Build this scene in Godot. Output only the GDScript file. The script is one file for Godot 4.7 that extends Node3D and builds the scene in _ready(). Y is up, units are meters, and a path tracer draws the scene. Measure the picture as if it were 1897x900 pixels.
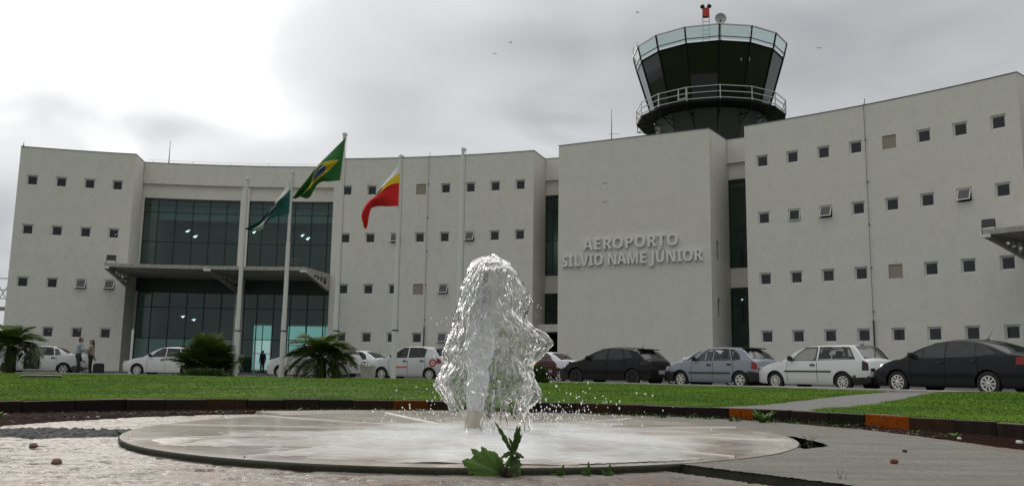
extends Node3D
# Airport terminal on a circular plan, control tower behind it, parked cars, a lawn with flag poles and a fountain in the foreground.
# y is up, metres; the plaza round the fountain is y = 0 and the camera stands at the origin of x and z.

const CEN := Vector2(-19.47, -7.16)      # centre of the terminal's arc (x, z)
const RF := 60.15                        # front of the wings
const RB := 63.05                        # front of the recessed bays
const ROOF := 17.15
const ROAD := 0.29
const KC := Vector2(-1.11, -7.96)        # centre of the kerb round the fountain plaza
const KR := 7.28
const SC := Vector2(-0.42, -9.74)        # inner edge of the soil strip
const SR := 5.44
const PC := Vector2(-0.47, -10.05)       # fountain plate
const PRX := 3.5
const PRZ := 4.02

var M := {}
var rng := RandomNumberGenerator.new()
var used := {}

# ---------------------------------------------------------------- mesh collector
class MB:
	var v := PackedVector3Array()
	var n := PackedVector3Array()
	var uv := PackedVector2Array()
	var c := PackedColorArray()
	var ix := PackedInt32Array()
	var col := Color(1, 1, 1)
	func vert(p: Vector3, nn: Vector3, t := Vector2.ZERO) -> int:
		v.append(p); n.append(nn); uv.append(t); c.append(col)
		return v.size() - 1
	func tri(a: Vector3, b: Vector3, d: Vector3) -> void:      # counter-clockwise seen from outside
		var nn := (b - a).cross(d - a).normalized()
		var k := vert(a, nn); vert(b, nn); vert(d, nn)
		ix.append(k); ix.append(k + 2); ix.append(k + 1)
	func quad(a: Vector3, b: Vector3, d: Vector3, e: Vector3) -> void:
		var nn := (b - a).cross(d - a)
		if nn.length_squared() < 1e-14:
			nn = (d - a).cross(e - a)
		nn = nn.normalized()
		var k := vert(a, nn, Vector2(0, 0)); vert(b, nn, Vector2(1, 0)); vert(d, nn, Vector2(1, 1)); vert(e, nn, Vector2(0, 1))
		ix.append_array(PackedInt32Array([k, k + 2, k + 1, k, k + 3, k + 2]))
	func box(t: Transform3D, s: Vector3) -> void:
		var h := s * 0.5
		var p := []
		for k in 8:
			p.append(t * Vector3(h.x if k & 1 else -h.x, h.y if k & 2 else -h.y, h.z if k & 4 else -h.z))
		quad(p[4], p[5], p[7], p[6]); quad(p[1], p[0], p[2], p[3]); quad(p[5], p[1], p[3], p[7])
		quad(p[0], p[4], p[6], p[2]); quad(p[6], p[7], p[3], p[2]); quad(p[0], p[1], p[5], p[4])
	func bx(at: Vector3, s: Vector3) -> void:
		box(Transform3D(Basis(), at), s)
	func bar(a: Vector3, b: Vector3, w: float, d: float) -> void:
		var z := (b - a).normalized()
		var x := Vector3.UP.cross(z)
		x = Vector3.RIGHT if x.length() < 0.01 else x.normalized()
		box(Transform3D(Basis(x, z.cross(x), z), (a + b) * 0.5), Vector3(w, d, a.distance_to(b)))
	func grid(p: PackedVector3Array, nu: int, nv: int, wrap := false, uvs := PackedVector2Array(), cols := PackedColorArray()) -> void:
		# p[j * nu + i]; normals are smooth, outside is where du x dv points
		var base := v.size()
		var acc := PackedVector3Array()
		acc.resize(nu * nv)
		var lim := nu if wrap else nu - 1
		for j in nv - 1:
			for i in lim:
				var i2 := (i + 1) % nu
				var a := j * nu + i
				var b := j * nu + i2
				var d := (j + 1) * nu + i2
				var e := (j + 1) * nu + i
				var nn := (p[d] - p[a]).cross(p[e] - p[b])
				acc[a] += nn; acc[b] += nn; acc[d] += nn; acc[e] += nn
				ix.append(base + a); ix.append(base + d); ix.append(base + b)
				ix.append(base + a); ix.append(base + e); ix.append(base + d)
		for k in nu * nv:
			acc[k] = acc[k].normalized()
		v.append_array(p); n.append_array(acc)
		if uvs.size() == nu * nv:
			uv.append_array(uvs)
		else:
			var u0 := PackedVector2Array(); u0.resize(nu * nv); uv.append_array(u0)
		if cols.size() == nu * nv:
			c.append_array(cols)
		else:
			var c0 := PackedColorArray(); c0.resize(nu * nv); c0.fill(col); c.append_array(c0)
	func tube(pts: Array, rad: Array, sides := 8, caps := true) -> void:
		var p := PackedVector3Array()
		var m := pts.size()
		var side := Vector3.ZERO
		for j in m:
			var t: Vector3 = (pts[min(j + 1, m - 1)] - pts[max(j - 1, 0)]).normalized()
			if side == Vector3.ZERO:
				side = (Vector3.UP if absf(t.y) < 0.9 else Vector3.RIGHT).cross(t).normalized()
			side = (side - t * side.dot(t)).normalized()
			var up := t.cross(side)
			for i in sides:
				var a := TAU * i / sides
				p.append(pts[j] + (side * cos(a) + up * sin(a)) * rad[min(j, rad.size() - 1)])
		grid(p, sides, m, true)
		if caps:
			for e in [0, m - 1]:
				for i in range(1, sides - 1):
					if e == 0: tri(p[0], p[i + 1], p[i])
					else: tri(p[e * sides], p[e * sides + i], p[e * sides + i + 1])
	func lathe(prof: Array, sides: int, t := Transform3D()) -> void:   # profile of (r, y), bottom to top for an outside that faces outwards
		var p := PackedVector3Array()
		for q in prof:
			for i in sides:
				var a := -TAU * i / sides
				p.append(t * Vector3(q.x * cos(a), q.y, q.x * sin(a)))
		grid(p, sides, prof.size(), true)
	func prism(poly: PackedVector2Array, t: Transform3D, depth: float) -> void:   # poly in x, y, drawn out along z
		if Geometry2D.is_polygon_clockwise(poly) :
			poly.reverse()
		var m := poly.size()
		var id := Geometry2D.triangulate_polygon(poly)
		for k in range(0, id.size(), 3):
			var q := []
			for e in 3: q.append(Vector3(poly[id[k + e]].x, poly[id[k + e]].y, 0))
			if (q[1] - q[0]).cross(q[2] - q[0]).z < 0:
				var s = q[1]; q[1] = q[2]; q[2] = s
			var o := Vector3(0, 0, depth * 0.5)
			tri(t * (q[0] + o), t * (q[1] + o), t * (q[2] + o))
			tri(t * (q[0] - o), t * (q[2] - o), t * (q[1] - o))
		var area := 0.0
		for k in m: area += poly[k].cross(poly[(k + 1) % m])
		for k in m:
			var a := poly[k]
			var b := poly[(k + 1) % m]
			if area < 0:
				var s := a; a = b; b = s
			var h := depth * 0.5
			quad(t * Vector3(a.x, a.y, h), t * Vector3(a.x, a.y, -h), t * Vector3(b.x, b.y, -h), t * Vector3(b.x, b.y, h))
	func mesh() -> ArrayMesh:
		var a := []
		a.resize(Mesh.ARRAY_MAX)
		a[Mesh.ARRAY_VERTEX] = v; a[Mesh.ARRAY_NORMAL] = n; a[Mesh.ARRAY_TEX_UV] = uv; a[Mesh.ARRAY_COLOR] = c; a[Mesh.ARRAY_INDEX] = ix
		var m := ArrayMesh.new()
		if v.size() > 0:
			m.add_surface_from_arrays(Mesh.PRIMITIVE_TRIANGLES, a)
		return m

# ---------------------------------------------------------------- nodes
func numbered(called: String) -> String:
	if not used.has(called):
		used[called] = 0
		return called
	used[called] += 1
	return "%s_%03d" % [called, used[called]]

func part(parent: Node, called: String, mesh: Mesh, m: Material, t := Transform3D()) -> MeshInstance3D:
	var o := MeshInstance3D.new()
	o.name = called
	o.mesh = mesh
	o.material_override = m
	o.transform = t
	parent.add_child(o, true)
	return o

func thing(called: String, label: String, category: String, at := Vector3.ZERO, turn := 0.0, group := "") -> Node3D:
	var o := Node3D.new()
	o.name = numbered(called)
	add_child(o, true)
	o.position = at
	o.rotation.y = turn
	tag(o, label, category, group)
	return o

func tag(o: Node, label: String, category: String, group := "") -> void:
	o.set_meta("label", label); o.set_meta("category", category)
	if group != "": o.set_meta("group", group)

func struct(called: String, mesh: Mesh, m: Material, label := "") -> MeshInstance3D:
	var o := part(self, numbered(called), mesh, m)
	o.set_meta("kind", "structure")
	if label != "": o.set_meta("label", label)
	return o

func off(base: Vector3) -> Transform3D:
	return Transform3D(Basis(), -base)

# ---------------------------------------------------------------- materials
func lin(r: float, g: float, b: float, a := 1.0) -> Color:
	var k := Color(r, g, b).linear_to_srgb()
	k.a = a
	return k

func mat(called: String, k: Color, rough := 0.7, metal := 0.0) -> StandardMaterial3D:
	var m := StandardMaterial3D.new()
	m.resource_name = called
	m.albedo_color = k
	m.roughness = rough
	m.metallic = metal
	M[called] = m
	return m

func noise(s: int, f: float, oct := 4, kind := FastNoiseLite.TYPE_SIMPLEX_SMOOTH) -> FastNoiseLite:
	var q := FastNoiseLite.new()
	q.seed = s; q.frequency = f; q.noise_type = kind; q.fractal_octaves = oct
	return q

func ntex(s: int, f: float, stops: Array, oct := 5, size := 512, w := 0) -> NoiseTexture2D:
	var t := NoiseTexture2D.new()
	t.width = w if w > 0 else size; t.height = size
	t.seamless = true
	t.generate_mipmaps = false
	t.noise = noise(s, f, oct)
	if stops.size():
		var g := Gradient.new()
		var offs := PackedFloat32Array()
		var cols := PackedColorArray()
		for q in stops:
			offs.append(q[0]); cols.append(q[1])
		g.offsets = offs; g.colors = cols
		t.color_ramp = g
	return t

func grey(x: float) -> Color:
	return lin(x, x, x)

func tri(m: StandardMaterial3D, sc: Vector3) -> void:
	m.uv1_triplanar = true; m.uv1_world_triplanar = true; m.uv1_scale = sc

func materials() -> void:
	# painted render of the terminal: grey white, faint streaks that the rain left, a fine grain
	var w := mat("painted_render", lin(0.66, 0.645, 0.595), 0.85)
	w.albedo_texture = ntex(3, 0.012, [[0.0, lin(0.88, 0.88, 0.86)], [0.45, lin(0.96, 0.96, 0.95)], [1.0, lin(1, 1, 1)]], 6)
	tri(w, Vector3(0.16, 0.10, 0.16))
	w.heightmap_enabled = true; w.heightmap_scale = 0.4; w.heightmap_texture = ntex(4, 0.06, [], 5)
	var dt := ntex(9, 0.03, [[0.0, Color(0.92, 0.91, 0.89)], [0.4, Color(0.985, 0.985, 0.98)], [1.0, Color(1, 1, 1)]], 5)
	w.detail_enabled = true; w.detail_blend_mode = BaseMaterial3D.BLEND_MODE_MUL; w.detail_albedo = dt
	w.uv2_triplanar = true; w.uv2_world_triplanar = true; w.uv2_scale = Vector3(0.5, 0.12, 0.5); w.detail_uv_layer = BaseMaterial3D.DETAIL_UV_2
	var cc := mat("raw_concrete", lin(0.42, 0.405, 0.37), 0.9)
	cc.albedo_texture = ntex(5, 0.02, [[0.0, lin(0.45, 0.44, 0.42)], [0.4, lin(0.8, 0.8, 0.78)], [1.0, lin(1, 1, 1)]], 6)
	tri(cc, Vector3(0.25, 0.25, 0.25))
	mat("inner_plaster", lin(0.30, 0.32, 0.31), 0.9)
	mat("inner_dark", lin(0.12, 0.13, 0.13), 0.9)
	mat("coping_metal", lin(0.10, 0.105, 0.11), 0.5, 0.6)
	mat("white_aluminium", lin(0.62, 0.62, 0.59), 0.45)
	mat("letter_metal", lin(0.70, 0.70, 0.68), 0.45)
	mat("dark_mullion", lin(0.012, 0.018, 0.018), 0.45)
	var vp := mat("beige_panel", lin(0.32, 0.28, 0.22), 0.8)
	vp.albedo_texture = ntex(15, 0.05, [[0.0, grey(0.75)], [1.0, grey(1)]]); tri(vp, Vector3(0.5, 0.5, 0.5))
	var g := mat("green_glass", lin(0.42, 0.66, 0.62, 0.0), 0.02)
	g.refraction_enabled = true; g.refraction_scale = 0.05
	var gf := mat("filmed_glass", lin(0.26, 0.46, 0.43, 0.7), 0.2)
	gf.transparency = BaseMaterial3D.TRANSPARENCY_ALPHA
	var gd := mat("window_glass", lin(0.010, 0.012, 0.013, 0.8), 0.03)
	gd.transparency = BaseMaterial3D.TRANSPARENCY_ALPHA
	var gt := mat("tower_glass", lin(0.004, 0.006, 0.006, 0.8), 0.03)
	gt.transparency = BaseMaterial3D.TRANSPARENCY_ALPHA
	var gp := mat("parapet_glass", lin(0.45, 0.75, 0.74, 0.32), 0.05)
	gp.transparency = BaseMaterial3D.TRANSPARENCY_ALPHA
	mat("tower_panel", lin(0.016, 0.022, 0.018), 0.35)
	mat("tower_dark", lin(0.010, 0.011, 0.011), 0.5).metallic_specular = 0.15
	mat("galvanised", lin(0.42, 0.43, 0.43), 0.45, 0.4)
	mat("red_paint", lin(0.45, 0.03, 0.02), 0.5)
	mat("black_plastic", lin(0.012, 0.012, 0.013), 0.55)
	mat("rubber", lin(0.015, 0.015, 0.015), 0.85)
	mat("grey_plastic", lin(0.08, 0.08, 0.08), 0.6)
	mat("seat_cloth", lin(0.05, 0.05, 0.055), 0.95)
	mat("wheel_silver", lin(0.60, 0.585, 0.54), 0.45, 0.1)
	mat("wheel_dark", lin(0.02, 0.02, 0.02), 0.5, 0.3)
	mat("red_lens", lin(0.22, 0.008, 0.008), 0.12)
	mat("dark_lens", lin(0.03, 0.006, 0.006), 0.12)
	mat("clear_lens", lin(0.55, 0.56, 0.57), 0.1, 0.3)
	mat("plate_grey", lin(0.35, 0.35, 0.35), 0.5)
	var lm := mat("lamp_glow", lin(0.9, 0.9, 0.9), 0.5)
	lm.emission_enabled = true; lm.emission = Color(0.95, 1.0, 0.97); lm.emission_energy_multiplier = 1.6
	# ground
	var asph := mat("asphalt", lin(0.075, 0.074, 0.072), 0.55)
	asph.albedo_texture = ntex(21, 0.02, [[0.0, grey(0.55)], [0.5, grey(0.85)], [1.0, grey(1)]], 6); tri(asph, Vector3(0.2, 0.2, 0.2))
	asph.heightmap_enabled = true; asph.heightmap_scale = 0.6; asph.heightmap_texture = ntex(22, 0.2, [], 3)
	var sw := mat("sidewalk_concrete", lin(0.36, 0.34, 0.30), 0.7)
	sw.albedo_texture = ntex(23, 0.03, [[0.0, grey(0.55)], [0.5, grey(0.9)], [1.0, grey(1)]], 6); tri(sw, Vector3(0.3, 0.3, 0.3))
	var pth := mat("path_concrete", lin(0.15, 0.148, 0.14), 0.75)
	pth.albedo_texture = ntex(24, 0.03, [[0.0, grey(0.7)], [1.0, grey(1)]], 6); tri(pth, Vector3(0.5, 0.5, 0.5))
	var gr := mat("turf", lin(0.070, 0.125, 0.012), 0.95)
	gr.albedo_texture = ntex(25, 0.02, [[0.0, lin(0.5, 0.55, 0.5)], [0.5, lin(0.85, 0.85, 0.8)], [1.0, lin(1, 1, 1)]], 6); tri(gr, Vector3(0.25, 0.25, 0.25))
	var soil := mat("red_soil", lin(0.026, 0.013, 0.009), 0.95)
	soil.metallic_specular = 0.1
	soil.albedo_texture = ntex(26, 0.05, [[0.0, grey(0.35)], [0.5, grey(0.7)], [1.0, grey(1)]], 6); tri(soil, Vector3(0.9, 0.9, 0.9))
	for a in [["wet_pavement", 0.66, 27], ["slab_concrete", 0.62, 28]]:
		var pv := mat(a[0], Color(1, 1, 1), a[1])
		pv.vertex_color_use_as_albedo = true
		pv.metallic_specular = 0.42
		pv.albedo_texture = ntex(a[2], 0.04, [[0.0, grey(0.5)], [0.4, grey(0.85)], [1.0, grey(1)]], 6); tri(pv, Vector3(0.8, 0.8, 0.8))
		pv.roughness_texture = ntex(a[2] + 5, 0.03, [[0.0, Color(0.55, 0.55, 0.55)], [1.0, Color(1, 1, 1)]], 5)
		pv.heightmap_enabled = true; pv.heightmap_scale = 1.3; pv.heightmap_texture = ntex(a[2] + 9, 0.2, [], 4)
	mat("crumbs", Color(1, 1, 1), 0.9).vertex_color_use_as_albedo = true
	mat("rubble_asphalt", lin(0.05, 0.051, 0.053), 0.85).metallic_specular = 0.25
	var pl := mat("plate_paint", Color(1, 1, 1), 0.16)
	pl.vertex_color_use_as_albedo = true
	pl.albedo_texture = ntex(41, 0.015, [[0.0, lin(0.72, 0.68, 0.64)], [0.5, lin(0.9, 0.88, 0.86)], [1.0, lin(1, 1, 1)]], 6); tri(pl, Vector3(0.35, 0.35, 0.35))
	mat("mossy_rim", lin(0.06, 0.058, 0.04), 0.8).albedo_texture = ntex(43, 0.04, [[0.0, lin(0.2, 0.2, 0.2)], [0.5, lin(0.6, 0.7, 0.45)], [1.0, lin(1, 1, 1)]], 5)
	tri(M.mossy_rim, Vector3(2, 2, 2))
	var kb := mat("kerb_stone", Color(1, 1, 1), 0.9)
	kb.metallic_specular = 0.15
	kb.vertex_color_use_as_albedo = true
	kb.albedo_texture = ntex(44, 0.04, [[0.0, grey(0.3)], [0.45, grey(0.7)], [1.0, grey(1)]], 6); tri(kb, Vector3(1.3, 1.3, 1.3))
	var wt := mat("water", lin(1, 1, 1, 0.0), 0.0)
	wt.refraction_enabled = true; wt.refraction_scale = 0.033
	var wc := mat("aerated_water", lin(0.98, 0.99, 0.99, 0.45), 0.10)
	wc.refraction_enabled = true; wc.refraction_scale = 0.033
	mat("foam", Color(1, 1, 1), 0.22).vertex_color_use_as_albedo = true
	mat("mortar", lin(0.6, 0.58, 0.54), 0.5)
	mat("nozzle", lin(0.55, 0.50, 0.40), 0.35)
	mat("pole_paint", lin(0.60, 0.60, 0.58), 0.55)
	for a in [["palm_leaf", lin(0.055, 0.085, 0.025)], ["palm_tip", lin(0.10, 0.14, 0.035)], ["bush_leaf", lin(0.05, 0.085, 0.028)], ["weed_leaf", lin(0.07, 0.14, 0.02)], ["dark_weed", lin(0.04, 0.08, 0.015)], ["grass_blade", lin(0.120, 0.225, 0.012)]]:
		var lf := mat(a[0], a[1], 0.55)
		lf.backlight_enabled = true; lf.backlight = Color(0.5, 0.6, 0.2)
		lf.vertex_color_use_as_albedo = true
		lf.metallic_specular = 0.25 if a[0] == "grass_blade" else 0.4
	var bk := mat("palm_bark", lin(0.07, 0.05, 0.035), 0.95)
	bk.albedo_texture = ntex(51, 0.06, [[0.0, grey(0.3)], [1.0, grey(1)]], 4); tri(bk, Vector3(2, 2, 2))

# ---------------------------------------------------------------- the arc
func pt(phi: float, r: float, y: float) -> Vector3:
	var a := deg_to_rad(phi)
	return Vector3(CEN.x + r * sin(a), y, CEN.y - r * cos(a))

func place(phi: float, r: float, y: float) -> Transform3D:    # x along the facade, z towards its centre
	return Transform3D(Basis(Vector3.UP, -deg_to_rad(phi)), pt(phi, r, y))

func arc_wall(b: MB, r: float, th: float, p0: float, p1: float, y0: float, y1: float, holes: Array, step := 1.0) -> void:
	var ps := [p0, p1]
	var ys := [y0, y1]
	for h in holes:
		ps.append(h[0]); ps.append(h[1]); ys.append(h[2]); ys.append(h[3])
	var k := ceili((p1 - p0) / step)
	for i in range(1, k):
		ps.append(p0 + (p1 - p0) * i / k)
	ps.sort(); ys.sort()
	var P := []
	var Y := []
	for q in ps:
		if P.is_empty() or q - P[-1] > 0.0005: P.append(q)
	for q in ys:
		if Y.is_empty() or q - Y[-1] > 0.0005: Y.append(q)
	var rb := r + th
	for i in P.size() - 1:
		for j in Y.size() - 1:
			var pm: float = (P[i] + P[i + 1]) * 0.5
			var ym: float = (Y[j] + Y[j + 1]) * 0.5
			var open := false
			for h in holes:
				if pm > h[0] and pm < h[1] and ym > h[2] and ym < h[3]:
					open = true
					break
			if open: continue
			b.quad(pt(P[i], r, Y[j]), pt(P[i + 1], r, Y[j]), pt(P[i + 1], r, Y[j + 1]), pt(P[i], r, Y[j + 1]))
			b.quad(pt(P[i + 1], rb, Y[j]), pt(P[i], rb, Y[j]), pt(P[i], rb, Y[j + 1]), pt(P[i + 1], rb, Y[j + 1]))
		b.quad(pt(P[i], r, y1), pt(P[i + 1], r, y1), pt(P[i + 1], rb, y1), pt(P[i], rb, y1))
		b.quad(pt(P[i], rb, y0), pt(P[i + 1], rb, y0), pt(P[i + 1], r, y0), pt(P[i], r, y0))
	b.quad(pt(p0, rb, y0), pt(p0, r, y0), pt(p0, r, y1), pt(p0, rb, y1))
	b.quad(pt(p1, r, y0), pt(p1, rb, y0), pt(p1, rb, y1), pt(p1, r, y1))
	for h in holes:
		b.quad(pt(h[0], r, h[2]), pt(h[0], rb, h[2]), pt(h[0], rb, h[3]), pt(h[0], r, h[3]))
		b.quad(pt(h[1], rb, h[2]), pt(h[1], r, h[2]), pt(h[1], r, h[3]), pt(h[1], rb, h[3]))
		b.quad(pt(h[0], r, h[2]), pt(h[1], r, h[2]), pt(h[1], rb, h[2]), pt(h[0], rb, h[2]))
		b.quad(pt(h[0], rb, h[3]), pt(h[1], rb, h[3]), pt(h[1], r, h[3]), pt(h[0], r, h[3]))

func arc_slab(b: MB, r0: float, r1: float, p0: float, p1: float, y0: float, y1: float) -> void:
	arc_wall(b, r0, r1 - r0, p0, p1, y0, y1, [], 1.5)

# ================================================================ scene
func _ready() -> void:
	rng.seed = 7
	# camera: 1620 px focal length on a 900 px high picture, tilted up, rolled a little
	var th := atan(242.0 / 1620.0)
	var roll := 0.015
	var fwd := Vector3(0, sin(th), -cos(th))
	var u0 := Vector3.RIGHT.cross(fwd)
	var rt := Vector3.RIGHT * cos(roll) + u0 * sin(roll)
	var up := -Vector3.RIGHT * sin(roll) + u0 * cos(roll)
	var cam := Camera3D.new()
	cam.name = "camera"
	cam.fov = rad_to_deg(2.0 * atan(450.0 / 1620.0))
	cam.transform = Transform3D(Basis(rt, up, -fwd), Vector3(0, 0.68, 0))
	cam.near = 0.1
	cam.far = 5000.0
	add_child(cam)
	cam.current = true
	# sky and sun
	var env := Environment.new()
	env.background_mode = Environment.BG_SKY
	env.tonemap_mode = Environment.TONE_MAPPER_LINEAR
	env.tonemap_exposure = 1.0
	env.sdfgi_enabled = true; env.ssao_enabled = true; env.ssil_enabled = true
	var sun_dir := Vector3(sin(deg_to_rad(-27.0)) * cos(deg_to_rad(24.0)), sin(deg_to_rad(24.0)), -cos(deg_to_rad(-27.0)) * cos(deg_to_rad(24.0)))
	var sk := Sky.new()
	var pm := PanoramaSkyMaterial.new()
	pm.panorama = sky_image(sun_dir)
	sk.sky_material = pm
	env.sky = sk
	var we := WorldEnvironment.new()
	we.name = "world_environment"
	we.environment = env
	add_child(we)
	var sun := DirectionalLight3D.new()
	sun.name = "sun"
	sun.light_energy = 0.35
	sun.light_angular_distance = 14.0
	sun.light_color = Color(1.0, 0.97, 0.92)
	sun.shadow_enabled = true
	add_child(sun)
	sun.look_at_from_position(sun_dir * 100.0, Vector3.ZERO, Vector3.UP)
	materials()
	grounds()
	terminal()
	tower()
	cars()
	fountain()
	greenery()
	flags()
	people()
	small_things()

# ---------------------------------------------------------------- overcast sky, brightest where the sun stands behind thin cloud
func sky_image(sun: Vector3) -> ImageTexture:
	var w := 2048
	var h := 1024
	var im := Image.create(w, h, false, Image.FORMAT_RGBF)
	im.fill(Color(0.33, 0.34, 0.35))
	var n1 := noise(101, 1.6, 5)
	var n2 := noise(102, 4.5, 4)
	var n3 := noise(103, 1.1, 3)
	var blobs := []                                   # [azimuth, elevation, width, height, brightness] of single clouds, degrees
	for a in BLOBS:
		blobs.append(a)
	for j in h / 2:
		var el := (0.5 - (j + 0.5) / h) * PI
		var y := sin(el)
		var ce := cos(el)
		var eld := rad_to_deg(el)
		for i in w:
			var az := wrapf((i + 0.5) / w * TAU, -PI, PI)          # 0 looks along -z, positive to +x
			var d := Vector3(sin(az) * ce, y, -cos(az) * ce)
			# clouds lie on a layer: perspective flattens them towards the horizon
			var q := Vector3(d.x, d.y * 2.2, d.z) * (1.0 / (0.55 + y))
			var wv := n3.get_noise_3dv(q) * 0.6
			var cl := n1.get_noise_3d(q.x + wv, q.y, q.z + wv)
			var fine := n2.get_noise_3d(q.x - wv, q.y, q.z)
			var b := 0.355 + 0.09 * cl + 0.034 * fine
			var ang := rad_to_deg(acos(clampf(d.dot(sun), -1, 1)))
			var edge := ang + 5.0 * cl + 3.0 * fine
			b *= 1.0 + 0.33 * (1.0 + d.dot(sun))                # thin cloud: brighter towards the sun all round
			b *= 1.0 + 1.9 * smoothstep(0.35, 1.0, y)          # an overcast sky is brightest overhead
			b += 1.25 * exp(-pow(maxf(edge, 0.0) / 9.0, 2.4)) + 0.22 * exp(-pow(ang / 20.0, 2.0))
			var azd := rad_to_deg(az)
			if absf(azd) < 50.0 and eld < 40.0:
				for e in blobs:
					var gx: float = (azd - e[0] + 6.0 * wv + 1.2 * fine) / e[2]
					var gy: float = (eld - e[1] + 2.5 * wv + 0.8 * fine) / e[3]
					var g2 := gx * gx + gy * gy
					if g2 < 6.0:
						b *= 1.0 + e[4] * exp(-g2)
			b = clampf(b, 0.2, 2.4)
			var blue := clampf(1.0 - (b - 0.3) * 1.3, 0.0, 1.0)
			im.set_pixel(i, j, Color(b * (1.0 - 0.045 * blue), b * (1.0 - 0.008 * blue), b * (1.0 + 0.05 * blue)))
	return ImageTexture.create_from_image(im)

const BLOBS := [[-28.0, 15.5, 6.5, 2.0, -0.30], [-22.0, 15.0, 5.0, 1.6, -0.22], [-16.0, 16.0, 4.0, 2.2, 0.42], [-31.0, 17.0, 2.2, 0.7, 0.35],
	[-9.0, 17.0, 5.0, 2.2, -0.12], [2.0, 21.5, 7.0, 1.7, -0.22], [4.0, 17.4, 4.5, 0.6, -0.16], [5.0, 14.8, 4.0, 1.4, 0.12], [22.0, 20.0, 8.0, 3.0, -0.08], [-31.0, 8.0, 2.0, 3.0, -0.25]]

# ================================================================ ground
func lawn_y(x: float, z: float) -> float:
	var d := Vector2(x, z).distance_to(KC) - KR
	var t := clampf(d / 18.0, 0.0, 1.0)
	var y := 0.205 + 0.16 * t * t * (3.0 - 2.0 * t)
	y += 0.11 * exp(-((x - 11.0) * (x - 11.0) + (z + 19.5) * (z + 19.5)) / 9.0) * clampf(d, 0, 1)
	return y + 0.02 * sin(x * 0.7 + 1.3) * cos(z * 0.45) * clampf(d * 0.5, 0, 1)

const PATH_A := Vector2(3.6, -13.1)
const PATH_D := Vector2(0.58, -0.815)
func on_path(x: float, z: float) -> float:       # distance from the path's middle line
	var q := Vector2(x, z) - PATH_A
	return absf(q.x * PATH_D.y - q.y * PATH_D.x) if q.dot(PATH_D) > -2.0 else 99.0

func ray_circle(o: Vector2, d: Vector2, c: Vector2, r: float) -> float:
	var q := o - c
	var b := q.dot(d)
	return -b + sqrt(maxf(b * b - q.dot(q) + r * r, 0.0))

func flat_ring(b: MB, c: Vector2, r0: float, r1: float, y: float, a0: float, a1: float, n: int, rings := 1) -> void:
	var p := PackedVector3Array()
	for j in rings + 1:
		var r := lerpf(r1, r0, float(j) / rings)
		for i in n + 1:
			var a := deg_to_rad(lerpf(a0, a1, float(i) / n))
			p.append(Vector3(c.x + r * sin(a), y, c.y - r * cos(a)))
	# outside is up
	var q := PackedVector3Array()
	for j in rings + 1:
		for i in n + 1:
			q.append(p[(rings - j) * (n + 1) + i])
	var m := MB.new()
	b.grid(q if _up(q, n + 1) else p, n + 1, rings + 1)

func _up(q: PackedVector3Array, nu: int) -> bool:
	return (q[nu + 1] - q[0]).cross(q[nu] - q[1]).y > 0

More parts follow.
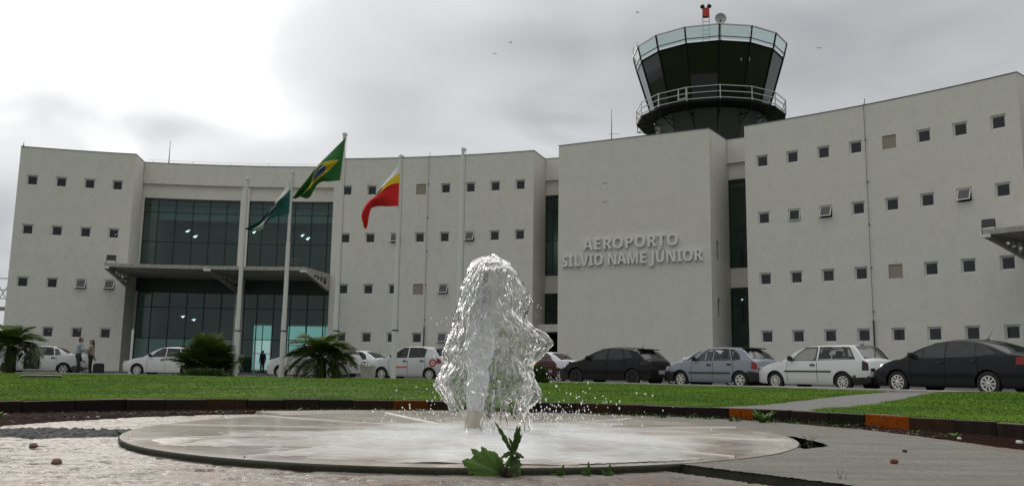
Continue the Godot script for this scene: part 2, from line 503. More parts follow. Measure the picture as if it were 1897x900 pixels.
func grounds() -> void:
	# one sheet to the horizon under everything
	var b := MB.new()
	var fn := noise(61, 0.02, 3)
	flat_ring(b, CEN, 35.3, 2500.0, ROAD - 0.02, -180, 180, 96, 1)
	struct("ground", b.mesh(), M.turf)
	b = MB.new()
	b.quad(Vector3(-12, -0.09, 14), Vector3(14, -0.09, 14), Vector3(14, -0.09, -16), Vector3(-12, -0.09, -16))
	struct("earth_bed", b.mesh(), M.red_soil)
	# road ring between lawn and terminal
	b = MB.new()
	flat_ring(b, CEN, 35.15, 58.2, ROAD, -75, 110, 120, 6)
	struct("road", b.mesh(), M.asphalt)
	b = MB.new()
	arc_slab(b, 58.2, 60.1, -40, 75, ROAD - 0.1, ROAD + 0.13)
	struct("terminal_sidewalk", b.mesh(), M.path_concrete)
	# sidewalk on the lawn's outer edge: single slabs, with the kerb as its outer face
	var sidewalk := Node3D.new()
	sidewalk.name = "sidewalk"
	add_child(sidewalk)
	sidewalk.set_meta("kind", "structure")
	var shapes := []
	for k in 3:
		b = MB.new()
		b.bx(Vector3.ZERO, Vector3(1.19 + 0.012 * k, 0.14, 1.28))
		shapes.append(b.mesh())
	var stp := rad_to_deg(1.22 / 34.5)
	var ph := -28.0
	var i := 0
	while ph < 74.0:
		var t := place(ph, 34.5, 0.335 + rng.randf_range(-0.004, 0.004))
		t.basis = t.basis * Basis(Vector3.RIGHT, rng.randf_range(-0.006, 0.006))
		part(sidewalk, "slab", shapes[i % 3], M.sidewalk_concrete, t)
		ph += stp
		i += 1
	# lawn
	var nu := 150
	var nv := 47
	var p := PackedVector3Array()
	for j in nv:
		for k in nu:
			var a := deg_to_rad(lerpf(-108.0, 108.0, float(k) / (nu - 1)))
			var d := Vector2(sin(a), -cos(a))
			var r1 := ray_circle(KC, d, CEN, 33.95)
			var r := lerpf(KR + 0.125, maxf(r1, KR + 1.0), pow(float(maxi(j - 1, 0)) / (nv - 2), 1.4))
			var q := KC + d * r
			var y := lawn_y(q.x, q.y)
			if on_path(q.x, q.y) < 0.86: y -= 0.04
			if j == 0: y = -0.08
			p.append(Vector3(q.x, y, q.y))
	b = MB.new()
	b.grid(p, nu, nv)
	var lawn := struct("lawn", b.mesh(), M.turf)
	# path across the lawn
	b = MB.new()
	p = PackedVector3Array()
	var acr := Vector2(-PATH_D.y, PATH_D.x)
	for j in 40:
		for k in 7:
			var q := PATH_A + PATH_D * (j * 0.42 - 1.6) + acr * ((k - 3) * 0.275)
			var y := lawn_y(q.x, q.y) + 0.004
			if q.distance_to(KC) < KR - 0.02:
				q = KC + (q - KC).normalized() * (KR - 0.02)
				y = 0.204
			if q.distance_to(CEN) > 33.9:
				q = CEN + (q - CEN).normalized() * 33.9
			p.append(Vector3(q.x, y, q.y))
	b.grid(p, 7, 40)
	if b.n[100].y < 0:
		b = MB.new()
		var r := PackedVector3Array()
		for j in 40:
			for k in 7: r.append(p[j * 7 + 6 - k])
		b.grid(r, 7, 40)
	struct("path", b.mesh(), M.path_concrete)
	kerb()
	soil()
	plaza()

func kerb() -> void:
	var kb := Node3D.new()
	kb.name = "kerb"
	add_child(kb)
	kb.set_meta("kind", "structure")
	var a := -104.0
	var k := 0
	var shapes := {}
	while a < 104.0:
		rng.seed = 900 + k
		var v := rng.randi() % 7
		var ln: float = [0.50, 0.58, 0.66, 0.72, 0.62, 0.55, 0.68][v]
		var orange := false
		if a < -3.0 and a + rad_to_deg(ln / KR) > -3.0 or a < 57.0 and a + rad_to_deg(ln / KR) > 57.0: orange = true
		if a < 41.0 and a + rad_to_deg(ln / KR) > 41.0:
			orange = true
			v = 7
			ln = 0.20
		var key := v + ((10 if a > 10.0 else 20) if orange else 0)
		if not shapes.has(key):
			var b := MB.new()
			b.col = (Color(0.36, 0.085, 0.012) if a > 10.0 else Color(0.13, 0.042, 0.015)) if orange else [Color(0.040, 0.026, 0.020), Color(0.033, 0.024, 0.020), Color(0.055, 0.032, 0.023), Color(0.030, 0.023, 0.020), Color(0.042, 0.029, 0.024), Color(0.026, 0.024, 0.018), Color(0.048, 0.029, 0.021)][v % 7]
			kerb_stone(b, ln - 0.010, 0.26, 0.14)
			shapes[key] = b.mesh()
		var stp := rad_to_deg(ln / KR)
		var r := deg_to_rad(a + stp * 0.5)
		var rad := KR + 0.05 + rng.randf_range(-0.016, 0.016)
		var t := Transform3D(Basis(Vector3.UP, -r), Vector3(KC.x + rad * sin(r), 0.078 + rng.randf_range(-0.010, 0.006), KC.y - rad * cos(r)))
		t.basis = t.basis * Basis(Vector3.FORWARD, rng.randf_range(-0.016, 0.016)) * Basis(Vector3.RIGHT, rng.randf_range(-0.06, 0.06))
		part(kb, "stone", shapes[key], M.kerb_stone, t)
		a += stp
		k += 1

func kerb_stone(b: MB, l: float, h: float, d: float) -> void:
	# a stone with a worn upper edge; its top is paler where it is trodden clean
	var face := b.col
	var prof := [Vector2(d * 0.5, -h * 0.5), Vector2(d * 0.5, h * 0.5 - 0.022), Vector2(d * 0.5 - 0.007, h * 0.5 - 0.007), Vector2(d * 0.5 - 0.025, h * 0.5), Vector2(-d * 0.5, h * 0.5), Vector2(-d * 0.5, -h * 0.5)]
	var n := 7
	for s in prof.size() - 1:
		b.col = face if s < 2 else (Color(0.20, 0.185, 0.16) if s < 4 else face)
		for i in n:
			var x0 := lerpf(-l * 0.5, l * 0.5, float(i) / n)
			var x1 := lerpf(-l * 0.5, l * 0.5, float(i + 1) / n)
			var j0 := 0.006 * sin(i * 2.1 + l * 91.0)
			var j1 := 0.006 * sin((i + 1) * 2.1 + l * 91.0)
			b.quad(Vector3(x0, prof[s].y, prof[s].x + j0), Vector3(x1, prof[s].y, prof[s].x + j1), Vector3(x1, prof[s + 1].y, prof[s + 1].x + j1), Vector3(x0, prof[s + 1].y, prof[s + 1].x + j0))
	b.col = face
	for sx in [-1.0, 1.0]:
		var f := []
		for q in prof: f.append(Vector3(sx * l * 0.5, q.y, q.x))
		for e in range(1, f.size() - 1):
			if sx > 0: b.tri(f[0], f[e + 1], f[e])
			else: b.tri(f[0], f[e], f[e + 1])
	b.col = face

func soil() -> void:
	var n := noise(71, 3.0, 4)
	var n2 := noise(72, 14.0, 3)
	var nu := 420
	var nv := 26
	var p := PackedVector3Array()
	for j in nv:
		for k in nu:
			var a := deg_to_rad(lerpf(-112.0, 112.0, float(k) / (nu - 1)))
			var d := Vector2(sin(a), -cos(a))
			var r1 := ray_circle(SC, d, KC, KR)
			var r0 := minf(SR - 0.10 - 0.30 * smoothstep(20.0, 50.0, rad_to_deg(a)) + 0.10 * n.get_noise_2d(k * 0.35, 0.0), r1 - 0.05)
			var r := lerpf(r0, r1, float(j) / (nv - 1))
			var q := SC + d * r
			var t := float(j) / (nv - 1)
			var y := -0.015 + 0.05 * smoothstep(0.0, 0.5, t) + (0.022 * n.get_noise_2d(q.x, q.y) + 0.03 * n2.get_noise_2d(q.x, q.y)) * minf(t * 5.0, 1.0)
			p.append(Vector3(q.x, y, q.y))
	var b := MB.new()
	b.grid(p, nu, nv)
	struct("soil_strip", b.mesh(), M.red_soil)
	# crumbs of stone and litter in the soil
	var g := RandomNumberGenerator.new()
	g.seed = 58
	var mm := MultiMesh.new()
	mm.transform_format = MultiMesh.TRANSFORM_3D
	mm.use_colors = true
	var sp := SphereMesh.new()
	sp.radius = 1.0; sp.height = 1.5; sp.radial_segments = 6; sp.rings = 3
	mm.mesh = sp
	mm.instance_count = 2600
	for k in 2600:
		var a := deg_to_rad(g.randf_range(-85.0, 85.0))
		var d := Vector2(sin(a), -cos(a))
		var r1 := ray_circle(SC, d, KC, KR) - 0.05
		var q := SC + d * lerpf(SR - 0.15, r1, g.randf())
		var s := 0.004 + 0.016 * pow(g.randf(), 4.0)
		mm.set_instance_transform(k, Transform3D(Basis(Vector3.UP, g.randf() * TAU).scaled(Vector3(s * 1.4, s * 0.8, s)), Vector3(q.x, 0.035, q.y)))
		var c := g.randf_range(0.02, 0.09)
		mm.set_instance_color(k, Color(0.45, 0.42, 0.37) if g.randf() < 0.06 else Color(c * 1.3, c, c * 0.8))
	var mi := MultiMeshInstance3D.new()
	mi.name = "pebbles"
	mi.multimesh = mm
	mi.material_override = M.crumbs
	add_child(mi)
	tag(mi, "crumbs of stone and litter strewn in the dark soil strip", "pebbles")
	mi.set_meta("kind", "stuff")

func plate_d(x: float, z: float) -> float:        # >1 outside the plate
	return Vector2((x - PC.x) / PRX, (z - PC.y) / PRZ).length()

func right_slab(x: float, z: float, wob: float) -> bool:
	# near edge of the raised slab on the fountain's right
	var q := Vector2(x - 1.25, z + 6.55)
	return q.x * 0.815 + q.y * -0.58 > -0.02 + wob and q.x > -0.2 + (0.0 if z > -10.0 else -9.0) or (z < -13.0 and x > -1.0)

func plaza() -> void:
	var n1 := noise(81, 0.9, 4)
	var n2 := noise(82, 9.0, 4)
	var n3 := noise(83, 1.7, 3)
	var cr := noise(84, 1.1, 3)
	var st := 0.03
	var x0 := -6.6
	var z0 := -15.3
	var nx := 420
	var nz := 366
	var p := PackedVector3Array()
	var cl := PackedColorArray()
	var kind := PackedByteArray()                     # 0 none, 1 wet pavement, 2 slab, 3 rubble
	p.resize(nx * nz); cl.resize(nx * nz); kind.resize(nx * nz)
	for j in nz:
		var z := z0 + j * st
		for i in nx:
			var x := x0 + i * st
			var id := j * nx + i
			var a := n1.get_noise_2d(x, z)
			var f := n2.get_noise_2d(x, z)
			var k := 1
			var y := 0.003 * f + 0.006 * a
			var sr := SR + 0.05 * a - 0.30 * smoothstep(2.5, 4.5, x)
			var inside := Vector2(x - SC.x, z - SC.y).length() < sr or z > SC.y and absf(x - SC.x) < sr + 0.05 * (z - SC.y)
			var pd := plate_d(x, z)
			var gap := 0.018 + (0.05 * exp(-pow((x - 3.05) / 0.28, 2.0) - pow((z + 8.6) / 0.8, 2.0)))
			if not inside or pd < (0.985 if gap < 0.024 else 1.0 + gap) or Vector2(x, z).distance_to(KC) > KR - 0.05 and z < -9.0:
				k = 0
			var c := Color(0.165, 0.137, 0.115).lerp(Color(0.235, 0.205, 0.175), clampf(0.5 + a, 0, 1))
			var rust := clampf(n3.get_noise_2d(x * 0.6, z * 1.6) * 2.0 + 0.1, 0, 1) * clampf((z + 7.2) * 0.8, 0, 1)
			c = c.lerp(Color(0.17, 0.085, 0.05), rust * 0.65)
			var ed := (x - 1.25) * 0.815 - (z + 6.55) * 0.58 + 0.02 * a
			if ed < -0.005 and ed > -0.12 and z > -7.2: k = 0
			if right_slab(x, z, 0.012 * f):
				k = 2 if k else 0
				y = 0.045 + 0.003 * f + 0.004 * a
				c = Color(0.155, 0.15, 0.125).lerp(Color(0.22, 0.205, 0.165), clampf(0.5 + n3.get_noise_2d(x * 0.4, z * 2.2), 0, 1))
				if z < -8.0 and Vector2(x - SC.x, z - SC.y).length() > SR - 0.35 + 0.25 * a: c = c.lerp(Color(0.22, 0.12, 0.075), 0.55)
			else:
				# short cracks and flaked spots in the thin screed
				var cn := absf(cr.get_noise_2d(x * 0.7 + 0.4 * a, z * 2.0))
				var mask := smoothstep(-0.05, 0.25, n3.get_noise_2d(x + 31.0, z))
				y -= 0.024 * (1.0 - smoothstep(0.0, 0.06, cn)) * mask
				var fl := cr.get_noise_2d(x * 1.6 + 50.0, z * 3.4)
				y -= 0.011 * smoothstep(0.22, 0.235, fl)
				c = c.lerp(Color(0.075, 0.062, 0.052), 0.85 * smoothstep(0.19, 0.22, fl) * smoothstep(0.33, 0.25, fl))
				var ru := Vector2((x + 5.2) / 1.75, (z + 9.15 + 0.12 * (x + 5.0)) / 0.62).length() + 0.25 * a + 0.12 * f
				if ru < 1.0 and k == 1 and x < -3.3:
					k = 3
					y = 0.012 + 0.045 * f + 0.02 * a
			p[id] = Vector3(x, y, z); cl[id] = c; kind[id] = k
	var sets := [null, MB.new(), MB.new(), MB.new()]
	# smooth normals from the height field
	var map := PackedInt32Array()
	for which in [1, 2, 3]:
		var b: MB = sets[which]
		map.resize(nx * nz)
		map.fill(-1)
		for j in nz - 1:
			for i in nx - 1:
				var a := j * nx + i
				var hi := maxi(maxi(kind[a], kind[a + 1]), maxi(kind[a + nx], kind[a + nx + 1]))
				if hi != which or kind[a] == 0 or kind[a + 1] == 0 or kind[a + nx] == 0 or kind[a + nx + 1] == 0: continue
				for id in [a, a + nx, a + nx + 1, a + 1]:
					if map[id] < 0:
						var ii: int = clampi(id % nx, 1, nx - 2)
						var jj: int = clampi(id / nx, 1, nz - 2)
						var o := jj * nx + ii
						b.col = cl[id]
						map[id] = b.vert(p[id], Vector3(p[o - 1].y - p[o + 1].y, 2.0 * st, p[o - nx].y - p[o + nx].y).normalized(), Vector2.ZERO)
				b.ix.append(map[a]); b.ix.append(map[a + 1]); b.ix.append(map[a + nx + 1])
				b.ix.append(map[a]); b.ix.append(map[a + nx + 1]); b.ix.append(map[a + nx])
	struct("plaza_pavement", sets[1].mesh(), M.wet_pavement)
	# broken front edge of the raised slab
	var eb := MB.new()
	var ep := PackedVector3Array()
	for q in [[0.043, 0.0], [0.02, 0.012], [-0.03, 0.004], [-0.09, 0.02]]:
		for e in 60:
			var t := e * 0.06 - 0.2
			var wv := 0.012 * n2.get_noise_2d(t * 6.0, q[0] * 30.0)
			ep.append(Vector3(1.25 + 0.58 * t + 0.815 * (q[1] + wv), q[0], -6.55 + 0.815 * t - 0.58 * (q[1] + wv)))
	eb.grid(ep, 60, 4)
	struct("slab_edge", eb.mesh(), M.mossy_rim)
	struct("slab_pavement", sets[2].mesh(), M.slab_concrete)
	var rb := part(self, "rubble_patch", sets[3].mesh(), M.rubble_asphalt)
	tag(rb, "strip of dark crumbled asphalt rubble left of the fountain plate", "rubble")
	rb.set_meta("kind", "stuff")
	# the pavement goes on beside and behind the camera
	var b2 := MB.new()
	b2.col = Color(0.26, 0.23, 0.19)
	b2.quad(Vector3(-11, -0.004, 12), Vector3(13, -0.004, 12), Vector3(13, -0.004, z0 + (nz - 1) * st), Vector3(-11, -0.004, z0 + (nz - 1) * st))
	struct("plaza_apron", b2.mesh(), M.wet_pavement)

# ================================================================ terminal
const TB := Vector3(-6.0, 0.29, -66.0)
var T: Node3D
var frame_mesh: ArrayMesh
var sash_mesh: ArrayMesh
const WW := 0.80
const WH := 0.82

func ring_frame(b: MB, w: float, h: float, t: float, d: float) -> void:
	b.bx(Vector3(0, h * 0.5 - t * 0.5, 0), Vector3(w, t, d)); b.bx(Vector3(0, -h * 0.5 + t * 0.5, 0), Vector3(w, t, d))
	b.bx(Vector3(-w * 0.5 + t * 0.5, 0, 0), Vector3(t, h - 2 * t, d)); b.bx(Vector3(w * 0.5 - t * 0.5, 0, 0), Vector3(t, h - 2 * t, d))

func to_t(t: Transform3D) -> Transform3D:
	return Transform3D(t.basis, t.origin - TB)

func small_window(phi: float, r: float, y: float, kind: int) -> void:
	# kind 0 shut, 1 tilted open, 2 slightly open, 3 closed off with a beige panel
	var t := to_t(place(phi, r + 0.09, y))
	if kind == 3:
		var b := MB.new()
		b.bx(Vector3.ZERO, Vector3(WW, WH, 0.05))
		part(T, "infill_panel", b.mesh(), M.beige_panel, to_t(place(phi, r + 0.07, y)))
		return
	var f := part(T, "window", frame_mesh, M.white_aluminium, t)
	var ang: float = [0.0, -0.42, -0.16][kind]
	var st := Transform3D(Basis(Vector3.RIGHT, ang), Vector3(0, WH * 0.5 - 0.05, 0.02 if kind else -0.01))
	var s := part(f, "sash", sash_mesh, M.white_aluminium, st)
	part(f, "pane", pane_box(WW - 0.17, WH - 0.19, 0.008), M.window_glass, st * Transform3D(Basis(), Vector3(0, -(WH - 0.1) * 0.5, 0)))

var pane_cache := {}
func pane_box(w: float, h: float, d: float) -> ArrayMesh:
	var key := "%d_%d_%d" % [roundi(w * 1000), roundi(h * 1000), roundi(d * 1000)]
	if not pane_cache.has(key):
		var b := MB.new()
		b.bx(Vector3.ZERO, Vector3(w, h, d))
		pane_cache[key] = b.mesh()
	return pane_cache[key]

func wing(p0: float, p1: float, first: float, step: float, count: int, odd: Dictionary) -> void:
	var rows := [14.62, 10.85, 6.89, 3.22]
	var hw := rad_to_deg(WW * 0.5 / RF)
	var holes := []
	for r in 4:
		for k in count:
			var ph := first + step * k
			holes.append([ph - hw, ph + hw, rows[r] - WH * 0.5, rows[r] + WH * 0.5])
			small_window(ph, RF, rows[r], odd.get(Vector2i(r, k), 0))
	var b := MB.new()
	arc_wall(b, RF, 0.3, p0, p1, ROAD - 0.3, ROOF, holes)
	part(T, "wall", b.mesh(), M.painted_render, off(TB))
	b = MB.new()
	arc_slab(b, RF - 0.025, RF + 0.34, p0 - 0.02, p1 + 0.02, ROOF + 0.003, ROOF + 0.05)
	part(T, "coping", b.mesh(), M.coping_metal, off(TB))
	var t := 0.29
	for e in [[p0, p0 + t], [p1 - t, p1]]:
		b = MB.new()
		arc_slab(b, RF + 0.3, 76.0, e[0], e[1], ROAD - 0.3, ROOF)
		part(T, "side_wall", b.mesh(), M.painted_render, off(TB))
		b = MB.new()
		arc_slab(b, RF + 0.34, 76.0, e[0] - 0.02, e[1] + 0.02, ROOF + 0.003, ROOF + 0.05)
		part(T, "coping", b.mesh(), M.coping_metal, off(TB))
	for y in [5.0, 8.85, 12.65]:
		b = MB.new()
		arc_slab(b, RF + 0.31, 75.9, p0 + t + 0.01, p1 - t - 0.01, y - 0.12, y + 0.12)
		part(T, "floor_slab", b.mesh(), M.inner_dark, off(TB))
	b = MB.new()
	arc_slab(b, RF + 0.31, 75.9, p0 + t + 0.01, p1 - t - 0.01, 16.3, 16.6)
	part(T, "roof", b.mesh(), M.raw_concrete, off(TB))

func curtain(phis: Array, ys: Array, r: float, film_row := -1, door_bay := -1) -> void:
	var cw := part(T, "curtain_wall", null, M.dark_mullion, off(TB))
	var b := MB.new()       # outer frame: head and sill
	for y in [ys[0], ys[-1]]:
		arc_slab(b, r - 0.03, r + 0.09, phis[0], phis[-1], y - 0.03, y + 0.03)
	cw.mesh = b.mesh()
	for ph in phis:
		var q := MB.new()
		q.box(place(ph, r + 0.03, (ys[0] + ys[-1]) * 0.5), Vector3(0.065, ys[-1] - ys[0] - 0.07, 0.13))
		part(cw, "mullion", q.mesh(), M.dark_mullion)
	for i in phis.size() - 1:
		var pm: float = (phis[i] + phis[i + 1]) * 0.5
		var w: float = deg_to_rad(phis[i + 1] - phis[i]) * r - 0.07
		for j in range(1, ys.size() - 1):
			var q := MB.new()
			q.box(place(pm, r + 0.03, ys[j]), Vector3(w, 0.06, 0.11))
			part(cw, "transom", q.mesh(), M.dark_mullion)
		for j in ys.size() - 1:
			if i == door_bay and j == 0: continue
			var h: float = ys[j + 1] - ys[j] - 0.07
			part(cw, "pane", pane_box(snappedf(w, 0.01), h, 0.012), M.filmed_glass if j == film_row and i < 6 and door_bay < 0 else M.green_glass, place(pm, r + 0.03, (ys[j] + ys[j + 1]) * 0.5))

func bay(p0: float, p1: float, hall: bool) -> void:       # head of a recessed bay: two bands of wall above the glass, roof, spandrel
	var b := MB.new()
	arc_wall(b, RB, 0.3, p0, p1, 14.3, 15.45, [])
	part(T, "wall", b.mesh(), M.painted_render, off(TB))
	b = MB.new()
	arc_wall(b, RB - 0.22, 0.5, p0, p1, 15.45, ROOF, [])
	part(T, "wall", b.mesh(), M.painted_render, off(TB))
	b = MB.new()
	arc_slab(b, RB - 0.245, RB + 0.31, p0, p1, ROOF + 0.003, ROOF + 0.045)
	part(T, "coping", b.mesh(), M.coping_metal, off(TB))
	b = MB.new()
	arc_wall(b, RB, 0.25, p0, p1, 6.72, 8.08, [])
	part(T, "spandrel", b.mesh(), M.tower_panel if hall else M.painted_render, off(TB))
	b = MB.new()
	arc_slab(b, RB + 0.31, 75.9, p0, p1, 16.3, 16.6)
	part(T, "roof", b.mesh(), M.raw_concrete, off(TB))
	b = MB.new()
	arc_slab(b, RB + 0.26, 75.9, p0, p1, 6.9, 7.9)
	part(T, "floor_slab", b.mesh(), M.inner_plaster, off(TB))
	b = MB.new()
	arc_slab(b, RB + 0.32, 75.9, p0, p1, 13.9, 14.05)
	part(T, "ceiling", b.mesh(), M.inner_plaster, off(TB))

func fin(b: MB, a: Vector3, e: Vector3, ytop: float, ytip: float, ywall: float, th: float) -> void:
	# bracket from the tip a to the wall e, with four oval holes that grow towards the wall
	var l := Vector2(e.x - a.x, e.z - a.z).length()
	var u := Vector3(e.x - a.x, 0, e.z - a.z) / l
	var w := Vector3.UP.cross(u) * (th * 0.5)
	var n := 84
	var holes := [[0.40, 0.045, 0.13], [0.52, 0.053, 0.20], [0.655, 0.060, 0.29], [0.805, 0.066, 0.37]]
	var hole := func(s: float) -> Array:
		for h in holes:
			if absf(s - h[0]) < h[1]:
				var lo := lerpf(ytip, ywall, pow(s, 1.15))
				var mid: float = (lo + 0.10 + ytop - 0.05) * 0.5
				var k: float = minf(h[2], (ytop - lo) * 0.5 - 0.075) * sqrt(1.0 - pow((s - h[0]) / h[1], 2.0))
				return [mid - k, mid + k]
		return []
	for i in n:
		var s0 := float(i) / n
		var s1 := float(i + 1) / n
		var lo0 := lerpf(ytip, ywall, pow(s0, 1.15))
		var lo1 := lerpf(ytip, ywall, pow(s1, 1.15))
		var p0 := Vector3(a.x, 0, a.z) + u * l * s0
		var p1 := Vector3(a.x, 0, a.z) + u * l * s1
		var h0: Array = hole.call(s0)
		var h1: Array = hole.call(s1)
		var spans := [[lo0, lo1, ytop, ytop]]
		if h0.size() and h1.size():
			spans = [[lo0, lo1, h0[0], h1[0]], [h0[1], h1[1], ytop, ytop]]
		for q in spans:
			for sgn in [1.0, -1.0]:
				var o: Vector3 = w * sgn
				var k := [p0 + o + Vector3.UP * q[0], p1 + o + Vector3.UP * q[1], p1 + o + Vector3.UP * q[3], p0 + o + Vector3.UP * q[2]]
				if sgn < 0: b.quad(k[0], k[1], k[2], k[3])
				else: b.quad(k[3], k[2], k[1], k[0])
			b.quad(p0 + w + Vector3.UP * q[0], p1 + w + Vector3.UP * q[1], p1 - w + Vector3.UP * q[1], p0 - w + Vector3.UP * q[0])
			b.quad(p0 - w + Vector3.UP * q[2], p1 - w + Vector3.UP * q[3], p1 + w + Vector3.UP * q[3], p0 + w + Vector3.UP * q[2])
	var tp := Vector3(a.x, 0, a.z)
	b.quad(tp - w + Vector3.UP * ytip, tp + w + Vector3.UP * ytip, tp + w + Vector3.UP * ytop, tp - w + Vector3.UP * ytop)

func canopy(p0: float, p1: float, mids: Array) -> void:
	var sh := -0.45
	var r0 := 55.6
	var b := MB.new()
	var n := 16
	var y0 := 7.80
	var y1 := 8.06
	for i in n:
		var f0 := float(i) / n
		var f1 := float(i + 1) / n
		var a0 := lerpf(p0 + sh, p1 + sh, f0)
		var a1 := lerpf(p0 + sh, p1 + sh, f1)
		var w0 := lerpf(p0, p1, f0)
		var w1 := lerpf(p0, p1, f1)
		for seg in [[r0, a0, a1, RF - 0.004, w0, w1], [RF - 0.004, w0 + 0.01, w1 - 0.01, RB - 0.16, w0 + 0.01, w1 - 0.01]]:
			b.quad(pt(seg[1], seg[0], y1), pt(seg[2], seg[0], y1), pt(seg[5], seg[3], y1), pt(seg[4], seg[3], y1))
			b.quad(pt(seg[4], seg[3], y0), pt(seg[5], seg[3], y0), pt(seg[2], seg[0], y0), pt(seg[1], seg[0], y0))
		b.quad(pt(a0, r0, y0), pt(a1, r0, y0), pt(a1, r0, y1), pt(a0, r0, y1))
	b.quad(pt(p0, RF - 0.004, y0), pt(p0 + sh, r0, y0), pt(p0 + sh, r0, y1), pt(p0, RF - 0.004, y1))
	b.quad(pt(p1 + sh, r0, y0), pt(p1, RF - 0.004, y0), pt(p1, RF - 0.004, y1), pt(p1 + sh, r0, y1))
	var c := part(T, "canopy", b.mesh(), M.raw_concrete, off(TB))
	for ph in [p0 + 0.12, p1 - 0.12]:
		b = MB.new()
		fin(b, pt(ph + sh, r0 + 0.06, 0), pt(ph, RF - 0.01, 0), y0 - 0.003, 7.66, 6.72, 0.26)
		part(c, "bracket", b.mesh(), M.raw_concrete)
	for ph in mids:
		b = MB.new()
		fin(b, pt(ph + sh, r0 + 0.06, 0), pt(ph, RB - 0.17, 0), y0 - 0.003, 7.66, 6.6, 0.26)
		part(c, "bracket", b.mesh(), M.raw_concrete)
	for ph in [p0 + 0.12, p1 - 0.12] + mids:
		b = MB.new()
		b.box(place(ph + sh, r0 - 0.02, 7.74), Vector3(0.5, 0.15, 0.08))
		part(c, "end_cap", b.mesh(), M.white_aluminium)

func ceiling_lamp(phi: float, r: float, y: float, l: float, label: String) -> void:
	var b := MB.new()
	b.bx(Vector3.ZERO, Vector3(0.10, 0.05, l))
	var t := thing("ceiling_lamp", label, "lamp", pt(phi, r, y), -deg_to_rad(phi) + 0.5, "lit tube lamps inside the terminal")
	part(t, "tube", b.mesh(), M.lamp_glow)
	b = MB.new()
	b.bx(Vector3(0, 0.05, 0), Vector3(0.2, 0.03, l + 0.04))
	part(t, "housing", b.mesh(), M.white_aluminium)
	var o := OmniLight3D.new()
	o.name = "lamp_light"
	o.light_energy = 0.12
	o.light_size = 0.02
	o.omni_range = 30.0
	o.omni_attenuation = 2.0
	o.shadow_enabled = true
	o.position = Vector3(0, -0.08, 0)
	t.add_child(o, true)

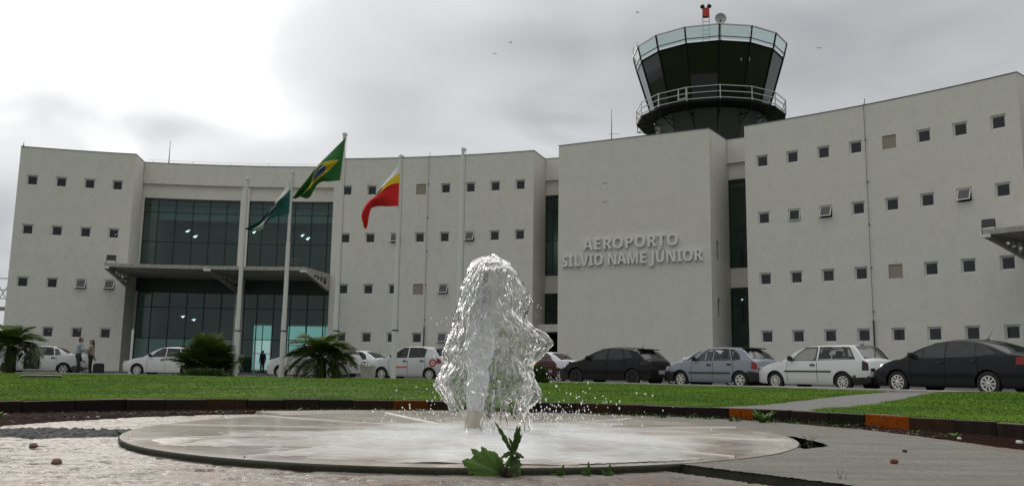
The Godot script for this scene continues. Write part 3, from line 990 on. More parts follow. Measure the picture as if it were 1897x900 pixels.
func terminal() -> void:
	T = thing("airport_terminal", "long curved grey white airport terminal with small square windows and glass halls", "terminal", TB)
	var b := MB.new()
	ring_frame(b, WW - 0.004, WH - 0.004, 0.05, 0.07)
	frame_mesh = b.mesh()
	b = MB.new()
	var q := MB.new()
	ring_frame(q, WW - 0.11, WH - 0.12, 0.045, 0.04)
	for k in q.v.size(): q.v[k] += Vector3(0, -(WH - 0.1) * 0.5, 0)
	sash_mesh = q.mesh()
	wing(-17.33, -9.55, -16.39, 1.905, 4, {Vector2i(2, 2): 1, Vector2i(2, 3): 1})
	wing(5.2, 20.45, 6.23, 1.889, 8, {Vector2i(0, 3): 3, Vector2i(2, 3): 3, Vector2i(1, 2): 1, Vector2i(1, 5): 1, Vector2i(2, 4): 1, Vector2i(3, 4): 1, Vector2i(2, 6): 0})
	wing(35.33, 50.75, 36.44, 1.896, 8, {Vector2i(0, 4): 3, Vector2i(2, 4): 3, Vector2i(1, 1): 2, Vector2i(1, 2): 1, Vector2i(1, 6): 1})
	for e in [[-9.53, 5.18], [20.47, 22.53], [33.27, 35.31], [50.77, 66.0]]:
		bay(e[0], e[1], e[1] - e[0] > 5.0)
	# back wall, with glazed openings behind the hall
	var holes := [[-3.7, -2.4, 0.6, 4.9], [-1.3, 4.2, 0.6, 4.9]]
	b = MB.new()
	arc_wall(b, 76.0, 0.3, -17.33, 66.0, ROAD - 0.3, ROOF, holes, 1.5)
	part(T, "back_wall", b.mesh(), M.painted_render, off(TB))
	curtain([-1.3, 0.0, 1.4, 2.8, 4.2], [0.65, 1.4, 2.2, 3.0, 3.5, 4.85], 76.1, -1, 9)
	curtain([-3.7, -3.05, -2.4], [0.65, 2.2, 4.85], 76.1, -1, 9)
	# hall of the left bay
	var ga := [-9.33, -8.35, -7.13, -5.90, -4.68, -3.45, -2.49]
	var gb := [-1.81, -0.85, 0.36, 1.58, 2.83, 4.04, 5.16]
	curtain(ga, [8.12, 10.75, 13.15, 14.27], RB)
	curtain(gb, [8.12, 10.75, 13.15, 14.27], RB)
	curtain(ga, [0.44, 3.05, 5.5, 6.69], RB, 0)
	curtain(gb, [0.44, 3.05, 5.5, 6.69], RB, -1, 1)
	b = MB.new()
	arc_wall(b, RB - 0.15, 0.45, -2.47, -1.83, ROAD, 15.44, [])
	part(T, "pilaster", b.mesh(), M.painted_render, off(TB))
	b = MB.new()
	arc_wall(b, RB, 0.3, -9.53, -9.36, ROAD, 14.29, [])
	part(T, "wall", b.mesh(), M.painted_render, off(TB))
	var floors := [[-9.5, 5.16], [20.5, 22.5], [33.3, 35.3], [50.8, 66.0]]
	for e in floors:
		b = MB.new()
		arc_slab(b, RB - 2.7, 75.9, e[0], e[1], ROAD + 0.10, ROAD + 0.134)
		part(T, "ground_floor", b.mesh(), M.inner_plaster, off(TB))
	# door jambs of the hall's entrance
	for ph in [-0.80, 0.31]:
		b = MB.new()
		b.box(place(ph, RB - 0.06, 1.73), Vector3(0.07, 2.6, 0.07))
		part(T, "door_jamb", b.mesh(), M.white_aluminium, off(TB))
	# white bulkhead under the hall's ceiling
	b = MB.new()
	arc_wall(b, RB + 1.2, 0.2, -9.2, 5.1, 12.75, 13.9, [])
	part(T, "bulkhead", b.mesh(), M.painted_render, off(TB))
	canopy(-9.53, 5.18, [-2.15])
	# narrow bay left of the sign block
	curtain([20.5, 21.0, 22.0, 22.5], [8.12, 10.75, 13.15, 14.27], RB)
	curtain([20.5, 21.0, 22.0, 22.5], [4.32, 5.5, 6.69], RB)
	b = MB.new()
	arc_slab(b, RB - 1.9, RB + 0.2, 20.47, 22.53, 3.75, 4.28)
	part(T, "door_canopy", b.mesh(), M.painted_render, off(TB))
	b = MB.new()
	arc_wall(b, RB + 0.6, 0.2, 20.47, 22.53, ROAD, 3.74, [])
	part(T, "back_door", b.mesh(), M.tower_dark, off(TB))
	# narrow bay right of the sign block
	curtain([33.3, 34.3, 35.28], [8.12, 10.75, 13.15, 14.27], RB)
	curtain([33.3, 34.3, 35.28], [0.44, 4.3, 5.5, 6.69], RB)
	# hall beyond the right wing
	var gc := []
	for k in 12: gc.append(50.85 + k * 1.3)
	curtain(gc, [8.12, 10.75, 13.15, 14.27], RB)
	curtain(gc, [0.44, 3.05, 5.5, 6.69], RB)
	canopy(50.77, 65.0, [])
	# sign block: flat front
	var A := pt(22.55, 59.42, 0)
	var B := pt(33.25, 59.42, 0)
	var u := (B - A).normalized()
	var nn := Vector3(-u.z, 0, u.x)
	var bas := Basis(u, Vector3.UP, nn)
	var len := A.distance_to(B)
	b = MB.new()
	b.box(Transform3D(bas, (A + B) * 0.5 - nn * 0.15 + Vector3.UP * (ROOF - 0.005) * 0.5), Vector3(len, ROOF + 0.005, 0.3))
	part(T, "wall", b.mesh(), M.painted_render, off(TB))
	b = MB.new()
	b.box(Transform3D(bas, (A + B) * 0.5 - nn * 0.15 + Vector3.UP * (ROOF + 0.024)), Vector3(len + 0.05, 0.042, 0.36))
	part(T, "coping", b.mesh(), M.coping_metal, off(TB))
	# its sides run back along the radii; two slot windows on the right one
	for e in [[22.55, 1.0], [33.25, -1.0]]:
		var d := Vector3(sin(deg_to_rad(e[0])), 0, -cos(deg_to_rad(e[0])))
		var o := pt(e[0], 59.73, 0)
		var side: Vector3 = u * e[1] * 0.15
		b = MB.new()
		var bz := Basis(d.cross(Vector3.UP) * -1.0, Vector3.UP, d * -1.0)
		var segs := [[0.0, 16.2, 0.0, ROOF]]
		if e[1] < 0: segs = [[0.0, 0.75, 0.0, ROOF], [1.25, 16.2, 0.0, ROOF], [0.75, 1.25, 0.0, 4.55], [0.75, 1.25, 5.85, 8.35], [0.75, 1.25, 9.7, ROOF]]
		for s in segs:
			b.box(Transform3D(bz, o + d * (s[0] + s[1]) * 0.5 + side + Vector3.UP * (s[2] + s[3]) * 0.5), Vector3(0.3, s[3] - s[2], s[1] - s[0]))
		part(T, "side_wall", b.mesh(), M.painted_render, off(TB))
		if e[1] < 0:
			for y in [5.2, 9.025]:
				b = MB.new()
				b.box(Transform3D(bz, o + d * 1.0 + side + Vector3.UP * y), Vector3(0.03, 1.28 if y < 6 else 1.33, 0.49))
				part(T, "slot_window", b.mesh(), M.window_glass, off(TB))
		b = MB.new()
		b.box(Transform3D(bz, o + d * 8.1 + side + Vector3.UP * (ROOF + 0.024)), Vector3(0.34, 0.042, 16.2))
		part(T, "coping", b.mesh(), M.coping_metal, off(TB))
	b = MB.new()
	arc_slab(b, 60.0, 75.9, 22.9, 32.9, 16.3, 16.6)
	part(T, "roof", b.mesh(), M.raw_concrete, off(TB))
	for y in [4.6, 8.6, 12.6]:
		b = MB.new()
		arc_slab(b, 60.0, 75.9, 22.9, 32.9, y - 0.12, y + 0.12)
		part(T, "floor_slab", b.mesh(), M.inner_dark, off(TB))
	# faint plastered-over chase on the sign block: a shallow raised strip with two clips
	b = MB.new()
	b.box(Transform3D(bas, A + u * 3.62 + nn * 0.004 + Vector3.UP * 12.4), Vector3(0.30, 3.3, 0.014))
	part(T, "wall_patch", b.mesh(), M.painted_render, off(TB))
	for y in [14.06, 12.72]:
		b = MB.new()
		b.box(Transform3D(bas, A + u * 3.62 + nn * 0.012 + Vector3.UP * y), Vector3(0.34, 0.05, 0.024))
		part(T, "patch_clip", b.mesh(), M.raw_concrete, off(TB))
	# lightning conductors with their stand-offs, a pipe round the foot
	for ph in [12.47, 42.72]:
		b = MB.new()
		b.tube([pt(ph, RF - 0.10, 2.9), pt(ph, RF - 0.10, 17.25)], [0.014], 6)
		var cb := part(T, "lightning_cable", b.mesh(), M.coping_metal, off(TB))
		for k in 5:
			b = MB.new()
			b.box(place(ph, RF - 0.06, 4.6 + k * 2.6), Vector3(0.05, 0.09, 0.14))
			part(cb, "stand_off", b.mesh(), M.coping_metal)
		b = MB.new()
		b.tube([pt(ph, RF - 0.10, ROAD + 0.15), pt(ph, RF - 0.10, 4.1)], [0.045], 8)
		part(cb, "foot_pipe", b.mesh(), M.black_plastic)
		b = MB.new()
		b.tube([pt(ph, RF + 0.1, ROOF + 0.05), pt(ph, RF + 0.1, ROOF + 0.45)], [0.02], 6)
		part(cb, "rod_tip", b.mesh(), M.coping_metal)
	# lamps that shine inside
	for a in [[-7.26, 68.0, 12.44, 1.1, "upper of two lit lamps in the upper hall, left panes"], [-6.70, 68.0, 11.99, 1.1, "lower of two lit lamps in the upper hall, left panes"], [-2.52, 68.0, 12.51, 0.8, "single lit lamp in the upper hall just right of the pilaster"], [1.03, 68.0, 12.29, 0.9, "upper of two lit lamps in the upper hall, right panes"], [1.44, 68.0, 12.02, 1.1, "lower of two lit lamps in the upper hall, right panes"],
		[-7.18, 68.0, 5.08, 0.9, "upper of two lit lamps in the lower hall under the canopy"], [-6.41, 68.0, 4.83, 0.9, "lower of two lit lamps in the lower hall under the canopy"], [33.2, 65.5, 6.1, 0.5, "lit lamp in the dark narrow bay right of the lettered block"], [21.2, 66.5, 10.9, 1.1, "lit lamp in the narrow bay left of the lettered block"]]:
		ceiling_lamp(a[0], a[1], a[2], a[3], a[4])
	# lamps close behind small windows
	for a in [[-10.66, 10.98, "lit lamp in the left wing's window above the canopy's left end"], [-14.5, 3.36, "lit lamp behind the left wing's ground window beside the palm"], [-12.58, 3.46, "lit lamp behind the left wing's ground window above the people"], [40.23, 3.4, "lit lamp behind a ground window above the silver estate car"]]:
		ceiling_lamp(a[0] - 0.15, RF + 1.3, a[1], 0.35, a[2])
	wall_sign(A, u, nn, bas)

func wall_sign(A: Vector3, u: Vector3, nn: Vector3, bas: Basis) -> void:
	var f := SystemFont.new()
	f.font_names = PackedStringArray(["Droid Sans", "sans-serif"])
	f.font_weight = 700
	var o := A + nn * 0.0
	var s := thing("wall_sign", "raised metal lettering AEROPORTO SILVIO NAME JÚNIOR on the plain block", "sign", o + u * 5.45 + Vector3.UP * 8.24)
	for line in [["AEROPORTO", 1.98, 8.94, 9.35], ["SILVIO NAME JÚNIOR", 0.35, 10.54, 8.24]]:
		var fs := 64
		var px := 0.775 / 0.714 / fs
		var word: String = line[0]
		var full := f.get_string_size(word, HORIZONTAL_ALIGNMENT_LEFT, -1, fs).x * px
		var k: float = (line[2] - line[1]) / full
		for i in word.length():
			if word[i] == " ": continue
			var x := f.get_string_size(word.substr(0, i + 1), HORIZONTAL_ALIGNMENT_LEFT, -1, fs).x * px - f.get_string_size(word[i], HORIZONTAL_ALIGNMENT_LEFT, -1, fs).x * px
			var t := TextMesh.new()
			t.text = word[i]
			t.font = f; t.font_size = fs; t.pixel_size = px; t.depth = 0.13
			t.horizontal_alignment = HORIZONTAL_ALIGNMENT_LEFT
			t.vertical_alignment = VERTICAL_ALIGNMENT_BOTTOM
			var at: Vector3 = o + u * (line[1] + x * k) + nn * 0.11 + Vector3.UP * (line[3] - f.get_descent(fs) * px)
			var l := part(s, "letter", t, M.letter_metal, Transform3D(bas * Basis.from_scale(Vector3(k, 1, 1)), at - s.position))
			for d in [-0.12, 0.12]:
				pass

# ================================================================ control tower
func tower() -> void:
	var c := Vector3(15.6, 0.29, -67.2)
	var W := thing("control_tower", "dark glazed control tower with flared cab, gallery and glass roof parapet", "tower", c)
	var n := 15
	var az := atan2(15.6, 67.2)
	var dirs := []
	for k in n:
		var a := deg_to_rad(7.6 + 24.0 * k)
		var vx := Vector3(cos(az), 0, sin(az))
		var vf := Vector3(-sin(az), 0, cos(az))
		dirs.append(vx * sin(a) + vf * cos(a))
	var P := func(k: int, r: float, y: float) -> Vector3: return dirs[k % n] * r + Vector3.UP * (y - c.y)
	var panel := func(b: MB, k: int, r0: float, y0: float, r1: float, y1: float, gap: float, th: float) -> void:
		# a flat trapezoid between two ring corners, with thickness
		var a: Vector3 = P.call(k, r0, y0)
		var d: Vector3 = P.call(k + 1, r0, y0)
		var e: Vector3 = P.call(k + 1, r1, y1)
		var f: Vector3 = P.call(k, r1, y1)
		var gx := gap / a.distance_to(d)
		var gy := gap / a.distance_to(f)
		var q := []
		for s in [[gx, gy], [1 - gx, gy], [1 - gx, 1 - gy], [gx, 1 - gy]]:
			q.append(a.lerp(d, s[0]).lerp(f.lerp(e, s[0]), s[1]))
		var nn: Vector3 = (q[1] - q[0]).cross(q[3] - q[0]).normalized() * th
		b.quad(q[0], q[1], q[2], q[3])
		b.quad(q[3] - nn, q[2] - nn, q[1] - nn, q[0] - nn)
		for s in 4:
			b.quad(q[(s + 1) % 4], q[s], q[s] - nn, q[(s + 1) % 4] - nn)
	var b := MB.new()
	var disc := func(r: float, y0: float, y1: float, r2 := -1.0) -> MB:
		var m := MB.new()
		var rr: float = r if r2 < 0 else r2
		for k in n:
			m.quad(P.call(k, r, y0), P.call(k + 1, r, y0), P.call(k + 1, rr, y1), P.call(k, rr, y1))
			m.tri(Vector3.UP * (y1 - c.y), P.call(k, rr, y1), P.call(k + 1, rr, y1))
			m.tri(Vector3.UP * (y0 - c.y), P.call(k + 1, r, y0), P.call(k, r, y0))
		return m
	# shaft: dark panels that widen towards the gallery
	part(W, "core", disc.call(3.0, 0.3, 20.5).mesh(), M.tower_dark)
	for k in n:
		for s in [[3.35, 0.35, 3.35, 9.0], [3.35, 9.0, 3.35, 16.0], [3.35, 16.0, 4.42, 20.55]]:
			b = MB.new()
			panel.call(b, k, s[0], s[1], s[2], s[3], 0.02, 0.06)
			part(W, "shaft_panel", b.mesh(), M.tower_panel)
	# cab: sloping panes between mullions, dark room inside
	part(W, "cab_floor", disc.call(4.2, 20.62, 20.9).mesh(), M.tower_dark)
	part(W, "cab_console", disc.call(4.1, 21.0, 22.1, 4.3).mesh(), M.tower_dark)
	part(W, "cab_ceiling", disc.call(5.45, 24.75, 25.0).mesh(), M.inner_dark)
	part(W, "roof", disc.call(5.74, 25.05, 25.22, 5.76).mesh(), M.tower_dark)
	for k in n:
		b = MB.new()
		panel.call(b, k, 4.43, 20.75, 5.72, 25.1, 0.05, 0.02)
		part(W, "cab_pane", b.mesh(), M.tower_glass)
		b = MB.new()
		b.bar(P.call(k, 4.43, 20.72), P.call(k, 5.75, 25.15), 0.09, 0.1)
		part(W, "mullion", b.mesh(), M.tower_dark)
	# glass parapet on the roof
	for k in n:
		b = MB.new()
		panel.call(b, k, 5.76, 25.27, 6.02, 26.3, 0.06, 0.014)
		part(W, "parapet_pane", b.mesh(), M.parapet_glass)
		b = MB.new()
		b.bar(P.call(k, 5.77, 25.2), P.call(k, 6.04, 26.36), 0.10, 0.10)
		part(W, "parapet_post", b.mesh(), M.tower_dark)
		b = MB.new()
		b.bar(P.call(k, 6.035, 26.34), P.call(k + 1, 6.035, 26.34), 0.09, 0.10)
		part(W, "parapet_rail", b.mesh(), M.galvanised)
		b = MB.new()
		b.bar(P.call(k, 5.84, 25.5), P.call(k + 1, 5.84, 25.5), 0.045, 0.045)
		part(W, "parapet_rail", b.mesh(), M.tower_dark)
	# gallery: grating deck, railing, brackets below
	for k in n:
		b = MB.new()
		b.quad(P.call(k, 5.8, 20.72), P.call(k + 1, 5.8, 20.72), P.call(k + 1, 4.45, 20.72), P.call(k, 4.45, 20.72))
		b.quad(P.call(k, 4.45, 20.6), P.call(k + 1, 4.45, 20.6), P.call(k + 1, 5.8, 20.6), P.call(k, 5.8, 20.6))
		b.quad(P.call(k, 5.8, 20.6), P.call(k + 1, 5.8, 20.6), P.call(k + 1, 5.8, 20.72), P.call(k, 5.8, 20.72))
		part(W, "gallery_deck", b.mesh(), M.tower_dark)
		for y in [20.86, 21.32, 21.78]:
			b = MB.new()
			b.bar(P.call(k, 5.8, y), P.call(k + 1, 5.8, y), 0.055, 0.055)
			part(W, "handrail", b.mesh(), M.galvanised)
		b = MB.new()
		b.bar(P.call(k, 5.8, 20.73), P.call(k, 5.8, 21.81), 0.065, 0.065)
		part(W, "rail_post", b.mesh(), M.galvanised)
		b = MB.new()
		b.bar(P.call(k, 5.72, 20.6), P.call(k, 5.72, 20.0), 0.05, 0.05)
		b.bar(P.call(k, 5.72, 20.02), P.call(k, 4.3, 20.02), 0.05, 0.05)
		b.bar(P.call(k, 5.72, 20.58), P.call(k, 4.28, 20.02), 0.045, 0.045)
		b.bar(P.call(k, 5.72, 20.02), P.call(k, 4.4, 20.58), 0.045, 0.045)
		b.bar(P.call(k, 5.3, 20.02), P.call(k, 4.15, 19.45), 0.05, 0.05)
		part(W, "bracket", b.mesh(), M.tower_dark)
	# gate in the railing
	b = MB.new()
	var g0: Vector3 = P.call(13, 5.86, 20.95).lerp(P.call(14, 5.86, 20.95), 0.72)
	var g1: Vector3 = P.call(13, 5.86, 20.95).lerp(P.call(14, 5.86, 20.95), 0.99)
	for s in [[g0, g0 + Vector3.UP * 0.8], [g1, g1 + Vector3.UP * 0.8], [g0 + Vector3.UP * 0.8, g1 + Vector3.UP * 0.8], [g0, g1]]:
		b.bar(s[0], s[1], 0.07, 0.07)
	part(W, "gallery_gate", b.mesh(), M.galvanised)
	# two pale screens hang behind the glass
	for s in [0.70, 0.98]:
		var q0: Vector3 = P.call(0, 5.25, 24.1).lerp(P.call(1, 5.25, 24.1), s)
		b = MB.new()
		b.box(Transform3D(Basis(Vector3.UP, -az - 0.35), q0), Vector3(0.55, 0.45, 0.03))
		part(W, "hanging_screen", b.mesh(), M.parapet_glass)
	# on the roof: beacon on a ladder frame, dish, whip aerials

	var vx := Vector3(cos(az), 0, sin(az))
	var vf := Vector3(-sin(az), 0, cos(az))
	var at: Vector3 = c + vx * -0.15 + vf * 4.6 + Vector3.UP * (25.22 - c.y)
	var be := thing("beacon", "red aerodrome beacon with two dark lamps on a ladder frame", "beacon", at, -az)
	b = MB.new()
	for x in [-0.24, 0.24]: b.bx(Vector3(x, 1.25, 0), Vector3(0.05, 2.5, 0.05))
	for k in 7: b.bx(Vector3(0, 0.25 + 0.34 * k, 0), Vector3(0.48, 0.04, 0.04))
	part(be, "ladder_frame", b.mesh(), M.galvanised)
	b = MB.new()
	b.bx(Vector3(0, 2.62, 0), Vector3(0.52, 0.62, 0.42)); b.bx(Vector3(0, 2.96, 0), Vector3(0.3, 0.08, 0.3))
	part(be, "housing", b.mesh(), M.red_paint)
	for x in [-0.24, 0.24]:
		b = MB.new()
		b.lathe([Vector2(0.001, -0.14), Vector2(0.12, -0.12), Vector2(0.18, 0.0), Vector2(0.16, 0.12), Vector2(0.001, 0.16)], 12, Transform3D(Basis(Vector3.FORWARD, x * 2.5), Vector3(x, 3.14, 0)))
		part(be, "lamp_head", b.mesh(), M.black_plastic)
	at = c + vx * 0.9 + vf * 5.0 + Vector3.UP * (25.22 - c.y)
	var di := thing("satellite_dish", "small round pale grey dish on the tower roof beside the beacon", "dish", at, -az)
	b = MB.new()
	b.lathe([Vector2(0.001, 0.0), Vector2(0.2, 0.02), Vector2(0.36, 0.07), Vector2(0.43, 0.12), Vector2(0.42, 0.14), Vector2(0.34, 0.09), Vector2(0.18, 0.04), Vector2(0.001, 0.02)], 20, Transform3D(Basis(Vector3.RIGHT, PI * 0.5) * Basis(Vector3.FORWARD, 0.15), Vector3(0, 1.9, 0)))
	part(di, "reflector", b.mesh(), M.plate_grey)
	b = MB.new()
	b.tube([Vector3(0, 0, 0), Vector3(0, 1.75, -0.02)], [0.04], 8); b.bx(Vector3(0, 1.72, 0), Vector3(0.12, 0.16, 0.12))
	part(di, "mount", b.mesh(), M.tower_dark)
	for e in [[-5.7, 1.6, "taller"], [-6.0, 1.2, "shorter"]]:
		at = c + vx * e[0] + vf * 0.3 + Vector3.UP * (26.0 - c.y)
		var an := thing("whip_aerial", "%s of two thin whip aerials on the tower parapet's edge" % e[2], "aerial", at)
		b = MB.new()
		b.tube([Vector3.ZERO, Vector3(0, e[1], 0)], [0.035, 0.02], 6)
		part(an, "rod", b.mesh(), M.coping_metal)
		b = MB.new()
		b.bx(Vector3(0, 0.05, 0), Vector3(0.1, 0.3, 0.1))
		part(an, "clamp", b.mesh(), M.galvanised)

# ================================================================ cars
# Every car is a hollow shell drawn from its side profile: x runs from the nose (0) to the tail, y up, z to the near side.
class Car:
	var L: float; var W: float; var wb: float; var fo: float; var wr: float
	var top: Array; var belt: Array; var low := 0.20
	var cowl: float; var roof0: float; var roof1: float; var deck: float
	var tumble := 0.30
	func lerp_at(p: Array, x: float) -> float:
		if x <= p[0].x: return p[0].y
		for k in p.size() - 1:
			if x <= p[k + 1].x:
				return lerpf(p[k].y, p[k + 1].y, (x - p[k].x) / maxf(p[k + 1].x - p[k].x, 1e-5))
		return p[-1].y
	func plan(x: float) -> float:
		var e := clampf((0.62 - x) / 0.62, 0, 1)
		var f := clampf((x - (L - 0.5)) / 0.5, 0, 1)
		return W * 0.5 * (1.0 - 0.20 * pow(e, 2.2) - 0.13 * pow(f, 2.2))
	func bottom(x: float) -> float:
		var y := low + 0.05 * pow(clampf((0.4 - x) / 0.4, 0, 1), 2.0) + 0.10 * pow(clampf((x - L + 0.5) / 0.5, 0, 1), 2.0)
		for xw in [fo, fo + wb]:
			var ra := wr + 0.055
			var d := absf(x - xw)
			if d < ra: y = maxf(y, wr + sqrt(ra * ra - d * d))
		return y
	func side(x: float, y: float) -> float:      # half width at a point of the side
		var w := plan(x)
		var bl := lerp_at(belt, x)
		var ym := 0.58
		if y <= bl:
			if y < ym: return w * (1.0 - 0.07 * pow((ym - y) / (ym - low), 2.0))
			return w * (1.0 - 0.035 * pow((y - ym) / maxf(bl - ym, 0.05), 2.0))
		return w * 0.965 - tumble * (y - bl)
	func rail(x: float) -> float:
		var t := lerp_at(top, x)
		return maxf(lerp_at(belt, x) + 0.004, t - 0.05 - 0.02 * clampf((t - 1.0) * 3.0, 0, 1))

func smooth_poly(p: Array, per := 6) -> Array:     # Catmull-Rom through profile points with rising x
	var out := []
	for k in p.size() - 1:
		var a: Vector2 = p[maxi(k - 1, 0)]
		var d: Vector2 = p[mini(k + 2, p.size() - 1)]
		for j in per:
			var q: Vector2 = p[k].cubic_interpolate(p[k + 1], a, d, float(j) / per)
			if out.is_empty() or q.x > out[-1].x + 1e-4: out.append(q)
	out.append(p[-1])
	return out

func inside(polys: Array, q: Vector2) -> bool:
	for w in polys:
		if Geometry2D.is_point_in_polygon(q, w): return true
	return false

func v2(a: Array) -> Array:
	var o := []
	for k in range(0, a.size(), 2): o.append(Vector2(a[k], a[k + 1]))
	return o

func make_car(s: Dictionary, label: String, phi: float, r: float, group := "") -> Node3D:
	var c := Car.new()
	c.L = s.L; c.W = s.W; c.wb = s.wb; c.fo = s.fo; c.wr = s.wr
	c.top = smooth_poly(v2(s.top)); c.belt = smooth_poly(v2(s.belt))
	c.cowl = s.glass[0]; c.roof0 = s.glass[1]; c.roof1 = s.glass[2]; c.deck = s.glass[3]
	c.tumble = s.get("tumble", 0.30)
	var base := pt(phi, r, ROAD)
	var car := thing("parked_car", label, "car", base, -deg_to_rad(phi + s.get("turn", 0.0)), group)
	var ctr := Transform3D(Basis(), Vector3(-s.fo - s.wb * 0.5, 0, 0))
	var paint: Material = s.paint
	var glass: Material = s.tint
	var wins := []                                   # side windows as polygons of (x, y)
	for w in s.wins: wins.append(PackedVector2Array(v2(w)))
	var doors: Array = s.doors                        # [x0, x1] of each door
	var open_front: bool = s.get("open", false)
	# stations along the car
	var xs := []
	var x := 0.0
	while x < c.L:
		xs.append(x)
		x += 0.022 if x < 0.2 or x > c.L - 0.35 else 0.045
	xs.append(c.L)
	for d in doors:
		for e in d: xs.append(e - 0.007); xs.append(e + 0.007)
	for xw in [c.fo, c.fo + c.wb]:
		var ra := c.wr + 0.055
		for k in 13:
			xs.append(xw - ra * cos(PI * k / 12.0))
	xs.sort()
	var X := []
	for q in xs:
		if X.is_empty() or q - X[-1] > 0.004: X.append(q)
	var seam := func(xm: float) -> bool:
		for d in doors:
			for e in d:
				if absf(xm - e) < 0.0068: return true
		return false
	var door_of := func(xm: float) -> int:
		for k in doors.size():
			if xm > doors[k][0] and xm < doors[k][1]: return k
		return -1
	var NL := 10
	var NU := 9
	var NT := 9
	var body := MB.new()
	var bump_f := MB.new()
	var bump_r := MB.new()
	var shield := MB.new()
	var backlight := MB.new()
	var door_mb := []
	for k in doors.size() * 2: door_mb.append(MB.new())
	var by: float = s.get("bumper", 0.50)
	for i in X.size() - 1:
		var x0: float = X[i]
		var x1: float = X[i + 1]
		var xm := (x0 + x1) * 0.5
		var di: int = door_of.call(xm)
		var is_seam: bool = seam.call(xm)
		for sg in [1.0, -1.0]:
			# lower side and upper side
			for part_no in 2:
				var cnt: int = NL if part_no == 0 else NU
				for j in cnt:
					var f0 := float(j) / cnt
					var f1 := float(j + 1) / cnt
					var ya: float; var yb: float; var yc: float; var yd: float
					if part_no == 0:
						ya = lerpf(c.bottom(x0), c.lerp_at(c.belt, x0), f0); yb = lerpf(c.bottom(x1), c.lerp_at(c.belt, x1), f0)
						yc = lerpf(c.bottom(x1), c.lerp_at(c.belt, x1), f1); yd = lerpf(c.bottom(x0), c.lerp_at(c.belt, x0), f1)
					else:
						ya = lerpf(c.lerp_at(c.belt, x0), c.rail(x0), f0); yb = lerpf(c.lerp_at(c.belt, x1), c.rail(x1), f0)
						yc = lerpf(c.lerp_at(c.belt, x1), c.rail(x1), f1); yd = lerpf(c.lerp_at(c.belt, x0), c.rail(x0), f1)
					var ym := (ya + yb + yc + yd) * 0.25
					if part_no == 1 and inside(wins, Vector2(xm, ym)): continue
					if is_seam and ym > c.low + 0.06 and ym < c.lerp_at(c.belt, xm) + 0.02: continue
					var m := body
					if di >= 0 and ym > c.low + 0.05: m = door_mb[di + (doors.size() if sg < 0 else 0)]
					elif xm < c.fo - c.wr * 0.8 and ym < by: m = bump_f
					elif xm > c.fo + c.wb + c.wr * 0.8 and ym < by: m = bump_r
					var a := Vector3(x0, ya, c.side(x0, ya) * sg)
					var b := Vector3(x1, yb, c.side(x1, yb) * sg)
					var d := Vector3(x1, yc, c.side(x1, yc) * sg)
					var e := Vector3(x0, yd, c.side(x0, yd) * sg)
					if sg > 0: m.quad(a, b, d, e)
					else: m.quad(b, a, e, d)
			# bonnet, screens, roof, boot
			for j in NT:
				var f0 := float(j) / NT
				var f1 := float(j + 1) / NT
				var q := []
				for w in [[x0, f0], [x1, f0], [x1, f1], [x0, f1]]:
					var rl := c.rail(w[0])
					var zr := c.side(w[0], rl)
					var tt := c.lerp_at(c.top, w[0])
					q.append(Vector3(w[0], rl + (maxf(tt, rl) - rl) * (1.0 - pow(1.0 - w[1], 3.0)), zr * (1.0 - w[1]) * sg))
				var m := body
				if f0 > 0.10:
					if xm > c.cowl + 0.04 and xm < c.roof0 - 0.02: m = shield
					elif xm > c.roof1 + 0.03 and xm < c.deck - 0.03: m = backlight
				if sg > 0: m.quad(q[0], q[1], q[2], q[3])
				else: m.quad(q[1], q[0], q[3], q[2])
	# close nose and tail
	for e in [[X[0], -1.0], [X[-1], 1.0]]:
		var xe: float = e[0]
		var yb := c.bottom(xe)
		var yt := c.rail(xe)
		for j in 8:
			var y0 := lerpf(yb, yt, j / 8.0)
			var y1 := lerpf(yb, yt, (j + 1) / 8.0)
			var m := body
			if (y0 + y1) * 0.5 < by: m = bump_f if e[1] < 0 else bump_r
			var a := Vector3(xe, y0, c.side(xe, y0))
			var b := Vector3(xe, y1, c.side(xe, y1))
			var a2 := Vector3(a.x, a.y, -a.z)
			var b2 := Vector3(b.x, b.y, -b.z)
			if e[1] > 0: m.quad(a, a2, b2, b)
			else: m.quad(a2, a, b, b2)
	smooth(body); smooth(bump_f); smooth(bump_r); smooth(shield); smooth(backlight)
	var bd := part(car, "body", body.mesh(), paint, ctr)
	part(car, "front_bumper", bump_f.mesh(), s.get("bump_mat", paint), ctr)
	part(car, "rear_bumper", bump_r.mesh(), s.get("rear_mat", s.get("bump_mat", paint)), ctr)
	part(car, "windscreen", shield.mesh(), glass, ctr)
	part(car, "rear_window", backlight.mesh(), glass, ctr)
	for k in door_mb.size():
		if door_mb[k].v.size() == 0: continue
		smooth(door_mb[k])
		var near: bool = k < doors.size()
		var dx: Array = doors[k % doors.size()]
		var hinge := Vector3(dx[0], 0, c.side(dx[0], 0.6) * (1.0 if near else -1.0))
		var t := ctr
		if open_front and near and k == 0:
			t = ctr * Transform3D(Basis(), hinge) * Transform3D(Basis(Vector3.UP, 1.05 * -1.0), Vector3.ZERO) * Transform3D(Basis(), -hinge)
			t = ctr * Transform3D(Basis(Vector3.UP, -1.05), hinge) * Transform3D(Basis(), -hinge)
		var dr := part(car, "door", door_mb[k].mesh(), paint, t)
		var hb := MB.new()
		var hx: float = dx[1] - 0.16
		var hy := c.lerp_at(c.belt, hx) - 0.13
		hb.bx(Vector3(hx, hy, (c.side(hx, hy) + 0.012) * (1.0 if near else -1.0)), Vector3(0.17, 0.05, 0.035))
		part(dr, "handle", hb.mesh(), M.black_plastic)
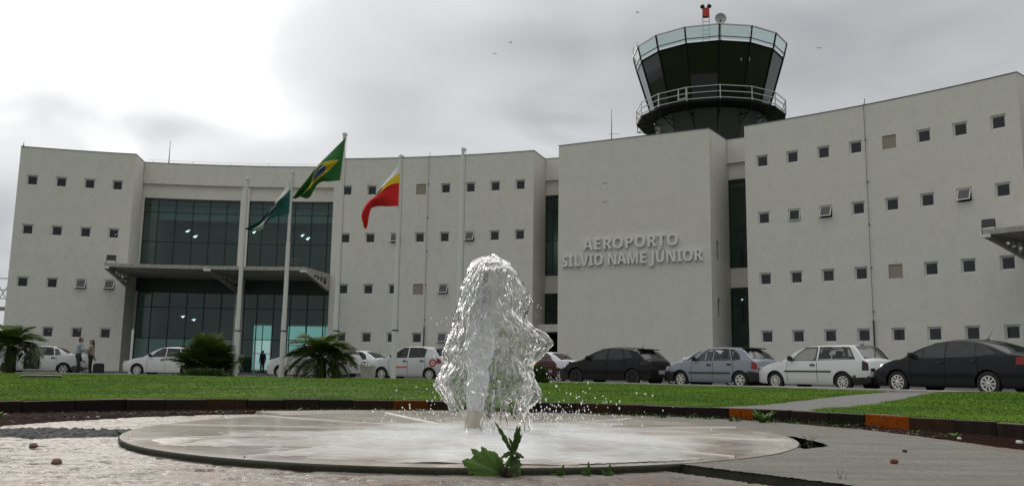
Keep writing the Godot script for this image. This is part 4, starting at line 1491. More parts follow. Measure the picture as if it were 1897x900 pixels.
	# side windows: pane and rubber surround on either side
	for w in wins:
		var mid := Vector2.ZERO
		for q in w: mid += q / w.size()
		for sg in [1.0, -1.0]:
			var pb := MB.new()
			var tb := MB.new()
			for k in w.size():
				var a: Vector2 = w[k]
				var b: Vector2 = w[(k + 1) % w.size()]
				patch_tri(pb, c, mid, a, b, 0.003, sg)
				var ao := a + (a - mid).normalized() * 0.035
				var bo := b + (b - mid).normalized() * 0.035
				var ai := a - (a - mid).normalized() * 0.012
				var bi := b - (b - mid).normalized() * 0.012
				var q := []
				for e in [ai, bi, bo, ao]: q.append(Vector3(e.x, e.y, (c.side(e.x, e.y) + 0.007) * sg))
				if (q[1] - q[0]).cross(q[2] - q[0]).z * sg > 0: tb.quad(q[0], q[1], q[2], q[3])
				else: tb.quad(q[3], q[2], q[1], q[0])
			var gl := part(car, "side_window", pb.mesh(), glass, ctr)
			part(gl, "rubber_surround", tb.mesh(), M.black_plastic)
	# lamps
	for sg in [1.0, -1.0]:
		for e in [["headlight", s.head, M.clear_lens, -1.0], ["tail_light", s.tail, s.get("tail_mat", M.red_lens), 1.0]]:
			var hb := MB.new()
			var hp: Array = v2(e[1])
			for k in range(1, hp.size() - 1):
				patch_tri(hb, c, hp[0], hp[k], hp[k + 1], 0.009, sg)
			# the piece on the nose or tail face
			var xe: float = (X[0] - 0.008) if e[3] < 0 else (X[-1] + 0.008)
			var yl := 9.0
			var yh := 0.0
			for a in hp: yl = minf(yl, a.y); yh = maxf(yh, a.y)
			yh = minf(yh, c.rail(X[0] if e[3] < 0 else X[-1]) + 0.02)
			yl = minf(yl, yh - 0.08)
			var z1: float = c.side(X[0] if e[3] < 0 else X[-1], yl) * sg
			hb.bx(Vector3(xe, (yl + yh) * 0.5, z1 * 0.80), Vector3(0.03, yh - yl, absf(z1) * 0.36))
			part(car, e[0], hb.mesh(), e[2], ctr)
	# mirrors
	for sg in [1.0, -1.0]:
		var mb := MB.new()
		var mx: float = c.cowl + s.get("mirror", 0.42)
		var my := c.lerp_at(c.belt, mx) + 0.09
		var mz := c.side(mx, my)
		mb.lathe([Vector2(0.001, -0.09), Vector2(0.07, -0.07), Vector2(0.09, 0.0), Vector2(0.07, 0.07), Vector2(0.001, 0.085)], 10, Transform3D(Basis.from_scale(Vector3(0.75, 1, 1.35)), Vector3(mx, my, (mz + 0.12) * sg)))
		mb.bx(Vector3(mx + 0.02, my - 0.05, (mz + 0.02) * sg), Vector3(0.06, 0.05, 0.12))
		part(car, "mirror", mb.mesh(), s.get("mirror_mat", M.black_plastic), ctr)
	# wheels
	for xw in [c.fo, c.fo + c.wb]:
		for sg in [1.0, -1.0]:
			var wn := Node3D.new()
			wn.name = "wheel"
			car.add_child(wn, true)
			wn.transform = ctr * Transform3D(Basis(Vector3.UP, 0.0 if sg > 0 else PI), Vector3(xw, c.wr, (c.side(xw, 0.6) - 0.115) * sg))
			part(wn, "tyre", tyre_mesh(c.wr), M.rubber)
			part(wn, "rim", rim_mesh(c.wr * s.get("rim", 0.64), s.get("spokes", 7)), s.get("rim_mat", M.wheel_silver))
			part(wn, "hub_back", hub_mesh(c.wr * 0.64), M.wheel_dark)
	# floor pan, wheel housings, seats
	var fb := MB.new()
	fb.bx(Vector3(c.L * 0.5, c.low + 0.05, 0), Vector3(c.L - 0.5, 0.08, c.W * 0.62))
	fb.bx(Vector3(c.fo + c.wb * 0.5, c.low + 0.05, 0), Vector3(c.wb - 2.0 * c.wr - 0.14, 0.07, c.W * 0.88))
	fb.bx(Vector3(c.L * 0.5, 0.42, 0), Vector3(c.L - 0.9, 0.30, c.W * 0.60))
	fb.bx(Vector3(0.55, 0.55, 0), Vector3(0.8, 0.3, c.W * 0.6))
	part(car, "floor_pan", fb.mesh(), M.black_plastic, ctr)
	fb = MB.new()
	var sx: float = c.cowl + 1.02
	for z in [-0.36, 0.36]:
		fb.bx(Vector3(sx, 0.55, z), Vector3(0.5, 0.16, 0.48))
		fb.box(Transform3D(Basis(Vector3.FORWARD, 0.22), Vector3(sx + 0.28, 0.85, z)), Vector3(0.13, 0.56, 0.46))
		fb.box(Transform3D(Basis(Vector3.FORWARD, 0.18), Vector3(sx + 0.37, 1.18, z)), Vector3(0.09, 0.16, 0.26))
	fb.bx(Vector3(sx + 0.95, 0.52, 0), Vector3(0.5, 0.16, 1.24))
	fb.box(Transform3D(Basis(Vector3.FORWARD, 0.25), Vector3(sx + 1.24, 0.80, 0)), Vector3(0.14, 0.52, 1.24))
	fb.bx(Vector3(c.cowl + 0.25, 0.80, 0), Vector3(0.42, 0.20, c.W * 0.80))
	part(car, "seats", fb.mesh(), M.seat_cloth, ctr)
	# number plate at the tail, aerial, extras
	fb = MB.new()
	fb.bx(Vector3(c.L + 0.012, 0.52, 0), Vector3(0.02, 0.13, 0.40))
	part(car, "number_plate", fb.mesh(), M.plate_grey, ctr)
	if s.has("aerial"):
		fb = MB.new()
		var ax: float = s.aerial
		var ay := c.lerp_at(c.top, ax)
		fb.tube([Vector3(ax, ay, 0), Vector3(ax + 0.16, ay + 0.26, 0)], [0.008, 0.004], 5); fb.bx(Vector3(ax, ay + 0.01, 0), Vector3(0.08, 0.03, 0.04))
		part(car, "aerial", fb.mesh(), M.black_plastic, ctr)
	if s.has("strip"):                                # rubbing strip along the doors
		for sg in [1.0, -1.0]:
			fb = MB.new()
			var xa: float = c.fo + c.wr + 0.10
			var xb: float = c.fo + c.wb - c.wr - 0.10
			for k in 10:
				var p0 := lerpf(xa, xb, k / 10.0)
				var p1 := lerpf(xa, xb, (k + 1) / 10.0)
				fb.bar(Vector3(p0, s.strip, (c.side(p0, s.strip) + 0.006) * sg), Vector3(p1, s.strip, (c.side(p1, s.strip) + 0.006) * sg), 0.02, 0.045)
			part(car, "rubbing_strip", fb.mesh(), M.black_plastic, ctr)
	if s.has("spoiler"):
		fb = MB.new()
		fb.bx(Vector3(c.roof1 + 0.10, c.lerp_at(c.top, c.roof1) + 0.005, 0), Vector3(0.28, 0.035, c.W * 0.62))
		part(car, "roof_spoiler", fb.mesh(), M.black_plastic, ctr)
	if s.has("marks"):
		for sg in [1.0, -1.0]:
			fb = MB.new()
			var mx: float = c.fo + 0.75
			var rg := RandomNumberGenerator.new()
			rg.seed = 5
			while mx < c.fo + 1.35:
				var l := rg.randf_range(0.03, 0.07)
				fb.bx(Vector3(mx + l * 0.5, 0.60 + rg.randf_range(0, 0.012), (c.side(mx, 0.6) + 0.004) * sg), Vector3(l, rg.randf_range(0.04, 0.075), 0.006))
				mx += l + 0.018
			part(car, "red_lettering", fb.mesh(), M.red_paint, ctr)
			fb = MB.new()
			for k in 18:
				var a0 := TAU * k / 18.0
				var a1 := TAU * (k + 1) / 18.0
				var cx: float = c.L - 0.42
				var p0 := Vector3(cx + 0.14 * cos(a0), 0.80 + 0.14 * sin(a0), 0)
				var p1 := Vector3(cx + 0.14 * cos(a1), 0.80 + 0.14 * sin(a1), 0)
				p0.z = (c.side(p0.x, p0.y) + 0.006) * sg; p1.z = (c.side(p1.x, p1.y) + 0.006) * sg
				fb.bar(p0, p1, 0.012, 0.07)
			fb.bx(Vector3(c.L - 0.42, 0.80, (c.side(c.L - 0.42, 0.8) + 0.004) * sg), Vector3(0.10, 0.05, 0.01))
			part(car, "round_emblem", fb.mesh(), M.red_paint, ctr)
	return car

func patch_tri(m: MB, c: Car, p: Vector2, q: Vector2, r: Vector2, lift: float, sg: float) -> void:
	# a triangle of the side view laid on the curved flank, in small pieces
	var n := 5
	if (q - p).cross(r - p) * sg < 0:
		var t := q
		q = r
		r = t
	for i in n:
		for j in n - i:
			var a := p + (q - p) * i / n + (r - p) * j / n
			var du := (q - p) / n
			var dv := (r - p) / n
			var w := []
			for e in [a, a + du, a + dv, a + du + dv]: w.append(Vector3(e.x, e.y, (c.side(e.x, e.y) + lift) * sg))
			m.tri(w[0], w[1], w[2])
			if j < n - i - 1: m.tri(w[1], w[3], w[2])

func smooth(b: MB) -> void:          # shared normals where faces meet at less than about 35 degrees
	var sum := {}
	for k in b.v.size():
		var key := Vector3i((b.v[k] * 2000.0).round())
		if not sum.has(key): sum[key] = []
		sum[key].append(k)
	var out := b.n.duplicate()
	for key in sum:
		var l: Array = sum[key]
		for k in l:
			var s := Vector3.ZERO
			for e in l:
				if b.n[e].dot(b.n[k]) > 0.80: s += b.n[e]
			out[k] = s.normalized()
	b.n = out

var wheel_cache := {}
func tyre_mesh(r: float) -> ArrayMesh:
	var key := "t%.3f" % r
	if not wheel_cache.has(key):
		var b := MB.new()
		var ri := r * 0.64
		b.lathe([Vector2(ri, -0.085), Vector2(r * 0.86, -0.095), Vector2(r * 0.96, -0.085), Vector2(r, -0.06), Vector2(r, 0.06), Vector2(r * 0.96, 0.085), Vector2(r * 0.86, 0.095), Vector2(ri, 0.085), Vector2(ri, -0.085)], 28, Transform3D(Basis(Vector3.RIGHT, PI * 0.5), Vector3.ZERO))
		wheel_cache[key] = b.mesh()
	return wheel_cache[key]
func hub_mesh(r: float) -> ArrayMesh:
	var key := "h%.3f" % r
	if not wheel_cache.has(key):
		var b := MB.new()
		b.lathe([Vector2(r, 0.0), Vector2(r * 0.9, 0.02), Vector2(0.001, 0.02)], 20, Transform3D(Basis(Vector3.RIGHT, PI * 0.5), Vector3.ZERO))
		wheel_cache[key] = b.mesh()
	return wheel_cache[key]
func rim_mesh(r: float, spokes: int) -> ArrayMesh:
	var key := "r%.3f_%d" % [r, spokes]
	if not wheel_cache.has(key):
		var b := MB.new()
		var tr := Transform3D(Basis(Vector3.RIGHT, PI * 0.5), Vector3.ZERO)
		b.lathe([Vector2(r * 0.84, 0.05), Vector2(r * 0.88, 0.085), Vector2(r, 0.09), Vector2(r, 0.06)], 28, tr)
		b.lathe([Vector2(r * 0.24, 0.05), Vector2(r * 0.22, 0.085), Vector2(r * 0.1, 0.095), Vector2(0.001, 0.095)], 14, tr)
		for k in spokes:
			var a := TAU * k / spokes
			var w := r * (1.9 / spokes if spokes > 6 else 0.30)
			var d := Vector3(cos(a), sin(a), 0)
			var e := Vector3(-sin(a), cos(a), 0)
			var z := Vector3(0, 0, 0.085)
			b.quad(d * r * 0.18 + e * w * 0.32 + z, d * r * 0.18 - e * w * 0.32 + z, d * r * 0.88 - e * w * 0.55 + z, d * r * 0.88 + e * w * 0.55 + z) if false else b.quad(d * r * 0.88 + e * w * 0.55 + z, d * r * 0.18 + e * w * 0.32 + z, d * r * 0.18 - e * w * 0.32 + z, d * r * 0.88 - e * w * 0.55 + z)
			for sg in [1.0, -1.0]:
				var p: Vector3 = d * r * 0.18 + e * w * 0.32 * sg
				var q: Vector3 = d * r * 0.88 + e * w * 0.55 * sg
				b.quad(p + z, q + z, q + z * 0.6, p + z * 0.6)
		wheel_cache[key] = b.mesh()
	return wheel_cache[key]

func car_paint(called: String, k: Color, metal: float) -> StandardMaterial3D:
	var m := mat(called, k, 0.35, metal)
	m.clearcoat_enabled = true; m.clearcoat = 0.5 if k.get_luminance() > 0.3 else 0.25; m.clearcoat_roughness = 0.08
	m.metallic_specular = 0.5 if k.get_luminance() > 0.3 else 0.25
	return m

func tint(called: String, a: float) -> StandardMaterial3D:
	var m := mat(called, lin(0.012, 0.014, 0.014, a), 0.03)
	m.transparency = BaseMaterial3D.TRANSPARENCY_ALPHA
	return m

func cars() -> void:
	var silver := car_paint("silver_paint", lin(0.52, 0.53, 0.54), 0.15)
	var pale := car_paint("pale_silver_paint", lin(0.60, 0.61, 0.61), 0.1)
	var white := car_paint("white_paint", lin(0.80, 0.81, 0.81), 0.0)
	var black := car_paint("black_paint", lin(0.010, 0.010, 0.011), 0.0)
	var navy := car_paint("black_blue_paint", lin(0.012, 0.012, 0.016), 0.0)
	var slate := car_paint("slate_blue_paint", lin(0.21, 0.235, 0.27), 0.2)
	var maroon := car_paint("dark_red_paint", lin(0.05, 0.015, 0.018), 0.1)
	var clear := tint("clear_car_glass", 0.18)
	var mid := tint("grey_car_glass", 0.55)
	var dark := tint("dark_car_glass", 0.85)
	var R := 36.2
	# small five-door hatchback
	var hatch := {L = 3.93, W = 1.66, wb = 2.47, fo = 0.80, wr = 0.285,
		top = [0, 0.60, 0.05, 0.70, 0.45, 0.83, 1.02, 0.945, 1.35, 1.16, 1.72, 1.36, 2.1, 1.415, 2.7, 1.415, 3.2, 1.37, 3.42, 1.30, 3.72, 1.02, 3.84, 0.94, 3.93, 0.70],
		belt = [0, 0.58, 0.4, 0.77, 1.0, 0.90, 2.4, 0.93, 3.3, 0.95, 3.75, 0.92, 3.93, 0.68], glass = [1.02, 1.72, 3.24, 3.76],
		wins = [[1.46, 0.955, 1.72, 1.17, 1.93, 1.30, 2.14, 1.335, 2.13, 0.955], [2.24, 0.955, 2.24, 1.335, 2.75, 1.325, 2.90, 0.965], [2.99, 0.975, 2.86, 1.31, 3.02, 1.285, 3.20, 1.15, 3.27, 1.0]],
		doors = [[1.28, 2.19], [2.19, 3.02]], head = [0.03, 0.60, 0.03, 0.71, 0.24, 0.76, 0.26, 0.66], tail = [3.72, 0.66, 3.72, 0.92, 3.88, 0.84, 3.91, 0.66],
		paint = slate, tint = clear, bump_mat = M.black_plastic, rear_mat = M.black_plastic, bumper = 0.56, spokes = 6, spoiler = 1, aerial = 3.0, strip = 0.52}
	make_car(hatch, "slate blue hatchback with black bumpers, parked before the dark narrow bay", 48.25, R, "cars parked along the lawn")
	# three-door estate
	var estate: Dictionary = hatch.duplicate(true)
	estate.merge({L = 4.15, top = [0, 0.60, 0.05, 0.69, 0.45, 0.82, 1.02, 0.94, 1.38, 1.17, 1.72, 1.35, 2.1, 1.41, 2.9, 1.43, 3.5, 1.405, 3.66, 1.36, 3.94, 1.02, 4.06, 0.93, 4.15, 0.70],
		belt = [0, 0.58, 0.4, 0.76, 1.0, 0.895, 2.4, 0.93, 3.4, 0.94, 3.95, 0.91, 4.15, 0.68], glass = [1.02, 1.72, 3.54, 3.98],
		wins = [[1.46, 0.95, 1.72, 1.18, 1.95, 1.315, 2.34, 1.345, 2.33, 0.95], [2.46, 0.955, 2.48, 1.345, 3.45, 1.325, 3.68, 0.975]], doors = [[1.28, 2.39]],
		tail = [3.93, 0.64, 3.93, 0.93, 4.08, 0.86, 4.12, 0.64], tail_mat = M.dark_lens, paint = pale, tint = clear, bump_mat = pale, rear_mat = M.black_plastic, bumper = 0.46, spokes = 9, strip = 0.60}, true)
	estate.erase("spoiler")
	estate.aerial = 3.45
	make_car(estate, "silver three-door estate car with black rubbing strip and spoked wheels", 54.50, R, "cars parked along the lawn")
	# long black saloon with an arched roof
	var saloon := {L = 4.77, W = 1.77, wb = 2.71, fo = 0.93, wr = 0.315,
		top = [0, 0.58, 0.06, 0.68, 0.5, 0.87, 1.05, 1.0, 1.5, 1.25, 2.0, 1.42, 2.6, 1.50, 3.2, 1.47, 3.7, 1.34, 4.2, 1.13, 4.55, 1.07, 4.7, 1.0, 4.77, 0.75],
		belt = [0, 0.56, 0.4, 0.78, 1.05, 0.955, 2.4, 0.985, 3.6, 1.01, 4.4, 1.02, 4.77, 0.74], glass = [1.05, 1.98, 3.35, 4.22],
		wins = [[1.36, 1.0, 1.70, 1.19, 1.74, 1.0], [1.82, 1.005, 1.80, 1.24, 2.1, 1.36, 2.40, 1.405, 2.40, 1.005], [2.50, 1.01, 2.50, 1.41, 3.0, 1.40, 3.25, 1.36, 3.26, 1.03], [3.34, 1.04, 3.34, 1.345, 3.58, 1.25, 3.86, 1.08]],
		doors = [[1.38, 2.45], [2.45, 3.40]], head = [0.05, 0.62, 0.10, 0.72, 0.52, 0.86, 0.46, 0.76], tail = [4.42, 0.80, 4.42, 1.0, 4.62, 0.98, 4.70, 0.80],
		paint = navy, tint = dark, bumper = 0.45, spokes = 9, rim = 0.66, aerial = 3.15, mirror = 0.40, tumble = 0.36}
	make_car(saloon, "long black blue saloon with arched roof at the picture's right edge", 61.72, R, "cars parked along the lawn")
	# black hatchback with a rounded back
	var bh := {L = 4.25, W = 1.75, wb = 2.61, fo = 0.90, wr = 0.31,
		top = [0, 0.56, 0.06, 0.66, 0.5, 0.83, 1.10, 0.97, 1.55, 1.22, 2.0, 1.40, 2.5, 1.46, 3.1, 1.44, 3.55, 1.37, 3.72, 1.30, 4.02, 1.03, 4.16, 0.95, 4.25, 0.70],
		belt = [0, 0.54, 0.4, 0.75, 1.05, 0.925, 2.4, 0.965, 3.5, 1.0, 4.0, 0.98, 4.25, 0.68], glass = [1.10, 1.98, 3.60, 4.04],
		wins = [[1.50, 0.985, 1.80, 1.20, 2.08, 1.34, 2.34, 1.375, 2.33, 0.985], [2.44, 0.99, 2.44, 1.375, 2.95, 1.36, 3.12, 1.0], [3.20, 1.02, 3.08, 1.345, 3.30, 1.31, 3.52, 1.06]],
		doors = [[1.36, 2.39], [2.39, 3.20]], head = [0.04, 0.58, 0.08, 0.68, 0.45, 0.80, 0.42, 0.70], tail = [3.86, 0.78, 3.92, 0.96, 4.10, 0.92, 4.18, 0.78],
		paint = black, tint = dark, bumper = 0.45, spokes = 7, rim_mat = M.wheel_dark, tail_mat = M.dark_lens, spoiler = 1, mirror_mat = black, aerial = 3.4}
	make_car(bh, "black hatchback with blackened wheels parked below the wall lettering", 41.04, R - 0.3, "cars parked along the lawn")
	# white notchback behind it
	var notch: Dictionary = bh.duplicate(true)
	notch.merge({top = [0, 0.56, 0.06, 0.66, 0.5, 0.83, 1.10, 0.97, 1.55, 1.21, 2.0, 1.38, 2.5, 1.43, 2.95, 1.39, 3.25, 1.28, 3.62, 1.06, 4.05, 1.03, 4.18, 0.98, 4.25, 0.72],
		belt = [0, 0.54, 0.4, 0.75, 1.05, 0.925, 2.4, 0.955, 3.5, 0.985, 4.05, 0.98, 4.25, 0.70], glass = [1.10, 1.98, 2.98, 3.62],
		wins = [[1.50, 0.98, 1.80, 1.19, 2.08, 1.32, 2.34, 1.35, 2.33, 0.98], [2.44, 0.985, 2.44, 1.35, 2.82, 1.32, 3.02, 1.20, 3.10, 1.0]], tail = [3.98, 0.74, 4.02, 0.98, 4.14, 0.95, 4.20, 0.74],
		paint = white, tint = dark, rim_mat = M.wheel_silver, spokes = 5, mirror_mat = white}, true)
	notch.erase("spoiler")
	make_car(notch, "white saloon with dark windows, its tail just right of the water jet", 31.28, 40.5, "cars parked in the second row")
	# dark red car mostly behind the water
	var dr: Dictionary = hatch.duplicate(true)
	dr.merge({paint = maroon, tint = dark, bump_mat = maroon, rear_mat = maroon}, true)
	make_car(dr, "dark red hatchback standing behind the fountain's water jet", 31.85, 37.0, "cars parked along the lawn")
	# white car whose nose shows behind the slate hatchback
	var nb: Dictionary = notch.duplicate(true)
	nb.merge({paint = pale}, true)
	make_car(nb, "pale silver saloon hidden behind the slate blue hatchback, only its nose in view", 44.91, 38.9, "cars parked in the second row")
	# tall small hatchback with stickers
	var fox: Dictionary = hatch.duplicate(true)
	fox.merge({L = 3.82, fo = 0.76, top = [0, 0.62, 0.05, 0.74, 0.4, 0.90, 0.90, 1.02, 1.25, 1.27, 1.62, 1.47, 2.0, 1.54, 2.7, 1.54, 3.2, 1.49, 3.42, 1.42, 3.66, 1.10, 3.76, 0.98, 3.82, 0.72],
		belt = [0, 0.60, 0.4, 0.84, 0.95, 0.975, 2.3, 1.01, 3.2, 1.03, 3.62, 1.0, 3.82, 0.70], glass = [0.90, 1.62, 3.26, 3.66],
		wins = [[1.24, 1.03, 1.56, 1.28, 1.82, 1.43, 2.06, 1.46, 2.05, 1.04], [2.18, 1.04, 2.18, 1.46, 2.80, 1.45, 3.0, 1.38, 2.94, 1.06]], doors = [[1.14, 2.12], [2.12, 3.0]],
		head = [0.03, 0.62, 0.04, 0.76, 0.30, 0.84, 0.30, 0.70], tail = [3.58, 0.78, 3.58, 1.02, 3.74, 0.96, 3.79, 0.78], paint = silver, tint = dark, bump_mat = silver, rear_mat = silver, bumper = 0.45, spokes = 8, marks = 1}, true)
	fox.erase("strip"); fox.erase("spoiler"); fox.erase("aerial")
	make_car(fox, "silver hatchback with a red round emblem and red lettering on its side", 24.70, R, "cars parked along the lawn")
	# white saloon in the second row
	var nw: Dictionary = notch.duplicate(true)
	nw.merge({paint = white, spokes = 7}, true)
	make_car(nw, "white saloon in the second row, its boot showing between two silver cars", 17.12, 39.6, "cars parked in the second row")
	# rounded people carrier behind the palm
	var mpv := {L = 4.28, W = 1.75, wb = 2.76, fo = 0.80, wr = 0.30,
		top = [0, 0.62, 0.05, 0.76, 0.35, 0.93, 0.80, 1.06, 1.25, 1.34, 1.75, 1.56, 2.2, 1.63, 2.9, 1.63, 3.5, 1.56, 3.80, 1.43, 4.05, 1.15, 4.18, 0.98, 4.28, 0.70],
		belt = [0, 0.60, 0.35, 0.86, 0.85, 0.99, 2.3, 1.03, 3.5, 1.05, 4.0, 1.02, 4.28, 0.68], glass = [0.80, 1.75, 3.56, 4.08],
		wins = [[1.25, 1.05, 1.55, 1.30, 1.90, 1.48, 2.16, 1.52, 2.15, 1.06], [2.27, 1.06, 2.27, 1.53, 2.95, 1.52, 3.08, 1.08], [3.18, 1.09, 3.10, 1.51, 3.45, 1.46, 3.68, 1.28, 3.74, 1.12]],
		doors = [[1.18, 2.21], [2.21, 3.14]], head = [0.03, 0.66, 0.05, 0.80, 0.34, 0.92, 0.34, 0.76], tail = [3.92, 0.70, 3.92, 1.04, 4.10, 0.98, 4.20, 0.70],
		paint = silver, tint = mid, bumper = 0.45, spokes = 9, strip = 0.58}
	make_car(mpv, "tall rounded silver people carrier half hidden behind the lawn palm", 16.82, 35.8, "cars parked along the lawn")
	# silver estate at the left
	var gw: Dictionary = estate.duplicate(true)
	gw.merge({L = 4.15, doors = [[1.28, 2.19], [2.19, 3.02]], wins = [[1.46, 0.95, 1.72, 1.17, 1.95, 1.315, 2.14, 1.34, 2.13, 0.95], [2.24, 0.955, 2.24, 1.34, 2.78, 1.335, 2.92, 0.965], [3.02, 0.975, 2.9, 1.33, 3.45, 1.32, 3.68, 0.985]], paint = pale, tint = mid, spokes = 8, bump_mat = pale, rear_mat = pale}, true)
	gw.erase("strip")
	make_car(gw, "silver estate car in front of the glass hall, its tail behind a bush", 4.57, R - 0.2, "cars parked along the lawn")
	# silver saloon with its driver's door open
	var corsa: Dictionary = notch.duplicate(true)
	corsa.merge({L = 4.03, W = 1.61, wb = 2.44, fo = 0.74, wr = 0.28, top = [0, 0.56, 0.05, 0.66, 0.4, 0.82, 0.95, 0.95, 1.35, 1.19, 1.75, 1.36, 2.2, 1.40, 2.7, 1.37, 2.98, 1.27, 3.38, 1.05, 3.85, 1.01, 3.97, 0.94, 4.03, 0.70],
		belt = [0, 0.54, 0.4, 0.74, 0.95, 0.90, 2.2, 0.94, 3.3, 0.965, 3.85, 0.955, 4.03, 0.68], glass = [0.95, 1.75, 2.72, 3.38],
		wins = [[1.35, 0.95, 1.62, 1.17, 1.85, 1.30, 2.08, 1.33, 2.07, 0.95], [2.17, 0.96, 2.17, 1.33, 2.62, 1.31, 2.70, 0.97], [2.79, 0.98, 2.74, 1.27, 2.88, 1.20, 3.0, 1.0]], doors = [[1.16, 2.12], [2.12, 2.86]],
		tail = [3.72, 0.66, 3.80, 0.92, 3.95, 0.90, 4.0, 0.66], tail_mat = M.dark_lens, paint = pale, tint = mid, open = true, turn = -8.0, spokes = 6, bumper = 0.42, rear_mat = M.grey_plastic}, true)
	make_car(corsa, "silver saloon with its front door standing open beside two people", -5.71, R + 0.2, "cars parked along the lawn")


# ================================================================ fountain
# lumps of the water bell: [direction, height, angular width, height width, how far out]
const BULGE := [[0.1, 0.98, 0.7, 0.16, 0.13], [3.1, 0.50, 0.6, 0.15, 0.13], [0.2, 0.45, 0.6, 0.16, 0.07], [3.2, 0.74, 0.8, 0.08, -0.05], [0.0, 1.48, 0.7, 0.10, 0.06], [3.0, 1.30, 0.8, 0.2, -0.04], [1.6, 0.8, 0.6, 0.25, 0.10], [-1.5, 0.6, 0.8, 0.3, 0.08], [0.0, 0.72, 0.5, 0.07, -0.05]]
const JET := Vector3(-0.23, 0.05, -9.6)

var pn1: FastNoiseLite
var pn2: FastNoiseLite
func plate_col(x: float, z: float) -> Color:      # worn white paint over pinkish screed
	var s := clampf(0.35 + 1.5 * pn1.get_noise_2d(x, z) + 0.5 * pn2.get_noise_2d(x, z), 0, 1)
	return Color(0.56, 0.525, 0.475).lerp(Color(0.38, 0.315, 0.265), s * 0.85)

